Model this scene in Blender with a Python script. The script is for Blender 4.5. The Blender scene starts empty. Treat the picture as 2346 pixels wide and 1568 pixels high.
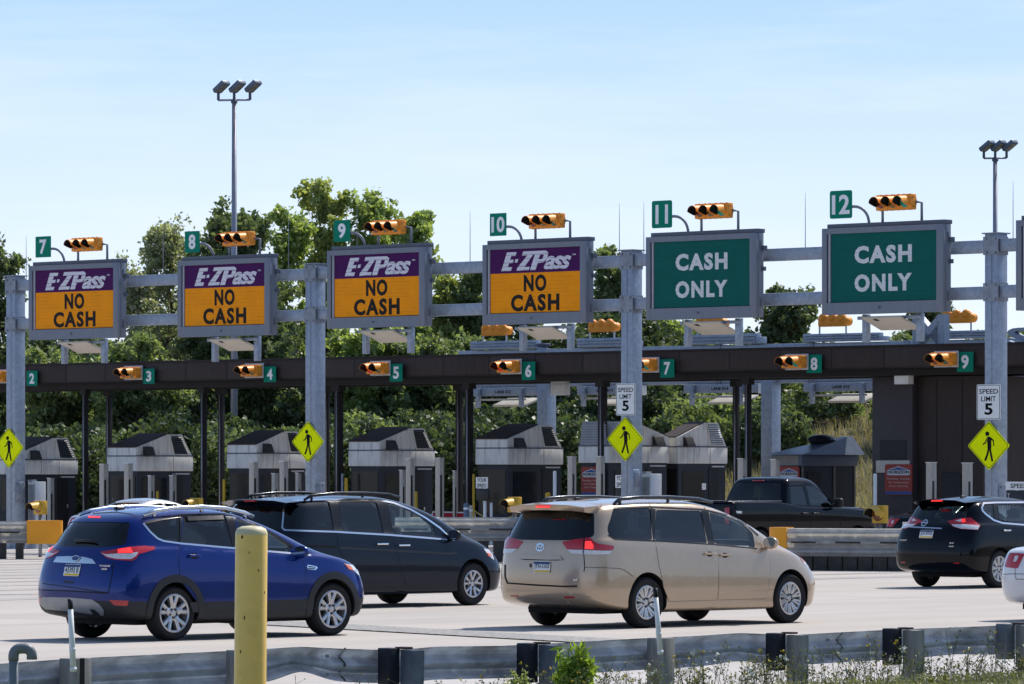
import bpy, bmesh, math, random
import numpy as np
from math import sin, cos, pi, radians
from mathutils import Vector, Matrix
from mathutils.bvhtree import BVHTree
random.seed(11); RNG = np.random.default_rng(11)
SC = bpy.context.scene
COL = SC.collection
# ---- the photograph's measurements: eye height, horizon row, focal length (in columns of a 2346 wide print)
F, HC, HY, CX = 11300.0, 2.15, 1079.0, 1173.0
YAW = radians(47.2)                       # direction the traffic drives, from the x axis
DV = Vector((cos(YAW), sin(YAW), 0)); GV = Vector((sin(YAW), -cos(YAW), 0))
def P(x, y, p): return Vector(((x-CX)/p, F/p, HC+(HY-y)/p))
GO = P(1883, HY, 97.7); GO.z = 0
def GL(x, off=0.0):
    """ground point on the line parallel to the toll plaza, off metres down the road, seen in column x"""
    o = GO + DV*off; rx = (x-CX)/F
    # o + s*GV = t*(rx,1)
    s = (rx*o.y - o.x)/(GV.x - rx*GV.y)
    q = o + GV*s
    return q, F/q.y
def GS(x, off=0.0):
    q, p = GL(x, off); return (q-GO).dot(GV)
def ZY(y, p): return HC+(HY-y)/p

# ---------------------------------------------------------------- object helpers
def finish(bm, angle=38):
    a = radians(angle)
    for f in bm.faces: f.smooth = True
    for e in bm.edges:
        if len(e.link_faces) == 2:
            e.smooth = e.calc_face_angle(0.0) < a
        else: e.smooth = False
def obj(name, bm, m, parent=None, angle=38, smooth=True):
    if smooth: finish(bm, angle)
    me = bpy.data.meshes.new(name); bm.to_mesh(me); bm.free()
    for x in (m if isinstance(m, (list, tuple)) else [m]): me.materials.append(x)
    o = bpy.data.objects.new(name, me); COL.objects.link(o); o.parent = parent
    return o
def tag(o, label=None, cat=None, group=None, kind=None):
    if label: o['label'] = label
    if cat: o['category'] = cat
    if group: o['group'] = group
    if kind: o['kind'] = kind
    return o
def thing(name, label, cat, loc=(0,0,0), rz=0.0, group=None):
    o = bpy.data.objects.new(name, None); COL.objects.link(o)
    o.location = loc; o.rotation_euler = (0,0,rz); o.empty_display_size = .2
    return tag(o, label, cat, group)
def sub(name, parent, loc=(0,0,0), rot=(0,0,0)):
    o = bpy.data.objects.new(name, None); COL.objects.link(o); o.parent = parent
    o.location = loc; o.rotation_euler = rot; o.empty_display_size = .1
    return o
def dup(o, parent=None):
    c = o.copy(); COL.objects.link(c); c.parent = parent
    for ch in o.children: dup(ch, c)
    return c
B = bmesh.new
def box(bm, x0, x1, y0, y1, z0, z1, bev=0.0, mi=0, M4=None):
    r = bmesh.ops.create_cube(bm, size=1.0, matrix=Matrix.Translation(((x0+x1)/2,(y0+y1)/2,(z0+z1)/2)) @ Matrix.Diagonal((x1-x0,y1-y0,z1-z0,1)))
    vs = r['verts']; fs = {f for v in vs for f in v.link_faces}
    for f in fs: f.material_index = mi
    if bev > 0:
        es = {e for v in vs for e in v.link_edges}
        rr = bmesh.ops.bevel(bm, geom=list(es), offset=bev, segments=2, affect='EDGES', profile=.5)
        vs = list({v for f in rr['faces'] for v in f.verts} | {v for v in vs if v.is_valid})
    if M4 is not None: bmesh.ops.transform(bm, matrix=M4, verts=[v for v in vs if v.is_valid])
    return bm
def tube(bm, pts, r, n=8, cap=True, mi=0):
    pts = [Vector(p) for p in pts]; rs = r if isinstance(r, (list, tuple)) else [r]*len(pts)
    rings = []
    up0 = None
    for i, p in enumerate(pts):
        t = (pts[min(i+1, len(pts)-1)] - pts[max(i-1, 0)]).normalized()
        if up0 is None: up0 = Vector((0,0,1)) if abs(t.z) < .9 else Vector((1,0,0))
        a = t.cross(up0); a = a.normalized() if a.length > 1e-6 else t.orthogonal().normalized()
        b = a.cross(t).normalized(); up0 = b
        rings.append([bm.verts.new(p + (a*cos(2*pi*k/n) + b*sin(2*pi*k/n))*rs[i]) for k in range(n)])
    for i in range(len(rings)-1):
        for k in range(n):
            f = bm.faces.new((rings[i][k], rings[i][(k+1)%n], rings[i+1][(k+1)%n], rings[i+1][k])); f.material_index = mi
    if cap:
        bm.faces.new(rings[0][::-1]).material_index = mi; bm.faces.new(rings[-1]).material_index = mi
    return bm
def lathe(bm, prof, n=24, M4=None, closed=False, mi=0):
    """prof: (radius, height) list, spun about z"""
    rings = []
    for (r, h) in prof:
        if r < 1e-6: rings.append([bm.verts.new((0,0,h))])
        else: rings.append([bm.verts.new((r*cos(2*pi*k/n), r*sin(2*pi*k/n), h)) for k in range(n)])
    pr = list(zip(rings, rings[1:])) + ([(rings[-1], rings[0])] if closed else [])
    for a, b in pr:
        for k in range(n):
            if len(a) == 1 and len(b) == 1: continue
            if len(a) == 1: f = bm.faces.new((a[0], b[(k+1)%n], b[k]))
            elif len(b) == 1: f = bm.faces.new((a[k], a[(k+1)%n], b[0]))
            else: f = bm.faces.new((a[k], a[(k+1)%n], b[(k+1)%n], b[k]))
            f.material_index = mi
    if M4 is not None: bmesh.ops.transform(bm, matrix=M4, verts=[v for r in rings for v in r])
    return bm
def prism(bm, pts, vec, mi=0):
    """closed polygon of 3d points pushed along vec"""
    v0 = [bm.verts.new(p) for p in pts]; v1 = [bm.verts.new(Vector(p)+Vector(vec)) for p in pts]
    n = len(pts); fs = [bm.faces.new(v0), bm.faces.new(v1[::-1])]
    for i in range(n): fs.append(bm.faces.new((v0[i], v1[i], v1[(i+1)%n], v0[(i+1)%n])))
    for f in fs: f.material_index = mi
    bmesh.ops.recalc_face_normals(bm, faces=fs)
    return bm
FACE = Matrix(((0,0,-1,0),(-1,0,0,0),(0,1,0,0),(0,0,0,1)))      # text plane -> faces local -x, reads towards local -y
def text(bm, s, cx, cz, w, h, x=0.0, thick=.004, bold=0.0, shear=0.0, M4=None, mi=0, space=1.0):
    """lettering fitted into w x h around (u=cx, z=cz) on the plane local x = const, u runs to the reader's right"""
    c = bpy.data.curves.new('lettering', 'FONT'); c.body = s; c.size = 1; c.offset = bold; c.shear = shear; c.space_character = space
    c.extrude = .01; c.resolution_u = 3; c.align_x = 'CENTER'
    o = bpy.data.objects.new('lettering', c); COL.objects.link(o)
    dg = bpy.context.evaluated_depsgraph_get(); me = bpy.data.meshes.new_from_object(o.evaluated_get(dg))
    bpy.data.objects.remove(o); bpy.data.curves.remove(c)
    n = len(me.vertices); co = np.empty(n*3); me.vertices.foreach_get('co', co); co = co.reshape(-1, 3)
    lo, hi = co.min(0), co.max(0); sc = np.array([w/(hi[0]-lo[0]), h/(hi[1]-lo[1]), thick/.02])
    co = (co - np.array([(lo[0]+hi[0])/2, (lo[1]+hi[1])/2, -.01]))*sc
    me.vertices.foreach_set('co', co.reshape(-1)); 
    T = (M4 if M4 is not None else Matrix.Identity(4)) @ Matrix.Translation((x, -cx, cz)) @ FACE
    me.transform(T)
    k0 = len(bm.faces); bm.from_mesh(me); bpy.data.meshes.remove(me)
    bm.faces.ensure_lookup_table()
    for f in bm.faces[k0:]: f.material_index = mi
    return bm
def flat(bm, pts, x, thick=.004, M4=None, mi=0):
    """flat polygon in (u, z) on the plane local x, a few mm thick, towards the reader"""
    q = [Vector((x, -u, z)) for u, z in pts]
    if M4 is not None: q = [M4 @ v for v in q]; vec = M4.to_3x3() @ Vector((-thick,0,0))
    else: vec = Vector((-thick,0,0))
    return prism(bm, q, vec, mi)
def rrect(w, h, r, cx=0, cz=0, n=4):
    pts = []
    for (sx, sz, a0) in ((1,1,0),(-1,1,90),(-1,-1,180),(1,-1,270)):
        for k in range(n+1):
            a = radians(a0+90*k/n); pts.append((cx+sx*(w/2-r)+r*cos(a), cz+sz*(h/2-r)+r*sin(a)))
    return pts
def ring2(bm, outer, inner, x, thick=.004, mi=0):
    """frame between two outlines of equal point count, on plane local x"""
    n = len(outer)
    def v(q, dx): return bm.verts.new((x-dx, -q[0], q[1]))
    o0 = [v(q, thick) for q in outer]; i0 = [v(q, thick) for q in inner]; o1 = [v(q, 0) for q in outer]; i1 = [v(q, 0) for q in inner]
    fs = []
    for k in range(n):
        l = (k+1) % n
        fs += [bm.faces.new((o0[k],o0[l],i0[l],i0[k])), bm.faces.new((o1[k],i1[k],i1[l],o1[l])),
               bm.faces.new((o0[k],o1[k],o1[l],o0[l])), bm.faces.new((i0[k],i0[l],i1[l],i1[k]))]
    for f in fs: f.material_index = mi
    bmesh.ops.recalc_face_normals(bm, faces=fs)
    return bm

# ---------------------------------------------------------------- materials
MATS = {}
def M(name, col, rough=.5, metal=0.0, var=.12, scale=5.0, spec=.28, coat=0.0, bump=0.0, bscale=60.0, streak=False, dirt=None, dscale=1.5, damt=.5, stretch=(1,1,1), detail=5.0, rz=None):
    if name in MATS: return MATS[name]
    m = bpy.data.materials.new(name); m.use_nodes = True; nt = m.node_tree; N = nt.nodes; L = nt.links
    b = N['Principled BSDF']; b.inputs['Roughness'].default_value = rough; b.inputs['Metallic'].default_value = metal
    b.inputs['Specular IOR Level'].default_value = spec; b.inputs['Coat Weight'].default_value = coat; b.inputs['Coat Roughness'].default_value = .03
    tc = N.new('ShaderNodeTexCoord'); mp = N.new('ShaderNodeMapping'); L.new(tc.outputs['Object'], mp.inputs['Vector'])
    mp.inputs['Scale'].default_value = (4,4,.5) if streak else stretch
    if rz is not None: mp.vector_type = 'TEXTURE'; mp.inputs['Rotation'].default_value = (0,0,rz)
    no = N.new('ShaderNodeTexNoise'); no.inputs['Scale'].default_value = scale; no.inputs['Detail'].default_value = detail; no.inputs['Roughness'].default_value = .6
    L.new(mp.outputs['Vector'], no.inputs['Vector'])
    mx = N.new('ShaderNodeMix'); mx.data_type = 'RGBA'
    lo = tuple(max(0, c*(1-var)) for c in col[:3])+(1,); hi = tuple(min(1, c*(1+var)) for c in col[:3])+(1,)
    mr = N.new('ShaderNodeMapRange'); mr.inputs['From Min'].default_value = .32; mr.inputs['From Max'].default_value = .68
    L.new(no.outputs['Fac'], mr.inputs['Value']); L.new(mr.outputs['Result'], mx.inputs['Factor'])
    mx.inputs['A'].default_value = lo; mx.inputs['B'].default_value = hi
    out = mx.outputs['Result']
    if dirt is not None:
        n2 = N.new('ShaderNodeTexNoise'); n2.inputs['Scale'].default_value = dscale; n2.inputs['Detail'].default_value = 8; n2.inputs['Roughness'].default_value = .7
        mp2 = N.new('ShaderNodeMapping'); mp2.inputs['Scale'].default_value = (2.6,2.6,.5) if streak else stretch; mp2.vector_type = mp.vector_type; mp2.inputs['Rotation'].default_value = mp.inputs['Rotation'].default_value; L.new(tc.outputs['Object'], mp2.inputs['Vector']); L.new(mp2.outputs['Vector'], n2.inputs['Vector'])
        r2 = N.new('ShaderNodeMapRange'); r2.inputs['From Min'].default_value = .50; r2.inputs['From Max'].default_value = .72; r2.inputs['To Max'].default_value = damt
        L.new(n2.outputs['Fac'], r2.inputs['Value'])
        m2 = N.new('ShaderNodeMix'); m2.data_type = 'RGBA'; L.new(r2.outputs['Result'], m2.inputs['Factor']); L.new(out, m2.inputs['A']); m2.inputs['B'].default_value = tuple(dirt[:3])+(1,)
        out = m2.outputs['Result']
    L.new(out, b.inputs['Base Color'])
    rr = N.new('ShaderNodeMapRange'); rr.inputs['To Min'].default_value = max(0, rough-.08); rr.inputs['To Max'].default_value = min(1, rough+.08)
    L.new(no.outputs['Fac'], rr.inputs['Value']); L.new(rr.outputs['Result'], b.inputs['Roughness'])
    if bump > 0:
        nb = N.new('ShaderNodeTexNoise'); nb.inputs['Scale'].default_value = bscale; nb.inputs['Detail'].default_value = 4; L.new(mp.outputs['Vector'], nb.inputs['Vector'])
        bu = N.new('ShaderNodeBump'); bu.inputs['Strength'].default_value = bump; bu.inputs['Distance'].default_value = .02; L.new(nb.outputs['Fac'], bu.inputs['Height']); L.new(bu.outputs['Normal'], b.inputs['Normal'])
    MATS[name] = m; return m
def glass(name, tint, rough=.01, refl=(1,1,1), ior=1.45):
    if name in MATS: return MATS[name]
    m = bpy.data.materials.new(name); m.use_nodes = True; nt = m.node_tree; N = nt.nodes; L = nt.links
    N.remove(N['Principled BSDF'])
    t = N.new('ShaderNodeBsdfTransparent'); t.inputs['Color'].default_value = tuple(tint)+(1,)
    g = N.new('ShaderNodeBsdfGlossy'); g.inputs['Roughness'].default_value = rough; g.inputs['Color'].default_value = tuple(refl)+(1,)
    lw = N.new('ShaderNodeLayerWeight'); lw.inputs['Blend'].default_value = .5
    pw = N.new('ShaderNodeMath'); pw.operation = 'POWER'; pw.inputs[1].default_value = 4.0; L.new(lw.outputs['Facing'], pw.inputs[0])
    fr = N.new('ShaderNodeMath'); fr.operation = 'MULTIPLY_ADD'; fr.inputs[1].default_value = .9; fr.inputs[2].default_value = .05; L.new(pw.outputs[0], fr.inputs[0])
    mx = N.new('ShaderNodeMixShader'); L.new(fr.outputs[0], mx.inputs['Fac']); L.new(t.outputs['BSDF'], mx.inputs[1]); L.new(g.outputs['BSDF'], mx.inputs[2])
    L.new(mx.outputs['Shader'], N['Material Output'].inputs['Surface'])
    MATS[name] = m; return m
def lamp(name, col, strength):
    if name in MATS: return MATS[name]
    m = bpy.data.materials.new(name); m.use_nodes = True; b = m.node_tree.nodes['Principled BSDF']
    b.inputs['Base Color'].default_value = tuple(col)+(1,); b.inputs['Emission Color'].default_value = tuple(col)+(1,); b.inputs['Emission Strength'].default_value = strength; b.inputs['Roughness'].default_value = .25
    MATS[name] = m; return m
def paint(name, col, metal=.35, rough=.32, coat=1.0, var=.03, spec=.4):
    return M(name, col, rough=rough, metal=metal, var=var, scale=3, coat=coat, spec=spec)
def slatted(name, col, line, pitch=.085, amt=.7, rough=.42, thick=.10):
    """sign face made of horizontal slats: thin joints between them, unevenly open"""
    if name in MATS: return MATS[name]
    m = M(name, col, rough=rough, var=.05, scale=2.5, spec=.1)
    nt = m.node_tree; N = nt.nodes; L = nt.links; b = N['Principled BSDF']
    src = b.inputs['Base Color'].links[0].from_socket
    tc = N.new('ShaderNodeTexCoord'); sp = N.new('ShaderNodeSeparateXYZ'); L.new(tc.outputs['Object'], sp.inputs['Vector'])
    d = N.new('ShaderNodeMath'); d.operation = 'DIVIDE'; d.inputs[1].default_value = pitch; L.new(sp.outputs['Z'], d.inputs[0])
    fr = N.new('ShaderNodeMath'); fr.operation = 'FRACT'; L.new(d.outputs[0], fr.inputs[0])
    lt = N.new('ShaderNodeMath'); lt.operation = 'LESS_THAN'; lt.inputs[1].default_value = thick; L.new(fr.outputs[0], lt.inputs[0])
    fl = N.new('ShaderNodeMath'); fl.operation = 'FLOOR'; L.new(d.outputs[0], fl.inputs[0])
    cb = N.new('ShaderNodeCombineXYZ'); L.new(fl.outputs[0], cb.inputs['Z']); ys = N.new('ShaderNodeMath'); ys.operation = 'MULTIPLY'; ys.inputs[1].default_value = 1.3; L.new(sp.outputs['Y'], ys.inputs[0]); L.new(ys.outputs[0], cb.inputs['Y'])
    no = N.new('ShaderNodeTexNoise'); no.inputs['Scale'].default_value = 1.7; no.inputs['Detail'].default_value = 2; L.new(cb.outputs['Vector'], no.inputs['Vector'])
    mr = N.new('ShaderNodeMapRange'); mr.inputs['From Min'].default_value = .42; mr.inputs['From Max'].default_value = .62; L.new(no.outputs['Fac'], mr.inputs['Value'])
    mu = N.new('ShaderNodeMath'); mu.operation = 'MULTIPLY'; L.new(lt.outputs[0], mu.inputs[0]); L.new(mr.outputs['Result'], mu.inputs[1])
    m3 = N.new('ShaderNodeMath'); m3.operation = 'MULTIPLY'; m3.inputs[1].default_value = amt; L.new(mu.outputs[0], m3.inputs[0])
    mx = N.new('ShaderNodeMix'); mx.data_type = 'RGBA'; L.new(m3.outputs[0], mx.inputs['Factor']); L.new(src, mx.inputs['A']); mx.inputs['B'].default_value = tuple(line)+(1,)
    L.new(mx.outputs['Result'], b.inputs['Base Color'])
    return m
def leafmat(name, col, col2, trans=.35):
    if name in MATS: return MATS[name]
    m = bpy.data.materials.new(name); m.use_nodes = True; nt = m.node_tree; N = nt.nodes; L = nt.links; N.remove(N['Principled BSDF'])
    ge = N.new('ShaderNodeNewGeometry'); tc = N.new('ShaderNodeTexCoord'); no = N.new('ShaderNodeTexNoise'); no.inputs['Scale'].default_value = .35; no.inputs['Detail'].default_value = 3
    L.new(tc.outputs['Object'], no.inputs['Vector'])
    ad = N.new('ShaderNodeMath'); ad.operation = 'ADD'; ml = N.new('ShaderNodeMath'); ml.operation = 'MULTIPLY'; ml.inputs[1].default_value = .55
    L.new(ge.outputs['Random Per Island'], ml.inputs[0]); 
    mr = N.new('ShaderNodeMapRange'); mr.inputs['From Min'].default_value = .35; mr.inputs['From Max'].default_value = .65; mr.inputs['To Max'].default_value = .5; L.new(no.outputs['Fac'], mr.inputs['Value'])
    L.new(ml.outputs[0], ad.inputs[0]); L.new(mr.outputs['Result'], ad.inputs[1])
    mx = N.new('ShaderNodeMix'); mx.data_type = 'RGBA'; L.new(ad.outputs[0], mx.inputs['Factor']); mx.inputs['A'].default_value = tuple(col)+(1,); mx.inputs['B'].default_value = tuple(col2)+(1,)
    p = N.new('ShaderNodeBsdfPrincipled'); p.inputs['Roughness'].default_value = .45; p.inputs['Specular IOR Level'].default_value = .4; L.new(mx.outputs['Result'], p.inputs['Base Color'])
    t = N.new('ShaderNodeBsdfTranslucent'); hs = N.new('ShaderNodeMix'); hs.data_type = 'RGBA'; hs.blend_type = 'MULTIPLY'; hs.inputs['Factor'].default_value = 1; L.new(mx.outputs['Result'], hs.inputs['A']); hs.inputs['B'].default_value = (1.35,1.4,.7,1); L.new(hs.outputs['Result'], t.inputs['Color'])
    ms = N.new('ShaderNodeMixShader'); ms.inputs['Fac'].default_value = trans; L.new(p.outputs['BSDF'], ms.inputs[1]); L.new(t.outputs['BSDF'], ms.inputs[2])
    L.new(ms.outputs['Shader'], N['Material Output'].inputs['Surface'])
    MATS[name] = m; return m

STEEL = M('galvanised', (.29,.335,.41), rough=.45, metal=.4, var=.16, scale=9, dirt=(.22,.24,.28), dscale=3, damt=.5, streak=False, bump=.05, bscale=120)
STEELD = M('galvanised_plate', (.24,.265,.31), rough=.45, metal=.5, var=.2, scale=7, dirt=(.1,.09,.09), dscale=5, damt=.5)
GREY = M('grey_paint', (.185,.205,.25), rough=.5, metal=.1, var=.06, scale=2, dirt=(.14,.155,.19), dscale=2, damt=.35, streak=True)
GREYD = M('grey_paint_dark', (.10,.115,.15), rough=.5, metal=.1, var=.08, scale=2)
BLACK = M('black_plastic', (.012,.012,.014), rough=.45, var=.1)
RUBBER = M('rubber', (.012,.012,.013), rough=.75, var=.25, scale=12)
ALU = M('aluminium', (.55,.56,.58), rough=.3, metal=.85, var=.05)
CHROME = M('chrome', (.75,.76,.78), rough=.08, metal=1.0, var=.02)
WHITE = M('white_paint', (.78,.79,.78), rough=.45, var=.05)
SIGNAL = M('signal_yellow', (.85,.30,.03), rough=.45, var=.1, scale=6, dirt=(.4,.15,.03), dscale=4, damt=.4)
GREEN = M('sign_green', (.001,.20,.13), rough=.55, spec=.1, var=.05, scale=2)
LETTER = M('sign_white', (.80,.81,.84), rough=.4, var=.05)
INK = M('sign_black', (.008,.008,.009), rough=.6, spec=.1, var=.1)
FLUO = M('fluorescent_yellow', (.86,.95,.0), rough=.55, spec=.08, var=.04, scale=3)
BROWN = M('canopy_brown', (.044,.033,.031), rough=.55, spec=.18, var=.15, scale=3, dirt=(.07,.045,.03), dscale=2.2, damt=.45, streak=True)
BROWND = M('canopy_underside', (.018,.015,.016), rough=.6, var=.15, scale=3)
# ================================================================ cars
def lerp_k(k, x):
    if isinstance(k, (int, float)): return k
    if x <= k[0][0]: return k[0][1]
    for (a, b), (c, d) in zip(k, k[1:]):
        if x <= c: return b+(d-b)*(x-a)/(c-a)
    return k[-1][1]
def ring_half(xr, xf, w, cr, cf, zk, n=7):
    h = [(xr,0),(xr+.04*cr,.45*w),(xr+.17*cr,.74*w),(xr+.48*cr,.935*w),(xr+cr,w)]
    a, b = xr+cr, xf-cf
    h += [(a+(b-a)*i/(n+1), w) for i in range(1, n+1)]
    h += [(xf-cf,w),(xf-.48*cf,.935*w),(xf-.17*cf,.74*w),(xf-.04*cf,.45*w),(xf,0)]
    return [(x, y, lerp_k(zk, x)) for x, y in h]
def loft(rings, mats=None):
    bm = B(); rows = []
    for r in rings:
        h = ring_half(*r[:6]); n = len(h)
        full = [bm.verts.new(q) for q in h] + [bm.verts.new((x,-y,z)) for x,y,z in h[-2:0:-1]]
        rows.append(full)
    m = len(rows[0])
    for k in range(len(rows)-1):
        a, b = rows[k], rows[k+1]
        for i in range(m):
            f = bm.faces.new((a[(i+1)%m], a[i], b[i], b[(i+1)%m]))
            if mats: f.material_index = mats[k]
    for row, flip in ((rows[0], False), (rows[-1], True)):
        n = m//2
        for i in range(n):
            q = [row[i], row[i+1], row[m-i-1], row[(m-i)%m]]
            u = []
            for v in q:
                if v not in u: u.append(v)
            f = bm.faces.new(u if not flip else u[::-1])
            if mats: f.material_index = mats[0] if not flip else mats[-1]
    bmesh.ops.recalc_face_normals(bm, faces=bm.faces)
    return bm
def subdivided(bm, lv):
    me = bpy.data.meshes.new('t'); bm.to_mesh(me); bm.free()
    o = bpy.data.objects.new('t', me); COL.objects.link(o)
    if lv:
        s = o.modifiers.new('s','SUBSURF'); s.levels = lv; s.render_levels = lv
    return o
def bake(o):
    dg = bpy.context.evaluated_depsgraph_get(); me = bpy.data.meshes.new_from_object(o.evaluated_get(dg)); return me
def cut(o, bm, mat, hole=False):
    me = bpy.data.meshes.new('c'); bmesh.ops.recalc_face_normals(bm, faces=bm.faces); bm.to_mesh(me); bm.free(); me.materials.append(mat)
    c = bpy.data.objects.new('c', me); COL.objects.link(c)
    md = o.modifiers.new('b','BOOLEAN'); md.operation = 'DIFFERENCE'; md.solver = 'EXACT'; md.object = c
    try: md.material_mode = 'TRANSFER'
    except Exception: pass
    r = bake(o); o.modifiers.clear(); old = o.data; o.data = r
    bpy.data.objects.remove(c)
    return o
def densify(bm, ml):
    for it in range(7):
        bmesh.ops.triangulate(bm, faces=[f for f in bm.faces if len(f.verts) > 4])
        es = [e for e in bm.edges if e.calc_length() > ml]
        if not es: break
        bmesh.ops.subdivide_edges(bm, edges=es, cuts=1, use_grid_fill=True)
    bmesh.ops.triangulate(bm, faces=[f for f in bm.faces if len(f.verts) > 4])
def shape2(faces):
    """list of 2d polygons -> bmesh in the x,z plane"""
    bm = B()
    for poly in faces:
        bm.faces.new([bm.verts.new((s,0,z)) for s, z in poly])
    bmesh.ops.remove_doubles(bm, verts=bm.verts, dist=1e-4)
    return bm
def ribbon(pts, w, closed=False):
    P2 = [Vector(p) for p in pts]; n = len(P2); L_, R_ = [], []
    for i, p in enumerate(P2):
        a = P2[(i-1)%n] if (closed or i > 0) else None; b = P2[(i+1)%n] if (closed or i < n-1) else None
        t1 = (p-a).normalized() if a is not None else None; t2 = (b-p).normalized() if b is not None else None
        t = ((t1 or t2)+(t2 or t1)).normalized(); nn = Vector((-t.y, t.x))
        k = 1.0
        if t1 is not None and t2 is not None: k = min(1.8, 1/max(.4, nn.dot(Vector((-t1.y,t1.x)))))
        L_.append(p+nn*w/2*k); R_.append(p-nn*w/2*k)
    rng = range(n if closed else n-1)
    return [[L_[i], L_[(i+1)%n], R_[(i+1)%n], R_[i]] for i in rng]
def smoothpoly(pts, r=.25, n=3):
    """round every corner of a polygon a little"""
    out = []; m = len(pts)
    for i in range(m):
        a, b, c = Vector(pts[i-1]), Vector(pts[i]), Vector(pts[(i+1)%m])
        da, dc = (a-b), (c-b); k = min(r, da.length*.45, dc.length*.45)
        p0 = b+da.normalized()*k; p1 = b+dc.normalized()*k
        for j in range(n+1):
            t = j/n; out.append(tuple((1-t)**2*p0+2*t*(1-t)*b+t*t*p1))
    return out
class Car:
    def __init__(s, name, label, rings, paintm, anchor, img, yaw=YAW, cat='car', wheel=None, lv=2, mats=None, extra=None, group=None, lower=None):
        """anchor: local (x, y) of a ground point seen at image column img[0] with scale img[1]"""
        s.rings = rings; s.paint = paintm
        q = P(img[0], HY, img[1]); q.z = 0
        R = Matrix.Rotation(yaw, 4, 'Z'); off = R @ Vector((anchor[0], anchor[1], 0))
        s.root = thing(name, label, cat, (q.x-off.x, q.y-off.y, img[2] if len(img) > 2 else 0), yaw, group)
        s.Mw = Matrix.Translation(s.root.location) @ R; s.Mi = s.Mw.inverted()
        s.body = subdivided(loft(rings, mats), lv)
        me = bake(s.body); s.body.modifiers.clear(); s.body.data = me
        s.body.name = 'body'
        s.mats = [paintm] + ([lower] if lower else [])
        for x in s.mats: s.body.data.materials.append(x)
        bm = B(); bm.from_mesh(s.body.data); s.bvh = BVHTree.FromBMesh(bm); bm.free()
        s.eye = s.Mi @ Vector((0,0,HC))
    def trace(s, pts, plane='side', ydef=None):
        """photo points (2346-wide columns/rows) -> local 2d coordinates on the body"""
        out = []
        for x, y in pts:
            d = (s.Mi.to_3x3() @ Vector(((x-CX)/F, 1, (HY-y)/F))).normalized()
            h = s.bvh.ray_cast(s.eye, d)
            if h[0] is None:
                # the line of sight just misses: take the body point it passes closest to
                t0 = (Vector((2.2,0,1)) - s.eye).dot(d)
                h = min((s.bvh.find_nearest(s.eye + d*(t0+k*.12)) for k in range(-24, 25)), key=lambda r: r[3])
            q = h[0]
            out.append((q.x, q.z) if plane == 'side' else ((-q.y, q.z) if plane == 'rear' else q.copy()))
        return out
    def patch(s, faces, dr, off=.003, ml=.09, thick=.01):
        bm = shape2(faces); densify(bm, ml)
        dr = Vector(dr).normalized(); rt = Vector((dr.y, -dr.x, 0))
        dead = []; nor = {}
        for v in bm.verts:
            o = rt*v.co.x + Vector((0,0,v.co.z)) - dr*7
            h = s.bvh.ray_cast(o, dr)
            if h[0] is None: dead.append(v); continue
            nn = h[1]
            if nn.dot(dr) > 0: nn = -nn
            v.co = h[0]+nn*off; nor[v] = nn
        if dead: bmesh.ops.delete(bm, geom=dead, context='VERTS')
        for f in bm.faces:
            f.normal_update()
            if f.normal.dot(dr) > 0: f.normal_flip()
        if thick:
            be = [e for e in bm.edges if e.is_boundary]
            r = bmesh.ops.extrude_edge_only(bm, edges=be)
            for v in [g for g in r['geom'] if isinstance(g, bmesh.types.BMVert)]:
                o_ = min((w for e in v.link_edges for w in e.verts if w is not v and w in nor), key=lambda w: (w.co-v.co).length, default=None)
                v.co -= (nor[o_] if o_ is not None else -dr)*thick
        return bm
    def view_patch(s, pts, **k):
        """patch from photo points, laid along the line of sight onto the body"""
        c = s.Mi @ P(sum(p[0] for p in pts)/len(pts), HY, F/ (s.root.location.y+1)); dr = (c - s.eye); dr.z = 0; dr.normalize()
        rt = Vector((dr.y, -dr.x, 0)); q3 = s.trace(pts, '3d')
        return [(q.dot(rt), q.z) for q in q3], dr
    def add(s, name, bm, m, parent=None, both=False, angle=50):
        o = obj(name, bm, m, parent or s.root, angle)
        if both:
            b2 = B(); b2.from_mesh(o.data)
            for v in b2.verts: v.co.y *= -1
            bmesh.ops.reverse_faces(b2, faces=b2.faces)
            obj(name, b2, m, parent or s.root, angle)
        return o
    def side(s, name, poly, m, off=.003, both=False, parent=None, ml=.12, thick=.008, faces=None):
        return s.add(name, s.patch(faces or [poly], (0,1,0), off, ml, thick), m, parent, both)
    def rear(s, name, poly, m, off=.003, parent=None, ml=.1, thick=.008, faces=None):
        return s.add(name, s.patch(faces or [poly], (1,0,0), off, ml, thick), m, parent)
    def front(s, name, poly, m, off=.003, ml=.12, thick=.008):
        return s.add(name, s.patch([poly], (-1,0,0), off, ml, thick), m)
    def look(s, name, pts, m, off=.004, both=False, parent=None, ml=.05, thick=.012):
        """part traced in the photo"""
        poly, dr = s.view_patch(pts)
        return s.add(name, s.patch([poly], dr, off, ml, thick), m, parent, both)
    def line(s, name, pts, w, m, off=.002, closed=False, parent=None):
        poly, dr = s.view_patch(pts)
        return s.add(name, s.patch(ribbon(poly, w, closed), dr, off, .06, 0), m, parent)
    def hollow(s, base, shrink=.07, zf=.72, xd=.3, gh=7, arches=()):
        """cut the wheel arches, the cabin, then the window openings"""
        r = s.rings; b = r[gh]
        inner = [(b[0]+.22, b[1]-xd, b[2]-.12, b[3], b[4], zf), (b[0]+.16, b[1]-xd, b[2]-.09, b[3], b[4], zf+.2)]
        for q in r[gh:]:
            top = q is r[-1] or q is r[-2] or q is r[-3]
            zk = q[5] if isinstance(q[5], list) else [(0, q[5])]
            inner.append((q[0]+.12, q[1]-(.16 if not top else .05), q[2]-shrink, q[3], q[4], [(x, z-(.055 if top else 0)) for x, z in zk]))
        return inner
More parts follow.
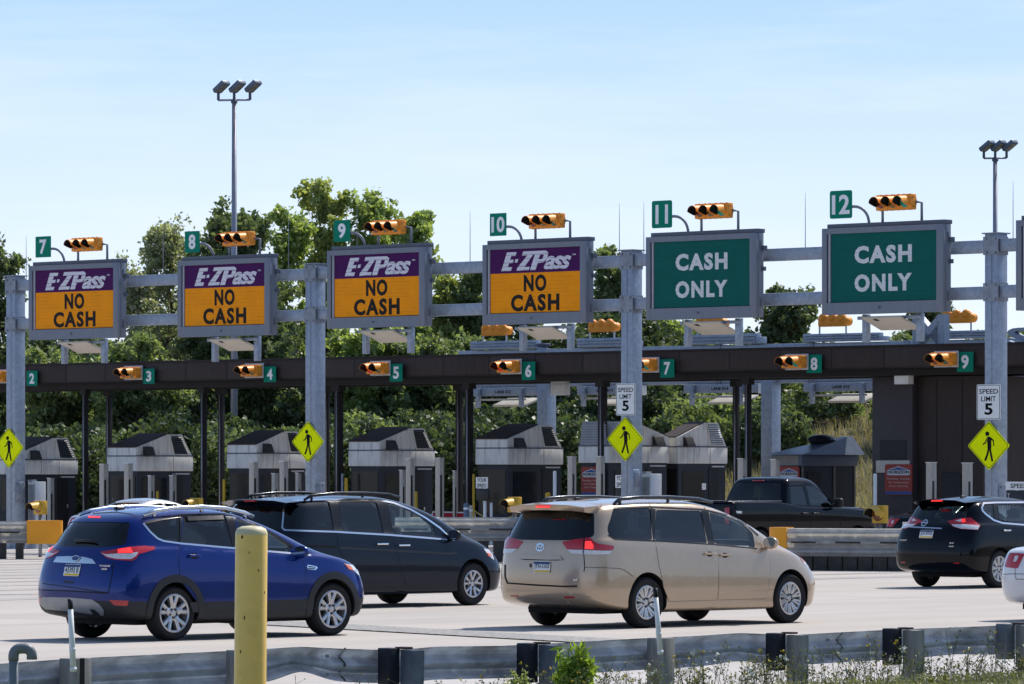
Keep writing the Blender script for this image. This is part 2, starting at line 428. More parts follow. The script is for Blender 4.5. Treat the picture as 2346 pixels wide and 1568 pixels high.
def wheel_parts(car, x, y, r, rr, width, style, rimm, side=-1):
    w = sub('wheel', car.root, (x, y, r), (0, 0, 0 if side < 0 else pi))
    T = Matrix.Rotation(pi/2, 4, 'X')          # local z of the lathe -> -y (outwards on the near side)
    h = width/2
    bm = B()
    lathe(bm, [(rr-.005,-h*.9),(rr+.02,-h),(r-.035,-h),(r-.008,-h+.03),(r,-h+.06),(r,h-.06),(r-.008,h-.03),(r-.035,h),(rr+.02,h),(rr-.005,h*.86)], 40, T)
    obj('tyre', bm, RUBBER, w)
    bm = B(); zf = h*.80
    lathe(bm, [(rr+.004,-h*.9),(rr+.006,h*.88),(rr-.012,h*.95),(rr-.026,h*.86),(rr-.035,h*.2),(rr-.035,-h*.9)], 40, T)   # barrel and lip
    lathe(bm, [(0,zf-.005),(.035,zf-.006),(.05,zf-.02),(.085,zf-.03),(.085,-h*.5),(0,-h*.5)], 20, T)
    def spoke(a, w0, w1, r0, r1, tw=0.0, z0=0.0, z1=0.0):
        q = []
        for rad, ww, zz, da in ((r0, w0, zf-.02+z0, 0), (r1, w1, zf+z1, tw)):
            ca, sa = cos(a+da), sin(a+da)
            q.append([(ca*rad-sa*k*ww, sa*rad+ca*k*ww, zz-dz) for k, dz in ((-.5,.0),(-.28,-.012),(.28,-.012),(.5,0),(.5,.05),(-.5,.05))])
        v = [[bm.verts.new(T @ Vector(p)) for p in l] for l in q]
        for i in range(6): bm.faces.new((v[0][i], v[0][(i+1)%6], v[1][(i+1)%6], v[1][i]))
        bm.faces.new(v[0][::-1]); bm.faces.new(v[1])
    if style == 'five':
        for k in range(5):
            a = 2*pi*k/5+pi/2
            spoke(a-.05, .052, .058, .06, rr-.02, -.20); spoke(a+.05, .052, .058, .06, rr-.02, .20)
            spoke(a, .11, .06, .06, rr*.55)
    elif style == 'split':
        for k in range(5):
            a = 2*pi*k/5+pi/2
            spoke(a-.06, .04, .05, .06, rr-.02, -.24); spoke(a+.06, .04, .05, .06, rr-.02, .24); spoke(a, .09, .05, .05, rr*.5)
    elif style == 'multi':
        for k in range(10):
            a = 2*pi*k/10+pi/2
            spoke(a-.07, .036, .040, .07, rr-.02, -.055); spoke(a+.07, .036, .040, .07, rr-.02, .055)
    else:
        for k in range(9):
            a = 2*pi*k/9+pi/2
            spoke(a, .05, .085, .06, rr-.02, .1)
    bmesh.ops.recalc_face_normals(bm, faces=bm.faces)
    obj('rim', bm, rimm, w)
    bm = B(); lathe(bm, [(0,-.02),(rr-.05,-.02),(rr-.05,-.06),(0,-.06)], 28, T); 
    obj('brake_disc', bm, M('brake', (.07,.07,.075), rough=.5, metal=.6), w)
    bm = B()
    for k in range(5):
        a = 2*pi*k/5+pi/2+pi/5
        lathe(bm, [(0,zf+.006),(.011,zf+.006),(.013,zf-.03)], 8, T @ Matrix.Translation((.06*cos(a), .06*sin(a), 0)))
    obj('wheel_nuts', bm, M('nuts', (.1,.1,.11), rough=.4, metal=.8), w)
    return w
def arches(axles, w, r, zc):
    bm = B()
    for x in axles:
        for sgn in (-1, 1):
            Mx = Matrix.Translation((x, sgn*(w-.15), zc)) @ Matrix.Rotation(pi/2, 4, 'X')
            lathe(bm, [(0,-.24),(r,-.24),(r,.24),(0,.24)], 40, Mx)
    return bm
INT = M('car_interior', (.035,.036,.04), rough=.7, var=.1)
INTL = M('car_interior_light', (.30,.32,.33), rough=.7, var=.1)
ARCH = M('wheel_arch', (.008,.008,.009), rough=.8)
TINT = glass('privacy_glass', (.045,.055,.07), ior=1.5)
CLEAR = glass('clear_glass', (.86,.94,.93), ior=1.5)
SEAMM = M('panel_gap', (.006,.006,.007), rough=.7)
REDL = M('tail_lamp_red', (.42,.006,.016), rough=.12, coat=1.0, var=.05)
REDG = lamp('tail_lamp_glow', (.85,.03,.03), .9)
CLRL = M('lamp_clear', (.62,.62,.64), rough=.15, coat=1.0, var=.15, scale=30)
AMBL = M('lamp_amber', (.75,.16,.05), rough=.15, coat=1.0)
TRIM = M('black_trim', (.012,.012,.014), rough=.28, var=.05)
CLAD = M('grey_cladding', (.028,.029,.032), rough=.55, var=.1)
def plate(car, pts, chars, m3=None):
    """number plate between photo points: left top, right top, right bottom, left bottom"""
    q = car.trace(pts, '3d'); c = sum(q, Vector())/4
    r = ((q[1]-q[0])+(q[2]-q[3]))/2; r.z = 0; r = Vector((0,-1,0)); u = ((q[0]-q[3])+(q[1]-q[2]))/2; u = Vector((u.x, 0, u.z)).normalized()
    n = r.cross(u).normalized()
    w, h = .305, .152
    Mp = Matrix.Translation(c+n*.012) @ Matrix((( -n.x, -r.x, u.x, 0),(-n.y,-r.y,u.y,0),(-n.z,-r.z,u.z,0),(0,0,0,1)))
    bm = B(); flat(bm, rrect(w, h, .012), .004, .008, Mp)
    flat(bm, [(-w/2+.004,h/2-.006),(-w/2+.004,h/2-.036),(w/2-.004,h/2-.036),(w/2-.004,h/2-.006)], -.0045, .002, Mp, 1)
    flat(bm, [(-w/2+.02,-h/2+.03),(-w/2+.02,-h/2+.006),(w/2-.004,-h/2+.006),(w/2-.004,-h/2+.03)], -.0045, .002, Mp, 2)
    pl = obj('licence_plate', bm, [WHITE, M('plate_blue', (.02,.05,.16)), M('plate_yellow', (.75,.48,.02))], car.root)
    bm = B(); text(bm, chars, 0, .002, w*.88, h*.46, -.0045, .002, .012, 0, Mp); obj('lettering', bm, M('plate_ink', (.02,.03,.09)), pl)
def seats(car, xs, zf, w=.5, zt=1.32, light=False):
    for x in xs:
        for y in (-.42, .42):
            bm = B()
            box(bm, x, x+.5, y-w/2, y+w/2, zf, zf+.14, .05)
            box(bm, -.07, .07, -w/2, w/2, 0, zt-zf-.12, .05, M4=Matrix.Translation((x, y, zf+.05)) @ Matrix.Rotation(radians(-14), 4, 'Y'))
            box(bm, -.05, .05, -.13, .13, 0, .17, .04, M4=Matrix.Translation((x-.17, y, zt-.03)) @ Matrix.Rotation(radians(-10), 4, 'Y'))
            obj('seat', bm, INTL if light else INT, car.root)
def dash(car, x0, x1, w, z):
    bm = B(); box(bm, x0, x1, -w, w, z-.30, z, .05); obj('dashboard', bm, INTL, car.root)  # added and kept pale to bounce sunlight and brighten the glass
    bm = B(); Mx = Matrix.Translation((x0-.10, .38, z+.02)) @ Matrix.Rotation(radians(62), 4, 'Y')
    for k in range(20):
        a, b_ = 2*pi*k/20, 2*pi*(k+1)/20; tube(bm, [Mx @ Vector((.18*cos(a), .18*sin(a), 0)), Mx @ Vector((.18*cos(b_), .18*sin(b_), 0))], .014, 6, cap=False)
    for a in (0, 2.2, 4.1): tube(bm, [Mx @ Vector((0,0,-.01)), Mx @ Vector((.18*cos(a), .18*sin(a), 0))], .012, 5)
    obj('steering_wheel', bm, BLACK, car.root)
def rail_bar(car, pts, r, m, feet=()):
    """roof rail: a curved bar through local points (near side), mirrored"""
    for s in (-1, 1):
        bm = B(); q = [(x, s*y, z) for x, y, z in pts]
        tube(bm, q, [r*.8]+[r]*(len(q)-2)+[r*.8], 8)
        for k in feet:
            a = q[k]; tube(bm, [a, (a[0], a[1], a[2]-.07)], r*.8, 8)
        obj('roof_rail', bm, m, car.root)
def mirror(car, x, y, z, m, glassm=None):
    for s in (-1, 1):
        bm = B()
        bmesh.ops.create_uvsphere(bm, u_segments=14, v_segments=10, radius=1, matrix=Matrix.Translation((x, s*(y+.10), z)) @ Matrix.Diagonal((.085,.125,.085,1)))
        for v in bm.verts:
            if v.co.x < x-.03: v.co.x = x-.03
        tube(bm, [(x+.03, s*(y-.06), z-.09), (x+.02, s*(y+.06), z-.05)], .03, 8)
        mo = obj('wing_mirror', bm, m, car.root)
        bm = B(); lathe(bm, [(0,0),(1,0)], 16, Matrix.Translation((x-.033, s*(y+.10), z)) @ Matrix.Rotation(-pi/2, 4, 'Y') @ Matrix.Diagonal((.068,.105,1,1)))
        obj('mirror_glass', bm, CHROME, mo)
def crop(x0, y0, sc): return lambda pts: [((x0+a*sc)*.91641, (y0+b*sc)*.91641) for a, b in pts]
KA = crop(60,1240,880/2346); KB = crop(80,1240,420/2058); KC = crop(560,1240,380/1568)
KS = crop(1220,1210,880/2346); KS2 = crop(1240,1240,400/2091); KO = crop(520,1200,760/2346)
KR = crop(2150,1180,410/1692); KR0 = crop(1760,1160,800/2346); KT = crop(1560,880,640/2334)
def open_windows(car, sides, rearq, frontq, axles, w, r, zc, gh=7, zf=.72, xd=.3, intm=None, rear_depth=.55):
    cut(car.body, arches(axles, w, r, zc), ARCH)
    inner = loft(car.hollow(0, gh=gh, zf=zf, xd=xd)); o = subdivided(inner, 1); me = bake(o); bpy.data.objects.remove(o)
    bm = B(); bm.from_mesh(me); cut(car.body, bm, intm or INT)
    bm = B()
    for poly in sides: prism(bm, [(x,-2.2,z) for x, z in poly], (0,4.4,0))
    cut(car.body, bm, TRIM)
    x1 = car.rings[gh+1][0]+rear_depth
    bm = B(); prism(bm, [(-1,-u,z) for u, z in rearq], (1+x1,0,0))
    if frontq:
        x2 = car.rings[-3][1]-.35; prism(bm, [(x2,-u,z) for u, z in frontq], (4,0,0))
    cut(car.body, bm, TRIM)
def close_body(car, angle=32):
    me = car.body.data; bm = B(); bm.from_mesh(me); bmesh.ops.remove_doubles(bm, verts=bm.verts, dist=1e-5); finish(bm, angle); bm.to_mesh(me); bm.free()
    car.body.parent = car.root
def inset_poly(poly, d):
    c = Vector((sum(p[0] for p in poly)/len(poly), sum(p[1] for p in poly)/len(poly))); n = len(poly); out = []
    for i in range(n):
        a, b, e = Vector(poly[i-1]), Vector(poly[i]), Vector(poly[(i+1)%n])
        n1 = Vector((-(b-a).y, (b-a).x)).normalized(); n2 = Vector((-(e-b).y, (e-b).x)).normalized(); m = (n1+n2)
        m = m.normalized() if m.length > 1e-5 else n1
        if m.dot(c-b) < 0: m = -m
        out.append(tuple(b+m*d))
    return out
def handle(car, door, pt, m, ln=.2):
    q = car.trace([pt], '3d')[0]
    bm = B(); box(bm, q.x-ln/2, q.x+ln/2, q.y-.045, q.y-.015, q.z-.016, q.z+.016, .012)
    box(bm, q.x-ln/2+.01, q.x-ln/2+.035, q.y-.03, q.y+.01, q.z-.012, q.z+.012); box(bm, q.x+ln/2-.035, q.x+ln/2-.01, q.y-.03, q.y+.01, q.z-.012, q.z+.012)
    obj('handle', bm, m, door)
    bm = car.patch([[(q.x+.07*cos(t), q.z-.005+.036*sin(t)) for t in [2*pi*k/14 for k in range(14)]]], (0,1,0), .0045, .05, 0)
    obj('handle_recess', bm, SEAMM, door)
def door(car, poly, m, gap=.007):
    """door panel standing just proud of the body with a dark gap round it"""
    big = inset_poly(poly, -gap)
    car.side('door_gap', big, SEAMM, .0012, thick=0)
    return car.side('door', poly, m, .003, thick=.002)

# shared plan curves
def mpv_rings():
    return [(.20,4.85,.88,.3,.45,[(0,.36),(.8,.21),(4.4,.20)]),(.05,5.0,.985,.36,.55,[(0,.42),(.7,.25),(4.4,.22),(5.1,.25)]),(.03,5.04,.976,.38,.58,[(0,.44),(.7,.375),(5,.36)]),(.0,5.09,.998,.40,.62,.50),(.0,5.06,.99,.40,.65,[(0,.76),(5,.66)]),
     (.03,4.97,.968,.38,.68,[(0,1.0),(3.5,.93),(5,.78)]),(.06,4.84,.95,.36,.66,[(0,1.17),(1,1.19),(2.5,1.12),(3.7,1.02),(4.2,.99),(4.9,.83)]),
     (.08,4.62,.91,.36,.6,[(0,1.22),(1,1.24),(2.5,1.16),(3.7,1.07),(4.2,1.045),(4.7,.965)]),(.10,4.24,.885,.34,.40,[(0,1.27),(1,1.28),(2.5,1.2),(3.7,1.115),(4.2,1.10)]),
     (.20,3.66,.83,.32,.38,[(0,1.47),(3.5,1.43)]),(.28,3.08,.755,.30,.36,[(.3,1.65),(1.2,1.685),(2.4,1.675),(3.0,1.60)]),
     (.42,2.92,.60,.3,.34,[(.4,1.705),(1.5,1.75),(2.4,1.735),(2.9,1.645)]),(.62,2.74,.25,.1,.1,[(.5,1.725),(1.5,1.775),(2.4,1.755),(2.8,1.68)])]
def suv_rings():
    return [(.15,4.28,.82,.3,.45,[(0,.32),(.8,.22)]),(.02,4.38,.92,.26,.52,[(0,.37),(.8,.26),(4,.25),(4.5,.28)]),(-.03,4.47,.925,.27,.55,.50),(-.03,4.45,.925,.27,.58,[(0,.74),(4.5,.66)]),
     (.03,4.40,.910,.28,.6,[(0,.97),(2,.94),(4.5,.80)]),(.09,4.32,.885,.30,.6,[(0,1.13),(1.0,1.14),(2.5,1.06),(3.3,1.02),(3.9,.97),(4.4,.84)]),
     (.13,4.16,.84,.36,.5,[(0,1.18),(1,1.185),(2.5,1.10),(3.3,1.065),(3.8,1.03),(4.2,.955)]),(.16,3.60,.815,.34,.36,[(0,1.22),(1,1.225),(2.5,1.14),(3.5,1.085)]),
     (.25,3.05,.755,.32,.34,[(0,1.39),(3,1.35)]),(.35,2.62,.68,.30,.32,[(.3,1.535),(1.2,1.585),(2.1,1.575),(2.6,1.48)]),
     (.52,2.42,.52,.3,.3,[(.4,1.60),(1.3,1.655),(2.0,1.64),(2.5,1.545)]),(.75,2.24,.2,.1,.1,[(.6,1.635),(1.3,1.685),(2.0,1.665),(2.3,1.60)])]
def sedan_rings():
    return [(.18,4.65,.80,.3,.4,[(0,.28),(.8,.17)]),(.06,4.80,.875,.33,.5,[(0,.30),(.8,.2),(4.3,.2),(4.85,.24)]),(.0,4.87,.905,.34,.6,.46),(.0,4.86,.91,.34,.62,[(0,.68),(4.8,.60)]),
     (.05,4.78,.90,.34,.62,[(0,.86),(2,.84),(4.8,.70)]),(.10,4.68,.86,.32,.6,[(0,1.00),(1.0,.99),(2.5,.93),(3.6,.90),(4.7,.74)]),
     (.20,4.45,.80,.3,.5,[(0,1.05),(1,1.05),(2.5,.97),(3.6,.945),(4.5,.82)]),(.72,3.75,.775,.32,.36,[(.5,1.085),(1,1.08),(2.5,1.0),(3.7,.975)]),
     (1.02,3.28,.71,.32,.34,[(0,1.23),(3,1.20)]),(1.40,2.78,.61,.30,.32,[(1.3,1.36),(2.0,1.40),(2.8,1.33)]),
     (1.60,2.62,.46,.25,.3,[(1.4,1.40),(2.0,1.45),(2.7,1.385)]),(1.85,2.42,.2,.1,.1,[(1.6,1.43),(2.0,1.47),(2.5,1.43)])]

# ---------------------------------------------------------------- blue crossover
def blue_suv():
    pt = paint('blue_paint', (.002,.020,.155), metal=.4, rough=.18, spec=.2, coat=.5)
    rg = suv_rings()
    c = Car('crossover_car', 'metallic blue crossover with silver roof rails behind the yellow bollard', rg, pt, (.92,-.80), (389,181.0), radians(44.1), mats=[1,1]+[0]*10, lower=CLAD)
    q1 = KA([(797,187),(1040,140),(1040,312),(925,300),(880,270)]); q2 = KA([(1056,137),(1340,132),(1392,345),(1044,314)]); q3 = KA([(1410,142),(1560,205),(1690,275),(1790,350),(1768,378),(1425,350)])
    S = [smoothpoly(c.trace(q), .03) for q in (q1, q2, q3)]
    rw = c.trace(KA([(310,150),(738,165),(690,325),(560,322),(205,318)]), 'rear')
    rw = smoothpoly([(-.60,1.50),(.60,1.50),(.70,1.22),(.40,1.185),(-.40,1.185),(-.70,1.22)], .05)
    fw = [(-.70,1.15),(.70,1.15),(.58,1.50),(-.58,1.50)]
    open_windows(c, S, rw, fw, (.92,3.61), .92, .385, .36)
    close_body(c)
    for poly, g in zip(S, (TINT, TINT, CLEAR)): c.side('side_window', inset_poly(poly, -.012), g, -.006, both=True, thick=0)
    c.rear('rear_window', inset_poly(rw, -.02), TINT, -.005, thick=0); c.front('windscreen', inset_poly(fw, -.02), CLEAR, -.005, thick=0)
    # black pillars and window line
    c.look('window_pillar', KA([(1040,140),(1056,137),(1044,314),(1036,312)]), TRIM, .002, True)
    c.look('window_pillar', KA([(1342,132),(1408,141),(1428,352),(1394,347)]), TRIM, .002, True)
    c.line('window_trim', KA([(795,184),(840,240),(890,285),(930,302),(1045,318),(1400,350),(1600,368),(1760,382),(1912,397)]), .022, CHROME, .004)
    c.line('window_trim', KA([(797,184),(920,155),(1050,133),(1200,126),(1350,125),(1420,137),(1560,200),(1700,280),(1800,345)]), .03, TRIM, .003)
    c.look('weather_shield', KA([(1085,142),(1325,134),(1330,160),(1090,168)]), TRIM, .012, False, ml=.08)
    # doors
    d1 = c.trace(KA([(1036,322),(1398,356),(1402,470),(1405,800),(1200,800),(1150,700),(1040,560),(1030,420)])); d2 = c.trace(KA([(1408,357),(1830,388),(1868,460),(1880,560),(1866,700),(1848,832),(1412,802)]))
    for d, h in ((d1, (1130,400)), (d2, (1500,430))):
        z0 = .36; poly = [(x, max(z, z0)) for x, z in d]
        dd = door(c, poly, pt); handle(c, dd, KA([h])[0], pt)
        c.side('cladding', [(min(p[0] for p in poly)+(.22 if d is d1 else .01), .355), (max(p[0] for p in poly)-.03, .355), (max(p[0] for p in poly)-.01, .485), (min(p[0] for p in poly)+(.15 if d is d1 else .01), .485)], CLAD, .007, thick=.005, parent=dd)
    # arch cladding
    for x, a0, a1 in ((.92,-20,200),(3.61,-20,200)):
        arc = [(x+.43*cos(radians(a)), .36+.43*sin(radians(a))) for a in range(a0, a1+1, 10)]
        c.side('arch_cladding', None, CLAD, .010, both=True, faces=ribbon(arc, .095), thick=.02, ml=.08)
    # tail lamps
    lens = c.look('tail_lamp', KB([(835,690),(1040,655),(1200,628),(1370,615),(1505,625),(1500,660),(1400,690),(1310,715),(1275,770),(1225,800),(1030,785),(920,765)]), REDL, .008, True)
    c.look('lamp_clear_lens', KB([(850,700),(910,722),(1032,712),(1200,712),(1300,690),(1270,740),(1215,778),(1035,775),(925,750)]), CLRL, .0125, True, parent=None)
    c.look('lamp_lit_cell', KB([(1055,660),(1205,640),(1235,700),(1055,704)]), REDG, .0125, True)
    c.look('rear_reflector', KB([(945,1275),(1185,1285),(1165,1350),(1010,1340)]), REDL, .006, True)
    # tailgate furniture
    c.look('chrome_strip', KB([(268,815),(310,748),(450,742),(640,752),(745,778),(790,835),(520,828)]), CHROME, .012)
    bm = c.patch([[(-.0+.075*cos(t), 1.035+.032*sin(t)) for t in [2*pi*k/20 for k in range(20)]]], (1,0,0), .022, .04, .012)
    em = c.add('emblem', bm, M('emblem_blue', (.01,.03,.15), rough=.2, coat=1)); bm = B(); 
    c.add('emblem_ring', c.patch(ribbon([(.075*cos(2*pi*k/24), 1.035+.032*sin(2*pi*k/24)) for k in range(24)], .010, True), (1,0,0), .025, .04, .004), CHROME, em)
    qb = c.trace(KB([(905,858)]), '3d')[0]
    bm = B(); text(bm, 'TITANIUM', -qb.y, qb.z, .21, .022, qb.x-.016, .006, .01); text(bm, 'AWD', -qb.y+.005, qb.z-.04, .11, .022, qb.x-.026, .006, .02); c.add('badge_lettering', bm, CHROME)
    plate(c, KB([(415,838),(622,845),(580,990),(382,982)]), '43392 B')
    c.line('panel_gap', KA([(95,578),(330,612),(560,648),(582,560),(600,440)]), .010, SEAMM, .003)
    c.line('panel_gap', KB([(85,1150),(480,1165),(920,1195)]), .014, SEAMM, .003)
    c.look('skid_panel', KB([(90,1320),(130,1240),(450,1245),(740,1270),(830,1330),(880,1400),(880,1465),(560,1420),(170,1385)]), M('skid_silver', (.32,.33,.35), rough=.4, metal=.5), .008, ml=.06)
    c.look('exhaust', KB([(715,1385),(765,1390),(830,1440),(830,1465),(760,1460)]), BLACK, .014)
    c.look('tow_cover', KB([(390,1040),(515,1050),(505,1075),(385,1065)]), TRIM, .004)
    # wiper, brake light, spoiler shade
    q = c.trace(KB([(540,548),(680,552),(800,575)]), '3d'); bm = B(); tube(bm, [p+Vector((-.02,0,0)) for p in q], [.022,.018,.008], 8); c.add('rear_wiper', bm, BLACK)
    c.look('brake_light', KB([(685,250),(840,255),(835,270),(690,266)]), REDG, .006)
    # rails, aerial, mirror
    rail_bar(c, [(.62,.64,1.585),(.80,.635,1.635),(1.1,.63,1.672),(1.6,.62,1.688),(2.0,.615,1.668),(2.35,.60,1.605),(2.50,.59,1.56)], .030, M('satin_silver', (.55,.57,.6), rough=.22, metal=.9), (1,3,5))
    q = c.trace(KA([(625,85)]), '3d')[0]; bm = B(); box(bm, q.x-.05, q.x+.10, q.y-.035, q.y+.035, q.z-.03, q.z+.035, .02); tube(bm, [(q.x,q.y,q.z+.02),(q.x-.10,q.y,q.z+.15)], [.008,.004], 6); c.add('aerial', bm, BLACK)
    mirror(c, 3.02, .84, 1.10, pt)
    # front corner
    c.look('headlamp', KA([(2130,452),(2190,462),(2228,500),(2234,535),(2200,500)]), CLRL, .006, True)
    c.look('indicator', KA([(2135,455),(2175,470),(2195,500),(2165,490)]), AMBL, .009, True)
    ve = c.look('fender_vent', KA([(1882,470),(1890,460),(1945,470),(1955,480),(1940,495),(1890,490)]), CHROME, .010)
    c.look('vent_slot', KA([(1892,469),(1938,474),(1940,479),(1892,476)]), SEAMM, .016, parent=ve); c.look('vent_slot', KA([(1892,482),(1940,484),(1932,490),(1892,488)]), SEAMM, .016, parent=ve)
    c.line('panel_gap', KA([(1832,390),(1862,440),(1880,520)]), .008, SEAMM, .002)
    c.line('panel_gap', KB([(1290,265),(1220,225),(1030,200),(700,190)]), .008, SEAMM, .003)
    seats(c, (1.25, 2.15), .62, zt=1.30); dash(c, 2.80, 3.30, .68, 1.06)
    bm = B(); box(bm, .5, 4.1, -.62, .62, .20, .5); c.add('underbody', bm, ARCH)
    al = M('alloy', (.50,.50,.52), rough=.28, metal=.75, var=.06)
    for x in (.92, 3.61):
        for s in (-1, 1): wheel_parts(c, x, s*.79, .348, .245, .235, 'five', al, s)
    return c
# ---------------------------------------------------------------- beige minivan
def beige_van():
    pt = paint('beige_paint', (.46,.345,.24), metal=.4, rough=.25, spec=.3, coat=.9)
    c = Car('minivan', 'beige minivan with dark roof rails and red tail lamps lit', mpv_rings(), pt, (1.13,-.87), (1470,167.6), radians(46.6))
    q1 = KS([(830,165),(1080,160),(1098,374),(845,366),(800,335),(795,290)]); q2 = KS([(1118,172),(1418,180),(1466,396),(1112,378)]); q3 = KS([(1470,186),(1590,215),(1700,268),(1765,330),(1785,425),(1512,400)])
    S = [smoothpoly(c.trace(q), .05) for q in (q1, q2, q3)]
    rw = smoothpoly([(-.68,1.59),(0,1.62),(.68,1.59),(.80,1.25),(.45,1.205),(-.45,1.205),(-.80,1.25)], .06)
    fw = [(-.78,1.17),(.78,1.17),(.66,1.62),(-.66,1.62)]
    open_windows(c, S, rw, fw, (1.13,4.16), .985, .395, .37, gh=8)
    close_body(c)
    for poly, g in zip(S, (TINT, TINT, CLEAR)): c.side('side_window', inset_poly(poly, -.012), g, -.006, both=True, thick=0)
    c.rear('rear_window', inset_poly(rw, -.02), TINT, -.005, thick=0); c.front('windscreen', inset_poly(fw, -.02), CLEAR, -.005, thick=0)
    c.look('window_pillar', KS([(1081,160),(1117,172),(1111,378),(1099,374)]), TRIM, .003, True)
    c.look('window_pillar', KS([(1419,180),(1469,186),(1511,400),(1467,396)]), TRIM, .003, True)
    c.line('window_trim', KS([(800,340),(845,370),(1100,380),(1500,405),(1790,432)]), .018, TRIM, .004)
    c.line('window_trim', KS([(835,160),(1080,155),(1430,172),(1600,210),(1720,272),(1800,345)]), .022, TRIM, .003)
    c.look('quarter_glass', KS([(1852,432),(1880,380),(1912,425)]), TRIM, .004, True)
    d1 = c.trace(KS([(1112,386),(1520,410),(1535,480),(1520,818),(1205,812),(1170,690),(1140,540)])); d2 = c.trace(KS([(1526,411),(1860,440),(1880,520),(1880,600),(1850,760),(1825,818),(1528,818)]))
    hm = pt
    for d, h in ((d1, (1475,466)), (d2, (1577,474))):
        dd = door(c, [(x, max(z, .36)) for x, z in d], pt, .006); handle(c, dd, KS([h])[0], hm, .24)
    # body lines
    c.line('panel_gap', KS2([(1148,770),(1160,930),(1150,990)]), .012, SEAMM, .003)
    c.line('panel_gap', KS2([(1160,935),(1380,938),(1620,950),(1700,985),(1790,1055)]), .007, SEAMM, .003)
    c.line('panel_gap', KS2([(120,900),(120,1060),(150,1140),(500,1165),(900,1185),(1060,1180)]), .022, SEAMM, .003)
    c.line('panel_gap', KS2([(1380,105),(1370,140),(1295,240)]), .009, SEAMM, .003)
    c.line('panel_gap', KS([(1072,120),(1082,160)]), .009, SEAMM, .003); c.line('panel_gap', KS([(1436,140),(1446,172)]), .009, SEAMM, .003)
    # tail lamps
    c.look('tail_lamp', KS2([(868,605),(1010,575),(1150,558),(1200,548),(1245,560),(1280,600),(1340,630),(1520,650),(1540,668),(1535,690),(1510,715),(1300,712),(1150,705),(930,700)]), REDL, .010, True)
    c.look('lamp_clear_lens', KS2([(932,706),(1150,710),(1300,716),(1508,720),(1480,762),(1300,766),(1150,762),(1000,755)]), CLRL, .009, True)
    c.look('lamp_lit_cell', KS2([(1170,600),(1240,596),(1275,650),(1270,695),(1165,692)]), REDG, .0145)
    c.line('panel_gap', KS2([(1155,560),(1145,700),(1143,765)]), .012, SEAMM, .015)
    # tailgate furniture
    c.look('tailgate_grip', KS2([(315,778),(560,770),(840,792),(885,835),(700,838),(310,825)]), pt, .020, ml=.08)
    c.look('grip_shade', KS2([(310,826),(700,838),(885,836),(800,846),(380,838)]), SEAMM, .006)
    em = c.patch([[(.075*cos(t), 1.075+.05*sin(t)) for t in [2*pi*k/20 for k in range(20)]]], (1,0,0), .004, .04, .004)
    qe = c.trace(KS2([(583,672)]), '3d')[0]
    rb = lambda rx, rz, dz=0: [(-qe.y+rx*cos(2*pi*k/24), qe.z+dz+rz*sin(2*pi*k/24)) for k in range(24)]
    em.free()
    e1 = c.rear('emblem', None, CHROME, .012, faces=ribbon(rb(.072,.05), .014, True), thick=.012)
    c.rear('emblem_oval', None, CHROME, .013, faces=ribbon(rb(.048,.022,.018), .010, True), thick=.012, parent=e1); c.rear('emblem_oval', None, CHROME, .0135, faces=ribbon(rb(.024,.046), .010, True), thick=.012, parent=e1)
    plate(c, KS2([(506,862),(708,866),(708,1000),(506,996)]), 'JTN-5103')
    c.look('sticker', KS2([(441,888),(468,888),(467,935),(441,935)]), BLACK, .004)
    c.look('rear_reflector', KS2([(885,1312),(1020,1316),(1035,1338),(900,1336)]), REDL, .004, True)
    qb = c.trace(KS2([(1045,1098)]), '3d')[0]; bm = B(); text(bm, 'LE', -qb.y, qb.z, .07, .03, qb.x-.006, .005, .01); c.add('badge_lettering', bm, CHROME)
    # spoiler
    bm = B(); sp = [(.16,-.70),(.12,-.45),(.10,0),(.12,.45),(.16,.70)]
    top = [bm.verts.new((x+.33, y*.97, z)) for (x, y), z in zip(sp, (1.675,1.715,1.73,1.715,1.675))]; tip = [bm.verts.new((x-.015, y, z)) for (x, y), z in zip(sp, (1.655,1.685,1.695,1.685,1.655))]; bot = [bm.verts.new((x+.02, y*.98, z)) for (x, y), z in zip(sp, (1.585,1.610,1.615,1.610,1.585))]; inn = [bm.verts.new((x+.20, y*.95, z)) for (x, y), z in zip(sp, (1.57,1.595,1.60,1.595,1.57))]
    for a, b in ((top, tip), (tip, bot), (bot, inn), (inn, top)):
        for i in range(4): bm.faces.new((a[i], a[i+1], b[i+1], b[i]))
    bm.faces.new((top[0], tip[0], bot[0], inn[0])); bm.faces.new((top[4], inn[4], bot[4], tip[4])); bmesh.ops.recalc_face_normals(bm, faces=bm.faces)
    spo = c.add('spoiler', bm, pt, angle=60)
    bm = B(); box(bm, .075, .09, -.13, .13, 1.645, 1.672, .004); c.add('brake_light', bm, REDG, spo)
    rail_bar(c, [(.78,.68,1.70),(.90,.675,1.765),(1.3,.67,1.785),(1.9,.665,1.785),(2.55,.655,1.755),(2.85,.645,1.71)], .028, M('rail_dark', (.05,.055,.065), rough=.25, metal=.5), (1,3))
    mirror(c, 3.66, .93, 1.14, pt)
    c.look('headlamp', KS([(2075,488),(2110,495),(2135,535),(2138,552),(2105,535)]), CLRL, .006, True); c.look('indicator', KS([(2080,490),(2105,498),(2118,528),(2100,522)]), AMBL, .010, True)
    bm = B(); q = c.trace(KS([(597,98)]), '3d')[0]; box(bm, q.x-.06, q.x+.05, q.y-.02, q.y+.02, q.z-.01, q.z+.03, .012); c.add('aerial', bm, BLACK)
    seats(c, (1.35, 2.2, 2.85), .62, zt=1.36); dash(c, 3.40, 3.95, .74, 1.09)
    bm = B(); box(bm, .5, 4.6, -.66, .66, .20, .5); c.add('underbody', bm, ARCH)
    al = M('alloy_bright', (.56,.56,.56), rough=.28, metal=.75, var=.06)
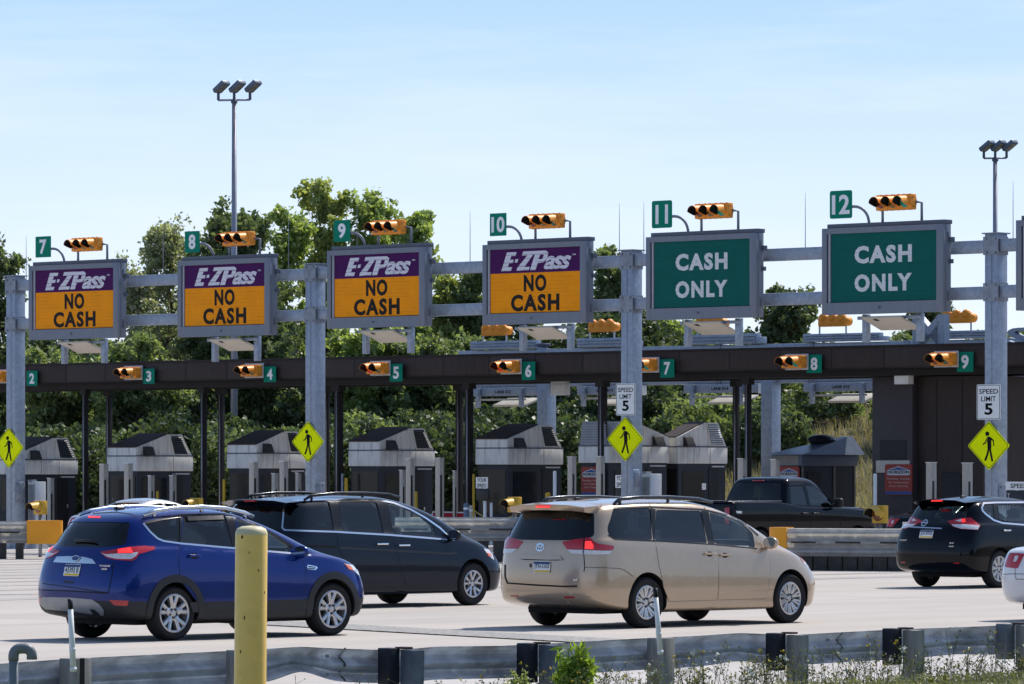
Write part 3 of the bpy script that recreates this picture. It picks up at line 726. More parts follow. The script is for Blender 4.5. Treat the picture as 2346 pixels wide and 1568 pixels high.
    for x in (1.13, 4.16):
        for s in (-1, 1): wheel_parts(c, x, s*.865, .352, .232, .235, 'multi', al, s)
    return c
# ---------------------------------------------------------------- dark blue-grey minivan
def dark_van():
    pt = paint('slate_paint', (.006,.010,.022), metal=.1, rough=.18, spec=.12, coat=.32)
    c = Car('minivan', 'dark slate minivan with bright window trim beyond the blue crossover', mpv_rings(), pt, (4.10,-.87), (1075,143.4), radians(46.5))
    q1 = KO([(590,180),(640,172),(932,163),(972,398),(595,380),(582,360)]); q2 = KO([(1003,166),(1298,170),(1358,418),(1048,402)]); q3 = KO([(1376,178),(1530,215),(1650,280),(1745,362),(1760,440),(1440,424)])
    S = [smoothpoly(c.trace(q), .05) for q in (q1, q2, q3)]
    rw = smoothpoly([(-.72,1.58),(0,1.6),(.72,1.58),(.78,1.24),(-.78,1.24)], .06); fw = [(-.78,1.17),(.78,1.17),(.66,1.62),(-.66,1.62)]
    open_windows(c, S, rw, fw, (1.10,4.10), .985, .39, .36, gh=8)
    close_body(c)
    for poly, g in zip(S, (TINT, TINT, CLEAR)): c.side('side_window', inset_poly(poly, -.012), g, -.006, both=True, thick=0)
    c.rear('rear_window', inset_poly(rw, -.02), TINT, -.005, thick=0); c.front('windscreen', inset_poly(fw, -.02), CLEAR, -.005, thick=0)
    c.look('window_pillar', KO([(934,163),(1001,166),(1046,402),(974,398)]), TRIM, .003, True); c.look('window_pillar', KO([(1300,170),(1374,178),(1438,424),(1360,418)]), TRIM, .003, True)
    c.line('window_trim', KO([(590,180),(600,168),(660,160),(930,152),(1330,160),(1430,178),(1560,228),(1680,295),(1790,372),(1890,466),(1700,450),(1400,426),(980,402),(590,388),(574,370),(590,180)]), .026, CHROME, .005)
    d1 = c.trace(KO([(985,410),(1405,432),(1430,560),(1430,880),(1120,870),(1020,560)])); d2 = c.trace(KO([(1412,433),(1820,464),(1855,580),(1880,640),(1870,760),(1850,890),(1437,882)]))
    for d, h in ((d1, (1338,495)), (d2, (1505,505))):
        dd = door(c, [(x, max(z, .34)) for x, z in d], pt, .006); handle(c, dd, KO([h])[0], CHROME, .25)
    c.line('slide_track', KO([(760,512),(1000,518)]), .03, SEAMM, .003)
    c.line('side_moulding', KO([(1012,524),(1300,540),(1600,556),(1850,570),(1915,566)]), .035, M('moulding', (.03,.03,.035), rough=.3), .008)
    bm = B(); prof = [(.10,0,1.70),(.12,.5,1.69),(.17,.74,1.655)]
    top = [bm.verts.new((x+.32, y, z+.02)) for x, y, z in [(a,-b,d) for a,b,d in prof[::-1]]+prof[1:]]; tip = [bm.verts.new((x, y, z)) for x, y, z in [(a,-b,d) for a,b,d in prof[::-1]]+prof[1:]]; bot = [bm.verts.new((x+.16, y*.97, z-.06)) for x, y, z in [(a,-b,d) for a,b,d in prof[::-1]]+prof[1:]]
    for a, b in ((top, tip), (tip, bot), (bot, top)):
        for i in range(4): bm.faces.new((a[i], a[i+1], b[i+1], b[i]))
    bmesh.ops.recalc_face_normals(bm, faces=bm.faces); spo = c.add('spoiler', bm, pt, angle=60)
    bm = B(); box(bm, .09, .13, -.12, .12, 1.672, 1.692); c.add('brake_light', bm, REDL, spo)
    rail_bar(c, [(.62,.68,1.70),(.78,.675,1.765),(1.3,.67,1.80),(1.9,.665,1.80),(2.5,.655,1.775),(2.75,.645,1.73)], .026, M('rail_black', (.02,.022,.026), rough=.22, metal=.4), (1,3))
    q = c.trace(KO([(425,100)]), '3d')[0]; bm = B(); box(bm, q.x-.1, q.x+.1, q.y-.04, q.y+.04, q.z-.02, q.z+.035, .03); c.add('aerial', bm, pt)
    mirror(c, 3.60, .93, 1.13, BLACK)
    c.look('headlamp', KO([(2125,530),(2165,540),(2195,580),(2205,620),(2160,580)]), CLRL, .006, True); c.look('indicator', KO([(2150,565),(2175,570),(2185,590),(2160,588)]), AMBL, .012, True)
    seats(c, (1.35, 2.2, 2.85), .62, zt=1.36); dash(c, 3.40, 3.95, .74, 1.09)
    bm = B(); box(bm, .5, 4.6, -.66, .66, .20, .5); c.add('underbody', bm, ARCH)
    al = M('alloy', (.5,.5,.52), rough=.28, metal=.75)
    for x in (1.10, 4.10):
        for s in (-1, 1): wheel_parts(c, x, s*.865, .345, .218, .225, 'split', al, s)
    return c
# ---------------------------------------------------------------- black crossover
def black_suv():
    pt = paint('black_paint', (.0015,.002,.005), metal=0, rough=.12, spec=.1, coat=.3)
    rg = suv_rings(); rg = [(r[0]+(.0 if i < 6 else .02), r[1]+.1, r[2], r[3], r[4], r[5]) for i, r in enumerate(rg)]
    c = Car('crossover_car', 'black crossover with chrome tailgate strip next to the guardrail', rg, pt, (.96,-.80), (2281,124.9), YAW)
    q1 = KR([(1280,350),(1370,335),(1385,490),(1320,445),(1278,400)]); q2 = KR([(1420,332),(1692,330),(1750,550),(1480,520),(1425,490)])
    s1, s2 = c.trace(q1), c.trace(q2)
    S = [smoothpoly(s1, .03), smoothpoly([(s2[0][0],s2[0][1]),(2.0,1.50),(2.12,1.12),(s2[4][0]+.02,s2[4][1])], .03), smoothpoly([(2.12,1.49),(2.55,1.42),(3.1,1.17),(3.05,1.09),(2.24,1.11)], .03)]
    rw = smoothpoly([(-.56,1.50),(.56,1.50),(.64,1.26),(.5,1.19),(-.5,1.19),(-.64,1.26)], .05); fw = [(-.70,1.15),(.70,1.15),(.58,1.50),(-.58,1.50)]
    open_windows(c, S, rw, fw, (.96,3.66), .92, .385, .36)
    close_body(c)
    for poly in S: c.side('side_window', inset_poly(poly, -.012), CLEAR, -.006, both=True, thick=0)
    c.rear('rear_window', inset_poly(rw, -.02), glass('light_tint', (.30,.36,.36)), -.005, thick=0); c.front('windscreen', inset_poly(fw, -.02), CLEAR, -.005, thick=0)
    c.look('window_pillar', KR([(1372,335),(1418,332),(1424,490),(1387,490)]), TRIM, .003, True)
    c.line('window_trim', KR([(1692,316),(1400,318),(1275,325),(1258,370),(1262,400),(1300,440),(1380,500),(1470,530),(1692,548)]), .03, CHROME, .005)
    c.side('door_gap', None, SEAMM, .002, faces=ribbon([(1.50,1.10),(1.48,.9),(1.36,.72),(1.40,.42)], .008), thick=0)
    c.look('tail_lamp', KR([(905,512),(1010,485),(1140,472),(1240,555),(1215,600),(1040,590),(960,565)]), REDL, .008, True)
    c.look('lamp_clear_lens', KR([(945,548),(1040,545),(1232,556),(1212,598),(1040,588),(965,565)]), CLRL, .013, True)
    c.look('lamp_clear_lens', KR([(985,508),(1040,490),(1060,492),(1040,520)]), CLRL, .013, True)
    c.look('lamp_lit_cell', KR([(1050,490),(1085,486),(1090,520),(1050,525)]), REDG, .014)
    c.look('chrome_strip', KR([(515,564),(845,580),(845,592),(515,576)]), CHROME, .010)
    q = c.trace(KR([(670,529)]), '3d')[0]
    e = c.rear('emblem', None, CHROME, .010, faces=ribbon([(-q.y+.06*cos(2*pi*k/24), q.z+.055*sin(2*pi*k/24)) for k in range(24)], .018, True), thick=.012)
    c.rear('emblem_bar', [(-q.y-.08,q.z-.012),(-q.y+.08,q.z-.012),(-q.y+.08,q.z+.012),(-q.y-.08,q.z+.012)], CHROME, .016, parent=e, thick=.012)
    plate(c, KR([(625,600),(768,605),(752,690),(610,682)]), 'JLH-9766')
    for u, tx, w in ((.27,'SV',.10),):
        qb = c.trace(KR([(950,735)]), '3d')[0]; bm = B(); text(bm, 'SV', -qb.y, qb.z, .10, .026, qb.x-.006, .005, .01); text(bm, 'AWD', -qb.y, qb.z-.06, .12, .026, qb.x-.022, .005, .01); c.add('badge_lettering', bm, CHROME)
    qb = c.trace(KR([(445,705)]), '3d')[0]; bm = B(); text(bm, 'ROGUE', -qb.y+.02, qb.z, .17, .026, qb.x-.012, .006, .01); c.add('badge_lettering', bm, CHROME)
    c.look('rear_reflector', KR([(965,936),(1028,936),(1022,950),(970,948)]), REDL, .005, True)
    c.line('panel_gap', KR([(415,770),(640,795),(960,800),(980,730)]), .010, SEAMM, .003)
    bm = B(); prof = [(.25,0,1.625),(.27,.42,1.61),(.33,.60,1.565)]; al_ = [(a,-b,d) for a,b,d in prof[::-1]]+prof[1:]
    top = [bm.verts.new((x+.35, y, z+.02)) for x, y, z in al_]; tip = [bm.verts.new((x-.03, y, z)) for x, y, z in al_]; bot = [bm.verts.new((x+.14, y*.97, z-.07)) for x, y, z in al_]
    for a, b in ((top, tip), (tip, bot), (bot, top)):
        for i in range(4): bm.faces.new((a[i], a[i+1], b[i+1], b[i]))
    bmesh.ops.recalc_face_normals(bm, faces=bm.faces); spo = c.add('spoiler', bm, pt, angle=60)
    bm = B(); box(bm, .21, .27, -.11, .11, 1.588, 1.606); c.add('brake_light', bm, REDG, spo)
    bm = B(); x, z = 1.0, 1.66; box(bm, x-.05, x+.1, -.03, .03, z-.02, z+.03, .02); tube(bm, [(x,0,z+.02),(x-.12,0,z+.17)], [.008,.004], 6); c.add('aerial', bm, BLACK)
    q = c.trace(KR([(1505,605)]), '3d')[0]; bm = B(); box(bm, q.x-.1, q.x+.12, q.y-.04, q.y-.01, q.z-.015, q.z+.015, .01); c.add('handle', bm, CHROME)
    mirror(c, 3.1, .84, 1.10, pt); seats(c, (1.25, 2.2), .62, zt=1.30); dash(c, 2.85, 3.35, .68, 1.06)
    bm = B(); box(bm, .5, 4.2, -.62, .62, .20, .5); c.add('underbody', bm, ARCH)
    al = M('wheel_cover', (.5,.5,.5), rough=.4, metal=.4)
    for x in (.96, 3.66):
        for s in (-1, 1): wheel_parts(c, x, s*.80, .352, .235, .225, 'cover', al, s)
    return c
# ---------------------------------------------------------------- saloon cars
def saloon(name, label, pt, anchor, img, yaw, lampshape=0, detail=True, z=0):
    c = Car(name, label, sedan_rings(), pt, anchor, img+(z,), yaw)
    S = [smoothpoly(q, .03) for q in ([(1.22,1.06),(1.55,1.31),(2.05,1.345),(2.12,.99+.03),(1.4,1.04)], [(2.20,1.015),(2.13,1.345),(2.55,1.32),(3.0,1.14),(3.22,.995)])]
    rw = smoothpoly([(-.50,1.35),(.50,1.35),(.62,1.14),(-.62,1.14)], .04); fw = [(-.66,1.03),(.66,1.03),(.5,1.36),(-.5,1.36)]
    open_windows(c, S, rw, fw, (1.05,3.80), .905, .36, .33, zf=.6, rear_depth=.75)
    close_body(c)
    for poly in S: c.side('side_window', inset_poly(poly, -.012), CLEAR, -.006, both=True, thick=0)
    c.rear('rear_window', inset_poly(rw, -.02), glass('light_tint', (.30,.36,.36)), -.005, thick=0); c.front('windscreen', inset_poly(fw, -.02), CLEAR, -.005, thick=0)
    for s in (-1, 1):
        lamp_ = [(s*u, zz) for u, zz in (((.50,.96),(.88,.97),(.90,.77),(.54,.75)) if lampshape == 0 else ((.42,.97),(.86,.98),(.88,.78),(.60,.76)))]
        dr = Vector((.8, s*-.6*-1, 0))
        t = c.add('tail_lamp', c.patch([smoothpoly([(u*.80-s*.05, zz) for u, zz in lamp_], .03)], (.8, s*.6, 0), .010, .05, .012), REDL)
        c.add('lamp_clear_lens', c.patch([smoothpoly([(s*(.60)*.8-s*.05,.93),(s*.68*.8-s*.05,.93),(s*.67*.8-s*.05,.84),(s*.60*.8-s*.05,.85)], .02)], (.8, s*.6, 0), .016, .05, .008), CLRL, t)
        hl = c.add('headlamp', c.patch([smoothpoly([(s*u,zz) for u, zz in ((.45,.66),(.78,.72),(.82,.62),(.5,.56))], .03)], (-1,0,0), .006, .06, .01), CLRL)
    c.rear('panel_gap', None, SEAMM, .003, faces=ribbon([(-.50,1.06),(-.49,.72),(-.46,.60),(.46,.60),(.49,.72),(.50,1.06)], .009), thick=0)
    c.rear('panel_gap', None, SEAMM, .003, faces=ribbon([(-.85,.66),(-.5,.675),(.5,.675),(.85,.66)], .008), thick=0)
    c.side('door_gap', None, SEAMM, .002, faces=ribbon([(2.16,1.0),(2.18,.6),(2.15,.32)], .008), thick=0); c.side('door_gap', None, SEAMM, .002, faces=ribbon([(3.24,.97),(3.28,.7),(3.2,.32)], .008), thick=0); c.side('door_gap', None, SEAMM, .002, faces=ribbon([(1.3,1.03),(1.35,.75),(1.5,.5),(1.55,.32)], .008), thick=0)
    bm = B(); flat(bm, rrect(.30,.15,.01,0,.82), .0, .006); pl = c.add('licence_plate', bm, WHITE); pl.location.x = c.bvh.ray_cast(Vector((-3,0,.82)), Vector((1,0,0)))[0].x-.006
    seats(c, (1.5, 2.3), .45, zt=1.10); mirror(c, 3.0, .84, 1.0, pt)
    bm = B(); box(bm, .4, 4.5, -.62, .62, .16, .45); c.add('underbody', bm, ARCH)
    al = M('alloy', (.5,.5,.52), rough=.28, metal=.75)
    for x in (1.05, 3.80):
        for s in (-1, 1): wheel_parts(c, x, s*.785, .325, .21, .215, 'split', al, s)
    return c
# ---------------------------------------------------------------- pickup
def pickup():
    pt = paint('black_truck_paint', (.0015,.0025,.006), metal=0, rough=.12, spec=.1, coat=.28)
    low = [(.3,5.3,.8,.2,.3,.48),(.05,5.75,.97,.2,.5,.55),(.0,5.85,1.0,.2,.55,.80),(.02,5.85,1.005,.2,.55,1.02),(.03,5.80,1.0,.2,.55,[(0,1.25),(2.2,1.25),(4.2,1.18),(5.8,1.05)]),
           (.04,5.70,.97,.15,.5,[(0,1.425),(2.05,1.425),(2.3,1.30),(4.3,1.27),(5.7,1.14)]),(.10,5.45,.92,.15,.5,[(0,1.435),(2.05,1.435),(2.4,1.32),(4.3,1.30),(5.4,1.25)]),(.4,5.1,.5,.1,.2,[(0,1.43),(2.05,1.43),(2.4,1.33),(5,1.30)])]
    c = Car('pickup_truck', 'black pickup truck with rear cab window passing behind the guardrail', low, pt, (2.05,-1.0), (1800,98.0), YAW, cat='pickup')
    bm = B(); box(bm, .15, 1.98, -.80, .80, .85, 2.0); cut(c.body, bm, M('bed_liner', (.02,.02,.022), rough=.7))
    cut(c.body, arches((1.15,4.75), 1.0, .44, .42), ARCH)
    close_body(c)
    cab = [(2.02,4.6,.97,.08,.5,1.18),(2.03,4.5,.965,.08,.5,[(2,1.32),(4.5,1.28)]),(2.08,4.08,.91,.10,.45,1.52),(2.20,3.6,.82,.12,.35,[(2,1.90),(3.5,1.87)]),(2.34,3.45,.70,.15,.3,[(2.3,1.99),(3,2.0),(3.4,1.955)]),(2.53,3.25,.3,.1,.1,[(2.3,2.01),(3,2.02),(3.3,1.985)])]
    k = Car.__new__(Car); k.rings = cab; k.root = c.root; k.Mw = c.Mw; k.Mi = c.Mi; k.eye = c.eye; k.paint = pt
    k.body = subdivided(loft(cab), 2); me = bake(k.body); k.body.modifiers.clear(); k.body.data = me; k.body.name = 'cab'; me.materials.append(pt)
    bm = B(); bm.from_mesh(me); k.bvh = BVHTree.FromBMesh(bm); bm.free()
    S = [smoothpoly(q, .03) for q in ([(2.32,1.36),(2.40,1.78),(2.88,1.80),(2.92,1.34)], [(3.02,1.33),(3.0,1.80),(3.32,1.78),(3.85,1.42),(3.85,1.32)])]
    rw = smoothpoly([(-.68,1.87),(.68,1.87),(.82,1.44),(-.82,1.44)], .06); fw = [(-.76,1.38),(.76,1.38),(.62,1.84),(-.62,1.84)]
    inner = [(r[0]+.08, r[1]-.12, r[2]-.07, r[3], r[4], ([(x, z-(.05 if i > 2 else 0)) for x, z in r[5]] if isinstance(r[5], list) else r[5])) for i, r in enumerate(cab)]
    o = subdivided(loft(inner), 1); me = bake(o); bpy.data.objects.remove(o); bm = B(); bm.from_mesh(me); cut(k.body, bm, INT)
    bm = B(); [prism(bm, [(x,-2,z) for x, z in poly], (0,4,0)) for poly in S]; cut(k.body, bm, TRIM)
    bm = B(); prism(bm, [(1.5,-u,z) for u, z in rw], (1.0,0,0)); prism(bm, [(3.1,-u,z) for u, z in fw], (3,0,0)); cut(k.body, bm, TRIM)
    close_body(k)
    k.side('side_window', inset_poly(S[0], -.012), TINT, -.006, both=True, thick=0); k.side('side_window', inset_poly(S[1], -.012), CLEAR, -.006, both=True, thick=0)
    k.rear('rear_window', inset_poly(rw, -.02), TINT, -.004, thick=0); k.front('windscreen', inset_poly(fw, -.02), CLEAR, -.005, thick=0)
    k.side('weather_shield', [(2.36,1.80),(2.9,1.82),(2.9,1.87),(2.4,1.85)], TRIM, .012); 
    bm = B(); box(bm, 2.22, 2.27, -.17, .17, 1.90, 1.925, .008); c.add('brake_light', bm, REDL)
    for pts in ([(2.10,1.40),(2.12,.9),(2.15,.6)], [(2.95,1.32),(2.97,.9),(2.95,.6)], [(4.05,1.28),(4.1,1.0),(4.05,.65)]):
        c.side('door_gap', None, SEAMM, .003, faces=ribbon(pts, .012), thick=0)
    for x in (2.75, 3.15):
        bm = B(); box(bm, x-.11, x+.11, -1.045, -1.01, 1.13, 1.165, .012); c.add('handle', bm, BLACK)
    for s in (-1, 1):
        bm = B(); box(bm, .06, 2.02, s*.86-.06, s*.86+.06, 1.425, 1.452, .012); c.add('bed_rail', bm, M('bed_rail', (.12,.12,.13), rough=.3, metal=.5))
        bm = B(); box(bm, -.01, .03, s*.93-.06, s*.93+.06, .92, 1.30, .015); c.add('tail_lamp', bm, REDL)
    bm = B(); box(bm, -.02, .06, -.85, .85, 1.425, 1.45, .01); c.add('tailgate_cap', bm, BLACK)
    c.look('badge', KR0([(235,345),(278,347),(276,365),(240,362)]), WHITE, .004)
    bm = B(); box(bm, 3.78, 3.92, -1.25, -1.02, 1.28, 1.50, .05); tube(bm, [(3.88,-.9,1.33),(3.86,-1.05,1.35)], .04, 8); c.add('wing_mirror', bm, BLACK)
    bm = B(); box(bm, 3.78, 3.92, 1.02, 1.25, 1.28, 1.50, .05); tube(bm, [(3.88,.9,1.33),(3.86,1.05,1.35)], .04, 8); c.add('wing_mirror', bm, BLACK)
    for x in (2.45, 3.15):
        for y in (-.42, .42):
            bm = B(); box(bm, x, x+.45, y-.25, y+.25, 1.0, 1.12, .04); box(bm, x-.08, x+.05, y-.25, y+.25, 1.1, 1.52, .05); box(bm, x-.08, x+.02, y-.13, y+.13, 1.55, 1.70, .03); obj('seat', bm, INT, c.root)
    al = M('alloy', (.5,.5,.52), rough=.28, metal=.75)
    for x in (1.15, 4.75):
        for s in (-1, 1): wheel_parts(c, x, s*.86, .40, .23, .26, 'split', al, s)
    return c
CARS = {}
CARS['blue'] = blue_suv(); CARS['beige'] = beige_van(); CARS['dark'] = dark_van(); CARS['black'] = black_suv(); CARS['truck'] = pickup()
CARS['white'] = saloon('saloon_car', 'white saloon with square red tail lamp entering at the edge of the road', paint('white_car_paint', (.74,.74,.75), metal=0, rough=.3), (.12,.80), (2293,159.5), YAW)
CARS['honda'] = saloon('saloon_car', 'black saloon waiting at the toll lane beyond the black crossover', paint('black_paint', (.006,.007,.011)), (.1,.80), (2024,93), YAW, 1)
CARS['silver'] = saloon('saloon_car', 'silver saloon whose roof shows over the blue crossover', paint('silver_paint', (.55,.56,.58), metal=.6), (2.0,-.6), (365,91.5), YAW, 1)
CARS['grey'] = saloon('saloon_car', 'blue grey saloon facing this way beside the red and white board', paint('bluegrey_paint', (.10,.14,.2), metal=.5), (4.3,.3), (985,72), YAW+pi, 1)
# ================================================================ toll plaza structures
WORDS = {2:'two',3:'three',4:'four',5:'five',6:'six',7:'seven',8:'eight',9:'nine',10:'ten',11:'eleven',12:'twelve'}
def at(x, off, z=0):
    q, p = GL(x, off); return Vector((q.x, q.y, z)), p
def W(x0, x1, off): return GS(x1, off)-GS(x0, off)
# ---- overhead sign gantry --------------------------------------------------
POSTX = (36, 722.5, 1447, 2282); OFFP = .62
g0, _ = at(36, OFFP)
gantry = thing('sign_gantry', 'galvanised steel gantry of square posts and twin beams carrying the six lane signs', 'gantry', g0, YAW)
GINV = (Matrix.Translation(g0) @ Matrix.Rotation(YAW, 4, 'Z')).inverted()
su = [GS(x, OFFP)-GS(36, OFFP) for x in POSTX]; su.append(su[3]+(su[3]-su[2]))
ztop = [7.50, 7.50, 7.52, 7.57, 7.6]
def beamz(u): k = u/su[3]; return (6.18+.06*k, 7.24+.06*k)
HB = .145; HP = .185
for i, (u, zt) in enumerate(zip(su[:4], ztop)):
    bm = B(); box(bm, -HP, HP, -u-HP, -u+HP, 0, zt, .012); box(bm, -.32, .32, -u-.32, -u+.32, 0, .03)
    po = obj('post', bm, STEEL, gantry)
    bm = B(); box(bm, -HP-.05, HP+.05, -u-HP-.05, -u+HP+.05, zt, zt+.03); obj('cap_plate', bm, STEELD, po)
    bm = B(); tube(bm, [(-HP-.004,-u-.02,0),(-HP-.004,-u-.02,zt-.05)], .006, 6); obj('weld_seam', bm, STEELD, po)
    for z in beamz(u):
        bm = B()
        box(bm, -HP-.022, -HP-.002, -u-HP-.03, -u+HP+.03, z-.21, z+.21); box(bm, -HP, HP, -u-HP-.022, -u-HP-.002, z-.21, z+.21); box(bm, -HP, HP, -u+HP+.002, -u+HP+.022, z-.21, z+.21)
        for a in (-.13, .13):
            for b_ in (-.16, .16):
                lathe(bm, [(0,0),(.025,0),(.025,.03),(0,.03)], 8, Matrix.Translation((-HP-.05, -u+a, z+b_)) @ Matrix.Rotation(pi/2, 4, 'Y'))
        obj('splice_plate', bm, STEELD, po)
    if i in (0, 1, 3):
        bm = B(); box(bm, -HP+.02, HP-.04, -u-HP-.03, -u-HP-.002, 1.25, 1.85, .01)
        for a in (-.09,.07):
            for b_ in (1.32,1.78): lathe(bm, [(0,0),(.03,0),(.03,.02),(0,.02)], 8, Matrix.Translation((a, -u-HP-.03, b_)) @ Matrix.Rotation(pi/2, 4, 'X'))
        obj('cover_plate', bm, STEELD, po)
for i in range(4):
    for k in (0, 1):
        u0, u1 = su[i]+HP+.022, su[i+1]-HP-.022; z = (beamz(su[i])[k]+beamz(su[i+1])[k])/2
        bm = B(); box(bm, -.15, .15, -u1, -u0, z-HB, z+HB, .02); obj('beam', bm, STEEL, gantry)
for x, y0, y1 in ((60,537,640),(374,520,600),(661,500,600),(818,440,560),(1077,484,590),(1419,466,567),(1475,463,567),(1845,441,562),(2321,415,545)):
    q, p = at(x, OFFP); l = GINV @ Vector((q.x,q.y,0)); zt, zb = ZY(y0, p), 7.38
    bm = B(); tube(bm, [(l.x,l.y,zb),(l.x,l.y,zb+.6*(zt-zb)),(l.x,l.y,zt)], [.011,.008,.004], 6); obj('lightning_rod', bm, STEELD, gantry)
# ---- parts shared by the signals ------------------------------------------
def signal_head(root, n, lit=(), backplate=False, sz=.36, postz=None):
    """horizontal signal head, n lenses in a row along u, faces local -x; origin at centre of its back"""
    wd = .345*n
    bm = B(); box(bm, -.16, .06, -wd/2, wd/2, -sz/2, sz/2, .02)
    for k in range(1, n): box(bm, -.163, .062, -wd/2+k*wd/n-.004, -wd/2+k*wd/n+.004, -sz/2+.01, sz/2-.01)
    for k in range(n):
        for s in (-1, 1):
            for dz in (-.09, .09): box(bm, -.10, -.06, wd/2-(k+.5)*wd/n+dz-.015, wd/2-(k+.5)*wd/n+dz+.015, s*sz/2-.012, s*sz/2+.012)
    obj('housing', bm, SIGNAL, root)
    bm = B(); lathe(bm, [(0,-.10),(.05,-.10),(.10,0),(.13,0)], 10, Matrix.Translation((-.05, -wd/2-.0, 0)) @ Matrix.Rotation(-pi/2, 4, 'X') @ Matrix.Scale(-1, 4, (0,0,1))); obj('end_cone', bm, SIGNAL, root)
    cols = {3: [(.16,.01,.015),(.20,.10,.01),(.0,.09,.06)], 2: [(.16,.008,.015),(.0,.09,.06)]}[n]
    for k in range(n):
        cy_ = wd/2-(k+.5)*wd/n
        T = Matrix.Translation((-.16, cy_, 0)) @ Matrix.Rotation(-pi/2, 4, 'Y')        # lathe z -> local -x
        bm = B(); r = .148; m = 20; rows = []
        for ang in range(m+1):
            a = radians(-35+250*ang/m)      # open below
            l = .30 if 0 <= a <= pi else .30-.24*abs(sin(a))/.6
            ca, sa = cos(a), sin(a)
            rows.append([bm.verts.new((-.16, cy_+r*ca, r*sa)), bm.verts.new((-.16-l, cy_+r*ca, r*sa-.02)), bm.verts.new((-.16-l, cy_+(r-.008)*ca, (r-.008)*sa-.02)), bm.verts.new((-.16, cy_+(r-.008)*ca, (r-.008)*sa))])
        for a_, b_ in zip(rows, rows[1:]):
            for j in range(3):
                f = bm.faces.new((a_[j], b_[j], b_[j+1], a_[j+1])); f.material_index = 1 if j == 2 else 0
        bmesh.ops.recalc_face_normals(bm, faces=bm.faces)
        v = obj('visor', bm, [SIGNAL, BLACK], root)
        bm = B(); lathe(bm, [(0,.035),(.06,.03),(.11,.015),(.135,0),(.135,-.02)], 20, T)
        c = cols[k]
        lm = lamp('lens_lit_%s' % ('red' if k == 0 else 'green'), (.75,.02,.02) if k == 0 else (.0,.22,.16), .15) if k in lit else M('lens_%d_%d' % (n, k), c, rough=.12, coat=1.0, var=.3, scale=40)
        obj('lens', bm, lm, root)
    if backplate:
        bm = B(); box(bm, .062, .09, -wd/2-.05, wd/2+.05, -sz/2-.045, sz/2+.045, .01); obj('back_plate', bm, M('frame_silver', (.42,.43,.44), rough=.4, metal=.4), root)
        bm = B(); box(bm, .09, .45, -wd/2+.02, wd/2-.02, -sz/2+.03, sz/2-.03, .01); obj('mount_box', bm, GREYD, root)
def plate_number(name, num, xl, xr, yt, yb, off, label, cat, group, rounded=False, digit_w=.62):
    xm = (xl+xr)/2; q, p = at(xm, off); w = W(xl, xr, off); h = (yb-yt)/p; zc = ZY((yt+yb)/2, p)
    t = thing(name, label, cat, (q.x, q.y, zc), YAW, group)
    bm = B(); o = rrect(w, h, .05 if rounded else .012); flat(bm, o, .0, .012, mi=0)
    box(bm, .002, .02, -w*.3, w*.3, -h*.35, -h*.30); box(bm, .002, .02, -w*.3, w*.3, h*.30, h*.35)
    obj('plate', bm, GREEN, t)
    bm = B(); s = str(num); dw = w*(.46 if len(s) == 1 else .80)
    if s == '11': dw = w*.62
    text(bm, s, 0, 0, dw, h*.70, -.013, .004, .035 if len(s) == 1 else .03); obj('lettering', bm, LETTER, t)
    return t, w, h
# ---- lane signs -------------------------------------------------------------
SIGNS = [  # lane, left col, right col, top row, bottom row (left edge), number plate, signal, lit
 (7, 65, 270.5, 610, 779.5, (82,117,542,590), (169,236,545.3,576), ()),
 (8, 406.5, 617, 598.6, 773, (424,457.7,530,579), (514,586,531.6,563.7), ()),
 (9, 748.6, 972, 575, 753.5, (765,803,504.7,554), (857,931,505.6,537.5), ()),
 (10, 1104.8, 1341.5, 561.7, 745.2, (1123,1160.5,489,541), (1216,1296,488.9,525.3), ()),
 (11, 1479.2, 1731, 544, 733.8, (1494,1540,460,522.8), (1597,1680,467,501), (2,)),
 (12, 1882.6, 2160.3, 524.6, 721.8, (1901.7,1952.5,437,501), (2011,2101,446.7,482), (2,)),
 (13, 2327, 2640, 505, 712, None, None, ())]
PURPLE = slatted('ezpass_purple', (.062,.006,.085), (.01,.002,.015), .095, .5)
ORANGE = slatted('sign_orange', (.95,.315,.003), (.45,.11,.002), .095, .6)
SGREEN = slatted('lane_green', (.001,.105,.088), (.001,.03,.02), .095, .5)
SWHITE = slatted('slat_white', (.66,.66,.72), (.10,.02,.12), .095, .85, thick=.14)
SWHITE2 = slatted('slat_white_green', (.66,.68,.70), (.05,.20,.17), .095, .5, thick=.08)
SBLACK = slatted('slat_black', (.016,.014,.014), (.12,.05,.01), .095, .6)
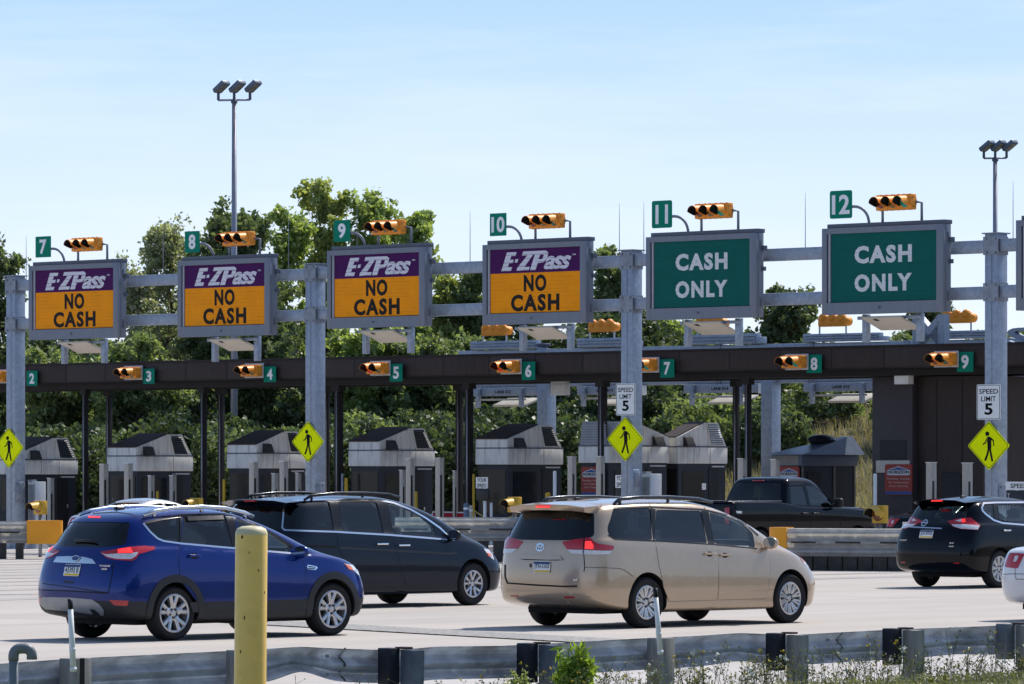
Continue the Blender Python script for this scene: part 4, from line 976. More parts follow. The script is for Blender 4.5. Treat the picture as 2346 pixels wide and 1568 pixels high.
for (ln, xl, xr, yt, yb, num, sig, lit) in SIGNS:
    cash = ln in (11, 12, 13); ql, pl = at(xl, 0); w = W(xl, xr, 0); zt, zb = ZY(yt, pl), ZY(yb, pl); h = zt-zb
    lab = {7:'purple and orange sign saying no cash under the plate reading seven, against the post with least traffic',
           13:'lane sign cut off by the picture edge beside the tall end post'}.get(ln, '%s under the plate reading %s' % ('green cash only sign' if cash else 'purple and orange sign saying no cash', WORDS.get(ln,'')))
    if ln == 7: lab = 'purple and orange sign saying no cash under the plate reading seven'
    t = thing('lane_sign', lab, 'road sign', (ql.x, ql.y, zb), YAW, 'changeable signs hung on the toll gantry')
    # u runs from 0 (reader's left) to w; local y = -u
    bm = B(); box(bm, .10, .28, -w-.02, -.0, .0, h, .012); obj('housing', bm, GREY, t)
    bl, br, bt, bb = .040*w, .055*w, .066*h, .134*h      # frame borders
    bm = B(); box(bm, 0, .10, -bl, 0, 0, h, .008); box(bm, 0, .10, -w, -w+br, 0, h, .008); box(bm, .002, .10, -w+br, -bl, 0, bb, .0); box(bm, .002, .10, -w+br, -bl, h-bt, h, .0)
    obj('frame', bm, GREY, t)
    bm = B(); box(bm, .05, .33, -w-.02, -.12, h+.002, h+.10, .01); obj('top_ledge', bm, GREYD, t)
    for zz in (.25, h-.4): bm = B(); box(bm, .13, .19, -w-.04, -w-.022, zz, zz+.22, .006); obj('hinge', bm, GREYD, t)
    bm = B()
    box(bm, .20, .30, -w-.12, -w-.022, h-.42, h-.30, .01); box(bm, .20, .28, -w-.10, -w-.022, h*.55, h*.55+.1, .01); obj('bracket', bm, GREYD, t)
    bm = B(); lathe(bm, [(0,.0),(.03,0),(.03,.02)], 10, Matrix.Translation((-.02, -w*.48, .14)) @ Matrix.Rotation(pi/2, 4, 'Y')); obj('lock', bm, GREYD, t)
    d0, d1, z0, z1 = bl, w-br, bb, h-bt; dw, dh = d1-d0, z1-z0; um = (d0+d1)/2
    bm = B(); box(bm, .09, .098, -d1, -d0, z0, z1); obj('display_recess', bm, BLACK, t)
    bm = B(); box(bm, .02, .085, -d0-.026*w, -d0-.012*w, z0+.002, z1-.002); obj('lit_reveal', bm, M('reveal_pale', (.36,.36,.40), rough=.4), t)  # lit inner reveal of the recess, put in as a paler strip
    d0 += .030*w; dw = d1-d0; um = (d0+d1)/2
    if ln == 13:
        bm = B(); box(bm, .045, .088, -d1, -d0, z0+.01, z1); obj('display', bm, ORANGE, t); continue
    if not cash:
        zs = z0+dh*.625
        bm = B(); box(bm, .045, .088, -d1, -d0, zs, z1-.002); o = obj('purple_panel', bm, PURPLE, t)
        bm = B(); box(bm, .045, .088, -d1, -d0, z0+.015, zs); o2 = obj('orange_panel', bm, ORANGE, t)
        bm = B(); hh = z1-zs; zc = (zs+z1)/2
        sk = lambda pts: [(u+(z-zc)*.42, z) for u, z in pts]
        uu = lambda f: d0+dw*f
        ez0, ez1 = zs+hh*.10, z1-hh*.13; eh = ez1-ez0
        # E
        e = [(uu(.155),ez0),(uu(.262),ez0),(uu(.262),ez0+eh*.2),(uu(.215),ez0+eh*.2),(uu(.215),ez0+eh*.42),(uu(.255),ez0+eh*.42),(uu(.255),ez0+eh*.60),(uu(.215),ez0+eh*.60),(uu(.215),ez0+eh*.80),(uu(.262),ez0+eh*.80),(uu(.262),ez1),(uu(.155),ez1)]
        flat(bm, sk(e), .044, .004)
        flat(bm, sk([(uu(.275),ez0+eh*.44),(uu(.305),ez0+eh*.44),(uu(.305),ez0+eh*.62),(uu(.275),ez0+eh*.62)]), .044, .004)
        zz_ = [(uu(.325),ez0),(uu(.46),ez0),(uu(.46),ez0+eh*.18),(uu(.40),ez0+eh*.18),(uu(.455),ez0+eh*.82),(uu(.52),ez0+eh*.82),(uu(.52),ez1+eh*.02),(uu(.335),ez1+eh*.02),(uu(.335),ez0+eh*.80),(uu(.395),ez0+eh*.80),(uu(.325),ez0+eh*.16)]
        flat(bm, sk(zz_), .044, .004)
        pp = [(uu(.475),ez0),(uu(.535),ez0),(uu(.535),ez0+eh*.36),(uu(.60),ez0+eh*.40),(uu(.625),ez0+eh*.62),(uu(.62),ez0+eh*.9),(uu(.585),ez1+eh*.02),(uu(.475),ez1+eh*.02)]
        flat(bm, sk(pp), .0432, .004)
        text(bm, 'ass', uu(.745), ez0+eh*.36, dw*.30, eh*.72, .044, .004, .03, .38, space=.86)
        text(bm, 'SM', uu(.925), z1-hh*.32, dw*.035, hh*.07, .044, .003, .01)
        obj('logo_lettering', bm, SWHITE, t)
        # counter of the P
        bm = B(); flat(bm, sk([(uu(.535),ez0+eh*.56),(uu(.575),ez0+eh*.58),(uu(.578),ez0+eh*.80),(uu(.535),ez0+eh*.82)]), .039, .002); obj('logo_counter', bm, PURPLE, t)
        bm = B(); oz = zs-z0
        text(bm, 'NO', um-.01, z0+oz*.74, dw*.25, oz*.42, .044, .004, .042, space=1.15); obj('lettering', bm, SBLACK, t); bm = B(); text(bm, 'CASH', um-.01, z0+oz*.255, dw*.535, oz*.42, .044, .004, .042, space=1.2)
        obj('lettering', bm, SBLACK, t)
    else:
        bm = B(); box(bm, .045, .088, -d1, -d0, z0+.01, z1-.002); obj('green_panel', bm, SGREEN, t)
        bm = B(); text(bm, 'CASH', um-.02, z0+dh*.685, dw*.54, dh*.255, .044, .004, .045, space=1.2); obj('lettering', bm, SWHITE2, t); bm = B(); text(bm, 'ONLY', um-.02, z0+dh*.275, dw*.54, dh*.255, .044, .004, .045, space=1.2)
        obj('lettering', bm, SWHITE2, t)
    # toll antenna below
    a0 = thing('toll_antenna', 'pale tilted antenna panel under the %s sign below plate %s' % ('cash only' if cash else 'no cash', WORDS[ln]), 'antenna', tuple(ql+GV*1.12)[:2]+(zb,), YAW, 'antenna panels hung under the lane signs')
    bm = B(); Mx = Matrix.Translation((.10, 0, -.06)) @ Matrix.Rotation(radians(20), 4, 'Y'); box(bm, 0, .78, -1.16, 0, -.05, 0, .008, M4=Mx)
    obj('panel', bm, M('antenna_beige', (.55,.50,.42), rough=.5, var=.04, dirt=(.35,.3,.25), dscale=3, damt=.3), a0)
    bm = B(); box(bm, .05, .17, -.42, -.30, -.056, -.050, M4=Mx); obj('panel_slot', bm, BLACK, a0)
    bm = B(); box(bm, .30, .36, -1.62, .30, -.13, -.05, .01); obj('arm', bm, STEEL, a0)
    for u in (-.14, 1.46):
        bm = B(); box(bm, .37, .52, -u-.07, -u+.07, -.66, -.002, .01); obj('support', bm, STEEL, a0)
    # number plate on its bent pipe
    if num:
        n, pw, ph = plate_number('lane_number', ln, *num, .10, 'green lane plate reading %s above the %s sign' % (WORDS[ln], 'cash only' if cash else 'no cash'), 'number sign', 'lane number plates on the gantry', cash)
        bm = B(); zl = zt+.10-n.location.z; r = .34; pts = [(.03,-pw*.3,-.06),(.03,-pw/2-.05,-.06)]
        pts += [(.03+.10*k/6, -pw/2-.05-r*sin(pi/2*k/6), -.06-r*(1-cos(pi/2*k/6))) for k in range(1, 7)] + [(.14,-pw/2-.05-r, zl)]
        tube(bm, pts, .035, 8); obj('bent_pipe', bm, GREY, n)
    if sig:
        q, p = at((sig[0]+sig[1])/2, .12); zc = ZY((sig[2]+sig[3])/2, p)
        s = thing('traffic_signal', 'yellow three lens signal on two short posts above the %s sign reading %s' % ('cash only' if cash else 'no cash', WORDS[ln]), 'traffic light', (q.x, q.y, zc), YAW, 'lane signals on the gantry')
        signal_head(s, 3, lit)
        for k, u in enumerate((-.50, .62)):
            bm = B(); zl = zt+.10-zc; x_ = .12 if k else .08
            tube(bm, [(x_,-u,zl),(x_,-u,-.02 if k else -.05)] + ([(x_-.10,-u+.10,.0)] if k else []), .032, 8); obj('support_post', bm, GREY, s)
# ---- warning and speed signs on the posts ----------------------------------
def walker(bm, x, s=1.0, cz=0):
    """walking figure symbol, height about s"""
    H = lambda pts: flat(bm, [(u*s, cz+z*s) for u, z in pts], x, .003)
    H([(-.06+.085*cos(2*pi*k/16), .43+.085*sin(2*pi*k/16)) for k in range(16)])
    H([(-.06,.32),(.03,.33),(.10,.27),(.115,-.02),(.10,-.14),(-.045,-.14),(-.055,.06),(-.07,.14)])
    H([(-.065,.32),(-.09,.16),(-.13,.08),(-.24,.025),(-.255,.075),(-.165,.12)])
    H([(.03,.33),(.12,.28),(.215,.20),(.235,-.02),(.20,-.02),(.175,.17),(.09,.21)])
    H([(-.045,-.14),(.03,-.14),(-.02,-.34),(-.115,-.56),(-.19,-.53),(-.10,-.32)])
    H([(.02,-.14),(.10,-.14),(.135,-.30),(.195,-.56),(.12,-.575),(.05,-.30)])
for x, yt, yb, lab in ((20,980,1073,'yellow diamond walker sign on the gantry post with a grey cabinet at its foot'),(705.5,965,1060,'yellow diamond walker sign on the gantry post above the dark minivan'),(1432.5,955,1058,'yellow diamond walker sign under the speed plate on the post above the beige minivan'),(2265.5,965,1078,'largest yellow diamond walker sign, above the black crossover')):
    off = OFFP-HP-.06; q, p = at(x, off); d = (yb-yt)/p/2; zc = ZY((yt+yb)/2, p)
    t = thing('pedestrian_sign', lab, 'road sign', (q.x, q.y, zc), YAW, 'walker signs on the gantry posts')
    # sign face turned a little further towards the drivers
    t.rotation_euler.z = YAW+radians(6)
    rd = lambda s: smoothpoly([(0,s),(s,0),(0,-s),(-s,0)], .05)
    bm = B(); flat(bm, rd(d), 0, .006); obj('panel', bm, FLUO, t)
    bm = B(); ring2(bm, rd(d*.955), rd(d*.925), -.0065, .002); walker(bm, -.0065, d*1.12, -.0); obj('symbol', bm, INK, t)
    bm = B(); box(bm, .002, .06, -.03, .03, -d*.5, d*.5); obj('bracket', bm, STEELD, t)
for x0, x1, yt, yb, lab in ((1411.5,1455.5,879,952,'white speed limit five plate on the post above the beige minivan'),(2238,2292.5,881,962,'white speed limit five plate on the post above the black crossover')):
    off = OFFP-HP-.06; q, p = at((x0+x1)/2, off); w = W(x0, x1, off); h = (yb-yt)/p; zc = ZY((yt+yb)/2, p)
    t = thing('speed_limit_sign', lab, 'road sign', (q.x, q.y, zc), YAW, 'speed plates on the gantry posts')
    bm = B(); flat(bm, rrect(w, h, .04), 0, .006); obj('panel', bm, WHITE, t)
    bm = B(); ring2(bm, rrect(w*.95, h*.96, .03), rrect(w*.91, h*.935, .025), -.0065, .002)
    text(bm, 'SPEED', 0, h*.30, w*.80, h*.14, -.0065, .002, .012); text(bm, 'LIMIT', 0, h*.09, w*.62, h*.14, -.0065, .002, .012); text(bm, '5', 0, -h*.20, w*.34, h*.33, -.0065, .002, .03)
    obj('lettering', bm, INK, t)
    bm = B(); box(bm, .002, .06, -.03, .03, -h*.4, h*.4); obj('bracket', bm, STEELD, t)
# boxes at the post feet
def cabinet(label, x0, xc, x1, yt, yb, off, lean=False):
    q, p = at(xc, off); dx = (xc-x0)/(p*.74); dy = (x1-xc)/(p*.70); zt = ZY(yt, p)
    t = thing('equipment_cabinet', label, 'cabinet', (q.x, q.y, 0), YAW, 'roadside cabinets by the posts')
    bm = B(); box(bm, 0, dy, 0, dx, .1, zt, .015); box(bm, -.04, dy+.04, -.04, dx+.04, 0, .1); obj('body', bm, M('cabinet_grey', (.50,.51,.53), rough=.45, metal=.2, var=.06, dirt=(.3,.3,.3), dscale=3, damt=.3), t)
    bm = B(); box(bm, -.02, .02, .03, dx-.03, .2, zt-.08, .004); dr = obj('door', bm, M('cabinet_front', (.24,.25,.27), rough=.4, metal=.4), t)
    bm = B(); box(bm, -.05, -.02, dx-.10, dx-.07, zt*.55, zt*.55+.15, .008); obj('handle', bm, STEELD, dr)
    bm = B(); box(bm, -.01, dy*.5, dx*.5, dx+.01, zt+.002, zt+.05, .01); obj('lid', bm, STEELD, t)
cabinet('pale steel cabinet behind the yellow beacon at the post foot', 62, 82, 104, 1104, 1165, .9)
cabinet('pale steel cabinet beside the post with the five plate over the beige minivan', 1470, 1491, 1518, 1086, 1140, .9)
t = thing('meter_box', 'small grey meter box fixed to the post under the walker sign', 'box', (0,0,0), YAW); q, p = at(1459, .55); t.location = (q.x, q.y, ZY(1101, p))
bm = B(); box(bm, -.13, .13, 0, .12, -.27, .27, .03); obj('body', bm, STEEL, t); bm = B(); box(bm, -.10, .10, -.025, -.002, -.16, .20, .01); obj('lid', bm, STEELD, t)

# ---- toll canopy -------------------------------------------------------------
OFC = 10.5; c0, _ = at(0, OFC); CAN = thing('toll_canopy', 'long dark brown toll canopy on steel columns spanning all the lanes', 'canopy', c0, YAW)
cu = lambda x, off: GS(x, off)-GS(0, OFC)
u0, u1 = -4.0, cu(2346, OFC)+6
def slope(u): return .02*(u/ cu(2251, OFC))
bm = B(); 
nseg = 14
for k in range(nseg):
    a, b_ = u0+(u1-u0)*k/nseg, u0+(u1-u0)*(k+1)/nseg
    box(bm, 0, .12, -b_+.006, -a-.006, 4.83, 5.36, .006)
obj('fascia', bm, BROWN, CAN)
bm = B()
for k in range(1, 2*nseg):
    a = u0+(u1-u0)*k/(2*nseg); box(bm, -.006, -.002, -a-.02, -a+.02, 4.84, 5.35)
obj('fascia_seam', bm, BROWND, CAN)
bm = B(); box(bm, -.03, .10, -u1, -u0, 5.362, 5.41); box(bm, -.015, .12, -u1, -u0, 4.80, 4.828); obj('fascia_trim', bm, BROWND, CAN)
bm = B(); box(bm, .10, 3.5, -u1, -u0, 5.20, 5.30); obj('roof', bm, BROWN, CAN)
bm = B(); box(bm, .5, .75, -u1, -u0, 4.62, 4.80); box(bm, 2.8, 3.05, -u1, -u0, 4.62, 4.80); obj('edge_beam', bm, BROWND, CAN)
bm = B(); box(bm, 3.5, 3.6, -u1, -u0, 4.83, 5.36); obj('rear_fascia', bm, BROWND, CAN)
bm = B()
for k in range(22): a = u0+(u1-u0)*(k+.5)/22; box(bm, .14, 3.4, -a-.06, -a+.06, 4.98, 5.19)
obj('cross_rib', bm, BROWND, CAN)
for (xa, xb, row) in ((188,203,0),(242,258,1),(458.6,475,0),(499,515,1),(744,756,1),(765,787,0),(1043,1062,1),(1064,1085,0),(1369,1392,0),(1678,1695,1),(1705,1722.5,0)):
    off = OFC+.65 if row == 0 else OFC+2.95; xm = (xa+xb)/2; q, p = at(xm, off); u = cu(xm, off); hw = (xb-xa)/p/2/1.42
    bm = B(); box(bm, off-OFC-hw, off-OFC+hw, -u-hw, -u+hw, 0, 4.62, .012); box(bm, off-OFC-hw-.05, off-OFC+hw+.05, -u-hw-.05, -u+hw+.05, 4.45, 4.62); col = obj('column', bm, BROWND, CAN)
    bm = B(); tube(bm, [(off-OFC-hw-.03,-u-hw*.4,.1),(off-OFC-hw-.03,-u-hw*.4,4.5)], .022, 6); obj('conduit', bm, M('conduit', (.30,.30,.32), rough=.4, metal=.4), col)
for (x, dlab, dx) in ((8,2,None),):
    pass
for (n, sig, num, lit) in ((2,(-25,12,850,876),(61.6,86,850.4,884.6),()),(3,(279,316,841.9,867.6),(328.7,354.3,845,879.6),()),(4,(554,594,836,863.7),(605,632.5,840,876),()),(5,(843,884,831,857.5),(893.5,922.5,834,874.6),(0,)),(6,(1141.7,1184.5,826,855),(1195.8,1226.5,829,871),(0,)),(7,(1454,1500,822,851),(1513,1545,823.5,865.5),(1,)),(8,(1793,1841.7,814,845.4),(1848.5,1883,813,855),(1,)),(9,(2134,2186.6,806.8,839.6),(2193,2230,806.8,852.3),())):
    q, p = at((sig[0]+sig[1])/2+4, OFC-.25); zc = ZY((sig[2]+sig[3])/2, p)
    s = thing('traffic_signal', 'yellow two lens signal on the brown canopy beside plate %s' % WORDS[n], 'traffic light', (q.x, q.y, zc), YAW, 'two lens signals on the canopy')
    signal_head(s, 2, lit, True, .33)
    plate_number('lane_number', n, *num, OFC-.12, 'small green plate reading %s on the brown canopy' % WORDS[n], 'number sign', 'lane number plates on the canopy')
# ---- brown service block at the end of the canopy
q, p = at(2012, 11.6)
t = thing('service_block', 'tall dark brown service block under the canopy behind the black crossover', 'building', q, YAW)
wb = W(2012, 2253, 11.6)
bm = B(); box(bm, 0, 2.6, -wb, 0, 0, 4.60); obj('wall', bm, BROWN, t)
um = W(2012, 2104, 11.6)
bm = B(); box(bm, -.25, -.002, -um, 0, 0, 4.60, .01); obj('pier', bm, M('pier_brown', (.05,.042,.046), rough=.5, var=.1), t)
bm = B(); box(bm, -.27, -.252, -um*.85, -um*.2, 2.45, 2.95); obj('vent', bm, BLACK, t)
for a in (.33, .56, .8):
    bm = B(); box(bm, -.012, -.002, -wb*a-.012, -wb*a+.012, .1, 4.5); obj('wall_joint', bm, BROWND, t)
bm = B(); box(bm, -.30, -.252, -um*.95, -um*.12, 2.10, 2.42, .01); obj('pale_panel', bm, M('pale_panel', (.46,.43,.38), rough=.5), t)
bm = B(); box(bm, -.06, -.002, -wb*.80, -wb*.62, .2, 2.1, .01); d_ = obj('door', bm, BLACK, t); bm = B(); box(bm, -.09, -.06, -wb*.78, -wb*.77, 1.0, 1.1); obj('handle', bm, ALU, d_)
# hanging white box
for lab, x0, x1, yt, yb, off in (('white metal box hung under the canopy in front of the brown block',2055,2087,848,881,11.2),('white metal box hung under the canopy by the grey pillar',1381-113,1300-0,873,906,13.2)):
    q, p = at(x0, off); w = W(x0, x1, off); zt, zb = ZY(yt, p), ZY(yb, p)
    b_ = thing('junction_box', lab, 'box', (q.x, q.y, zb), YAW)
    bm = B(); box(bm, -.12, .12, -w, 0, 0, zt-zb, .012); obj('body', bm, WHITE, b_); bm = B(); box(bm, -.13, -.12, -w+.02, -.02, (zt-zb)*.76, (zt-zb)*.775); obj('lid_seam', bm, GREYD, b_)
    bm = B(); tube(bm, [(0,-w*.3,zt-zb-.01),(0,-w*.3,4.78-zb)], .02, 6); tube(bm, [(0,-w*.7,zt-zb-.01),(0,-w*.7,4.78-zb)], .02, 6); obj('hanger', bm, STEELD, b_)
# ---- advertising boards (red, words as in the photo)
def red_board(label, x0, x1, yt, yb, off, full=True, proud=0):
    q, p = at(x0, off); w = W(x0, x1, off); zt, zb = ZY(yt, p), ZY(yb, p); h = zt-zb
    b_ = thing('advert_board', label, 'advertising board', (q.x, q.y, zb), YAW, 'red advertising boards on the booths')
    bm = B(); flat(bm, rrect(w, h, .06, w/2, h/2), 0, .03); flat(bm, rrect(w*.97, h*.10, .02, w/2, h*.065), -.031, .003, mi=1)
    obj('board', bm, [M('board_red', (.26,.030,.022), rough=.4), M('board_blue', (.02,.06,.22), rough=.4)], b_)
    bm = B(); flat(bm, [(w*.10,h*.64),(w*.90,h*.64),(w*.93,h*.70),(w*.93,h*.80),(w*.78,h*.86),(w*.60,h*.90),(w*.5,h*.94),(w*.40,h*.90),(w*.22,h*.86),(w*.07,h*.80),(w*.07,h*.70)], -.031, .003)
    obj('logo_field', bm, M('board_white', (.50,.50,.52), rough=.4), b_)
    bm = B(); flat(bm, [(w*.12,h*.815),(w*.88,h*.815),(w*.62,h*.87),(w*.5,h*.905),(w*.38,h*.87)], -.0345, .003); obj('mountain', bm, M('board_blue', (.02,.06,.22)), b_)
    bm = B(); text(bm, 'HORIZON', w/2, h*.745, w*.80, h*.10, -.0345, .003, .03); obj('logo_lettering', bm, INK, b_)
    bm = B()
    for s, z, ww in (('Plumbing  Heating', .52, .84), ('Air Conditioning', .40, .74), ('Drain Cleaning', .28, .68)): text(bm, s, w/2, h*z, w*ww, h*.075, -.031, .003, .008)
    obj('lettering', bm, M('board_grey', (.42,.33,.30)), b_)
red_board('red advertising board under the pale panel on the brown block', 2029, 2091, 1064, 1134, 11.28)
# ---- booths ------------------------------------------------------------------
CONC = M('booth_concrete', (.70,.685,.655), rough=.75, var=.08, scale=4, dirt=(.20,.185,.175), dscale=2.0, damt=.7, streak=True, bump=.1)
CONCD = M('booth_concrete_dark', (.26,.25,.24), rough=.75, var=.14, scale=4, dirt=(.10,.09,.09), dscale=2.0, damt=.8, streak=True)
NAVY = M('booth_navy', (.022,.025,.034), rough=.5, var=.12, scale=2)
ROOFB = M('booth_roof', (.045,.032,.030), rough=.6, var=.2, scale=3, dirt=(.11,.035,.015), dscale=1.6, damt=.5)
LOUV = M('louvre_dark', (.05,.055,.065), rough=.5)
def booth(label, xc, off, x0, x1, yb0, yb1, ypk, mirror_=False, louv=LOUV, front_louvre=False, two=None):
    """xc: column of the corner between the face towards traffic and the face towards the next lane"""
    q, p = at(xc, off); wdt = W(x0, xc, off) if x0 is not None else 1.22
    th = (xc-CX)/F; dep = (x1-xc)/(p*(DV.x-th*DV.y))
    zb1, zb0, zk = ZY(yb1, p), ZY(yb0, p), ZY(ypk, p)
    t = thing('toll_booth', label, 'toll booth', (q.x, q.y, 0), YAW, 'toll booths under the canopy')
    if mirror_: prof = lambda a: dep-a
    else: prof = lambda a: a
    bm = B(); box(bm, .06, dep-.04, .05, wdt-.05, 0, zb1); obj('body', bm, NAVY, t)
    # doors and windows of the side that faces the next lane
    bm = B(); box(bm, dep*.64, dep*.83, .035, .049, .15, zb1-.12); d_ = obj('door', bm, BLACK, t); bm = B(); box(bm, dep*.80, dep*.82, .0, .034, 1.0, 1.1, .005); obj('handle', bm, ALU, d_)
    bm = B(); box(bm, dep*.70, dep*.95, .02, .048, zb1-.10, zb1-.06); obj('light_strip', bm, M('strip_pale', (.5,.5,.52)), t)
    bm = B(); box(bm, dep*.12, dep*.55, .038, .049, .95, zb1-.2); obj('side_window', bm, M('booth_glass', (.015,.018,.024), rough=.1, spec=.6), t)
    bm = B(); box(bm, .045, .059, .12, wdt-.12, .95, zb1-.14); obj('front_window', bm, M('booth_glass2', (.02,.016,.015), rough=.15), t)
    bm = B(); box(bm, 0, dep, 0, wdt, zb1+.002, zb0, .012)
    f = obj('fascia', bm, CONC, t)
    for a in (.32, .65): bm = B(); box(bm, dep*a-.006, dep*a+.006, -.003, .001, zb1+.01, zb0-.01); obj('fascia_joint', bm, M('joint_dark', (.07,.065,.06), rough=.9), f)
    bm = B(); box(bm, -.02, dep+.01, -.012, wdt+.012, zb0+.002, zb0+.028); obj('fascia_cap', bm, GREYD, t)
    z0 = zb0+.03; hk = zk-z0
    lo = z0+hk*.36
    pr = [(prof(0), z0), (prof(0), lo), (prof(dep*.56), zk), (prof(dep*.80), zk), (prof(dep*.985), z0)]
    bm = B(); prism(bm, [(a, .02, z) for a, z in pr], (0, wdt-.04, 0)); obj('gable', bm, CONC, t)
    # brown roof plane on the traffic side
    a0, a1 = prof(-.02), prof(dep*.57)
    bm = B(); prism(bm, [(a0, .06, lo+.004), (a1, .06, zk+.012), (a1, .06, zk+.04), (a0, .06, lo+.035)], (0, wdt-.08, 0)); obj('roof', bm, ROOFB, t)
    # louvre panel in the gable
    lv = sub('louvre', t)
    e0, e1, e2, e3 = dep*.575, dep*.80, dep*.95, dep*.65
    bm = B(); prism(bm, [(prof(e0), .021, zk-.01), (prof(e1), .021, zk-.01), (prof(e2), .021, z0+.01), (prof(e3), .021, z0+.01)], (0, -.035, 0)); obj('louvre_frame', bm, CONC, lv)
    bm = B(); bm2 = B()
    prism(bm2, [(prof(e0+.05), -.014, zk-.05), (prof(e1-.04), -.014, zk-.05), (prof(e2-.06), -.014, z0+.04), (prof(e3+.04), -.014, z0+.04)], (0, -.004, 0)); obj('louvre_back', bm2, BLACK, lv)
    for k in range(9):
        f_ = (k+.5)/9; zz = zk-.06-(hk-.11)*f_; l0 = e0+.05+(e3-e0-.01)*f_; l1 = e1-.04+(e2-e1-.02)*f_
        b0, b1 = sorted((prof(l0), prof(l1)))
        prism(bm, [(b0, -.019, zz+.018), (b0, -.05, zz-.018), (b0, -.044, zz-.026), (b0, -.019, zz+.008)], (b1-b0, 0, 0))
    obj('louvre_slat', bm, louv, lv)
    # dark vent hood
    bm = B(); v0, v1 = prof(dep*.12), prof(dep*.27); v0, v1 = min(v0, v1), max(v0, v1)
    prism(bm, [(v0, .02, z0), (v0, .02, z0+.27), (v0, -.05, z0+.25), (v0, -.16, z0+.02), (v0, -.16, z0)], (v1-v0, 0, 0)); obj('vent_hood', bm, M('vent_dark', (.035,.033,.033), rough=.6), t)
    if front_louvre:
        bm = B(); bm2 = B(); xx = -.03
        for k in range(8):
            zz = z0+.03+(hk-.08)*k/8; box(bm, -.02, .02, .10, wdt-.12, zz, zz+.03)
        obj('front_louvre', bm, M('louvre_pale', (.30,.32,.36), rough=.45), t)
        bm = B(); prism(bm, [(-.004,.04,z0),(-.004,wdt-.05,z0),(-.004,wdt-.16,zk),(-.004,.16,zk)], (.02,0,0)); obj('louvre_panel', bm, M('louvre_frame_pale', (.22,.24,.28), rough=.5), t)
    return t, wdt, dep
OB = 11.1
booth('toll booth nearest the gantry post that carries a grey cabinet', 55, OB, None, 180, 1054.7, 1087.4, 1003)
booth('toll booth behind two tall steel pillars at the lane of plate three', 313, OB, 245, 444, 1046, 1080, 995)
booth('toll booth partly hidden by the gantry post beside plate four', 588.6, OB, 519.5, 705, 1040, 1073.6, 988)
booth('toll booth with streaked concrete band above the dark minivan', 870, OB, 798, 998, 1033, 1068.5, 980.5)
booth('toll booth with rusty roof ridge behind the white your speed plate', 1163, OB, 1089, 1292, 1028, 1064.8, 973.6)
booth('toll booth with pale front louvre partly behind the walker sign post', 1394, OB, 1325, 1534.5, 1023, 1061, 965.5, True, front_louvre=True)
_t, _w, _d = booth('toll booth with bright white louvre slats behind the pickup truck', 1553, OB+2.75, 1512, 1668, 1025, 1062.7, 968, louv=M('louvre_bright', (.62,.62,.62), rough=.4))
bm = B(); box(bm, _d*.50, _d*.58, .028, .034, 1.62, 1.80); obj('paper_notice', bm, WHITE, _t)
red_board('red advertising board half hidden by a steel pillar', 1333, 1380, 1070, 1136, OB-.06)
# booth with dark hipped roof
q, p = at(1836.7, OB-.4); wd = W(1768, 1836.7, OB-.4); dep = 2.35; ze = ZY(1042, p); zk = ZY(999, p)
t = thing('toll_booth', 'toll booth with dark hipped roof and a black vent on top', 'toll booth', (q.x, q.y, 0), YAW, 'toll booths under the canopy')
bm = B(); box(bm, .05, dep-.05, .05, wd-.05, 0, ze-.3); obj('body', bm, NAVY, t)
bm = B(); box(bm, 0, dep, 0, wd, ze-.30, ze-.002, .01); obj('fascia', bm, GREYD, t)
bm = B(); box(bm, -.01, -.002, .1, wd, ze-.28, ze-.02); obj('fascia_panel', bm, M('fascia_tan', (.20,.18,.16), rough=.6, streak=True, var=.2), t)
bm = B(); e = .14
A = [(-e,-e,ze),(dep+e,-e,ze),(dep+e,wd+e,ze),(-e,wd+e,ze)]; Tp = [(dep*.88,wd*.10,zk),(dep*.96,wd*.10,zk),(dep*.96,wd*.26,zk),(dep*.88,wd*.26,zk)]
va = [bm.verts.new(a) for a in A]; vt = [bm.verts.new(a) for a in Tp]
for k in range(4): bm.faces.new((va[k], va[(k+1)%4], vt[(k+1)%4], vt[k]))
bm.faces.new(vt); bm.faces.new(va[::-1]); bmesh.ops.recalc_face_normals(bm, faces=bm.faces); obj('roof', bm, M('hip_roof', (.16,.19,.25), rough=.35, metal=.2), t)
bm = B(); bmesh.ops.create_uvsphere(bm, u_segments=16, v_segments=8, radius=1, matrix=Matrix.Translation((dep*.56, wd*.40, zk-.10)) @ Matrix.Diagonal((.42,.36,.15,1)))
obj('roof_vent', bm, M('vent_black', (.015,.016,.02), rough=.35), t)
bm = B(); box(bm, dep*.12, dep*.35, .03, .049, .3, ze-.45); box(bm, dep*.62, dep*.92, .03, .049, .15, ze-.4); obj('side_opening', bm, BLACK, t)
for a in (.03, .60, .96):
    bm = B(); box(bm, dep*a-.03, dep*a+.03, .02, .048, 0, ze-.31); obj('side_frame', bm, M('frame_tan', (.16,.14,.12)), t)
red_board('red advertising board under the hipped roof booth fascia', 1786, 1832, 1069, 1135, OB-.45)
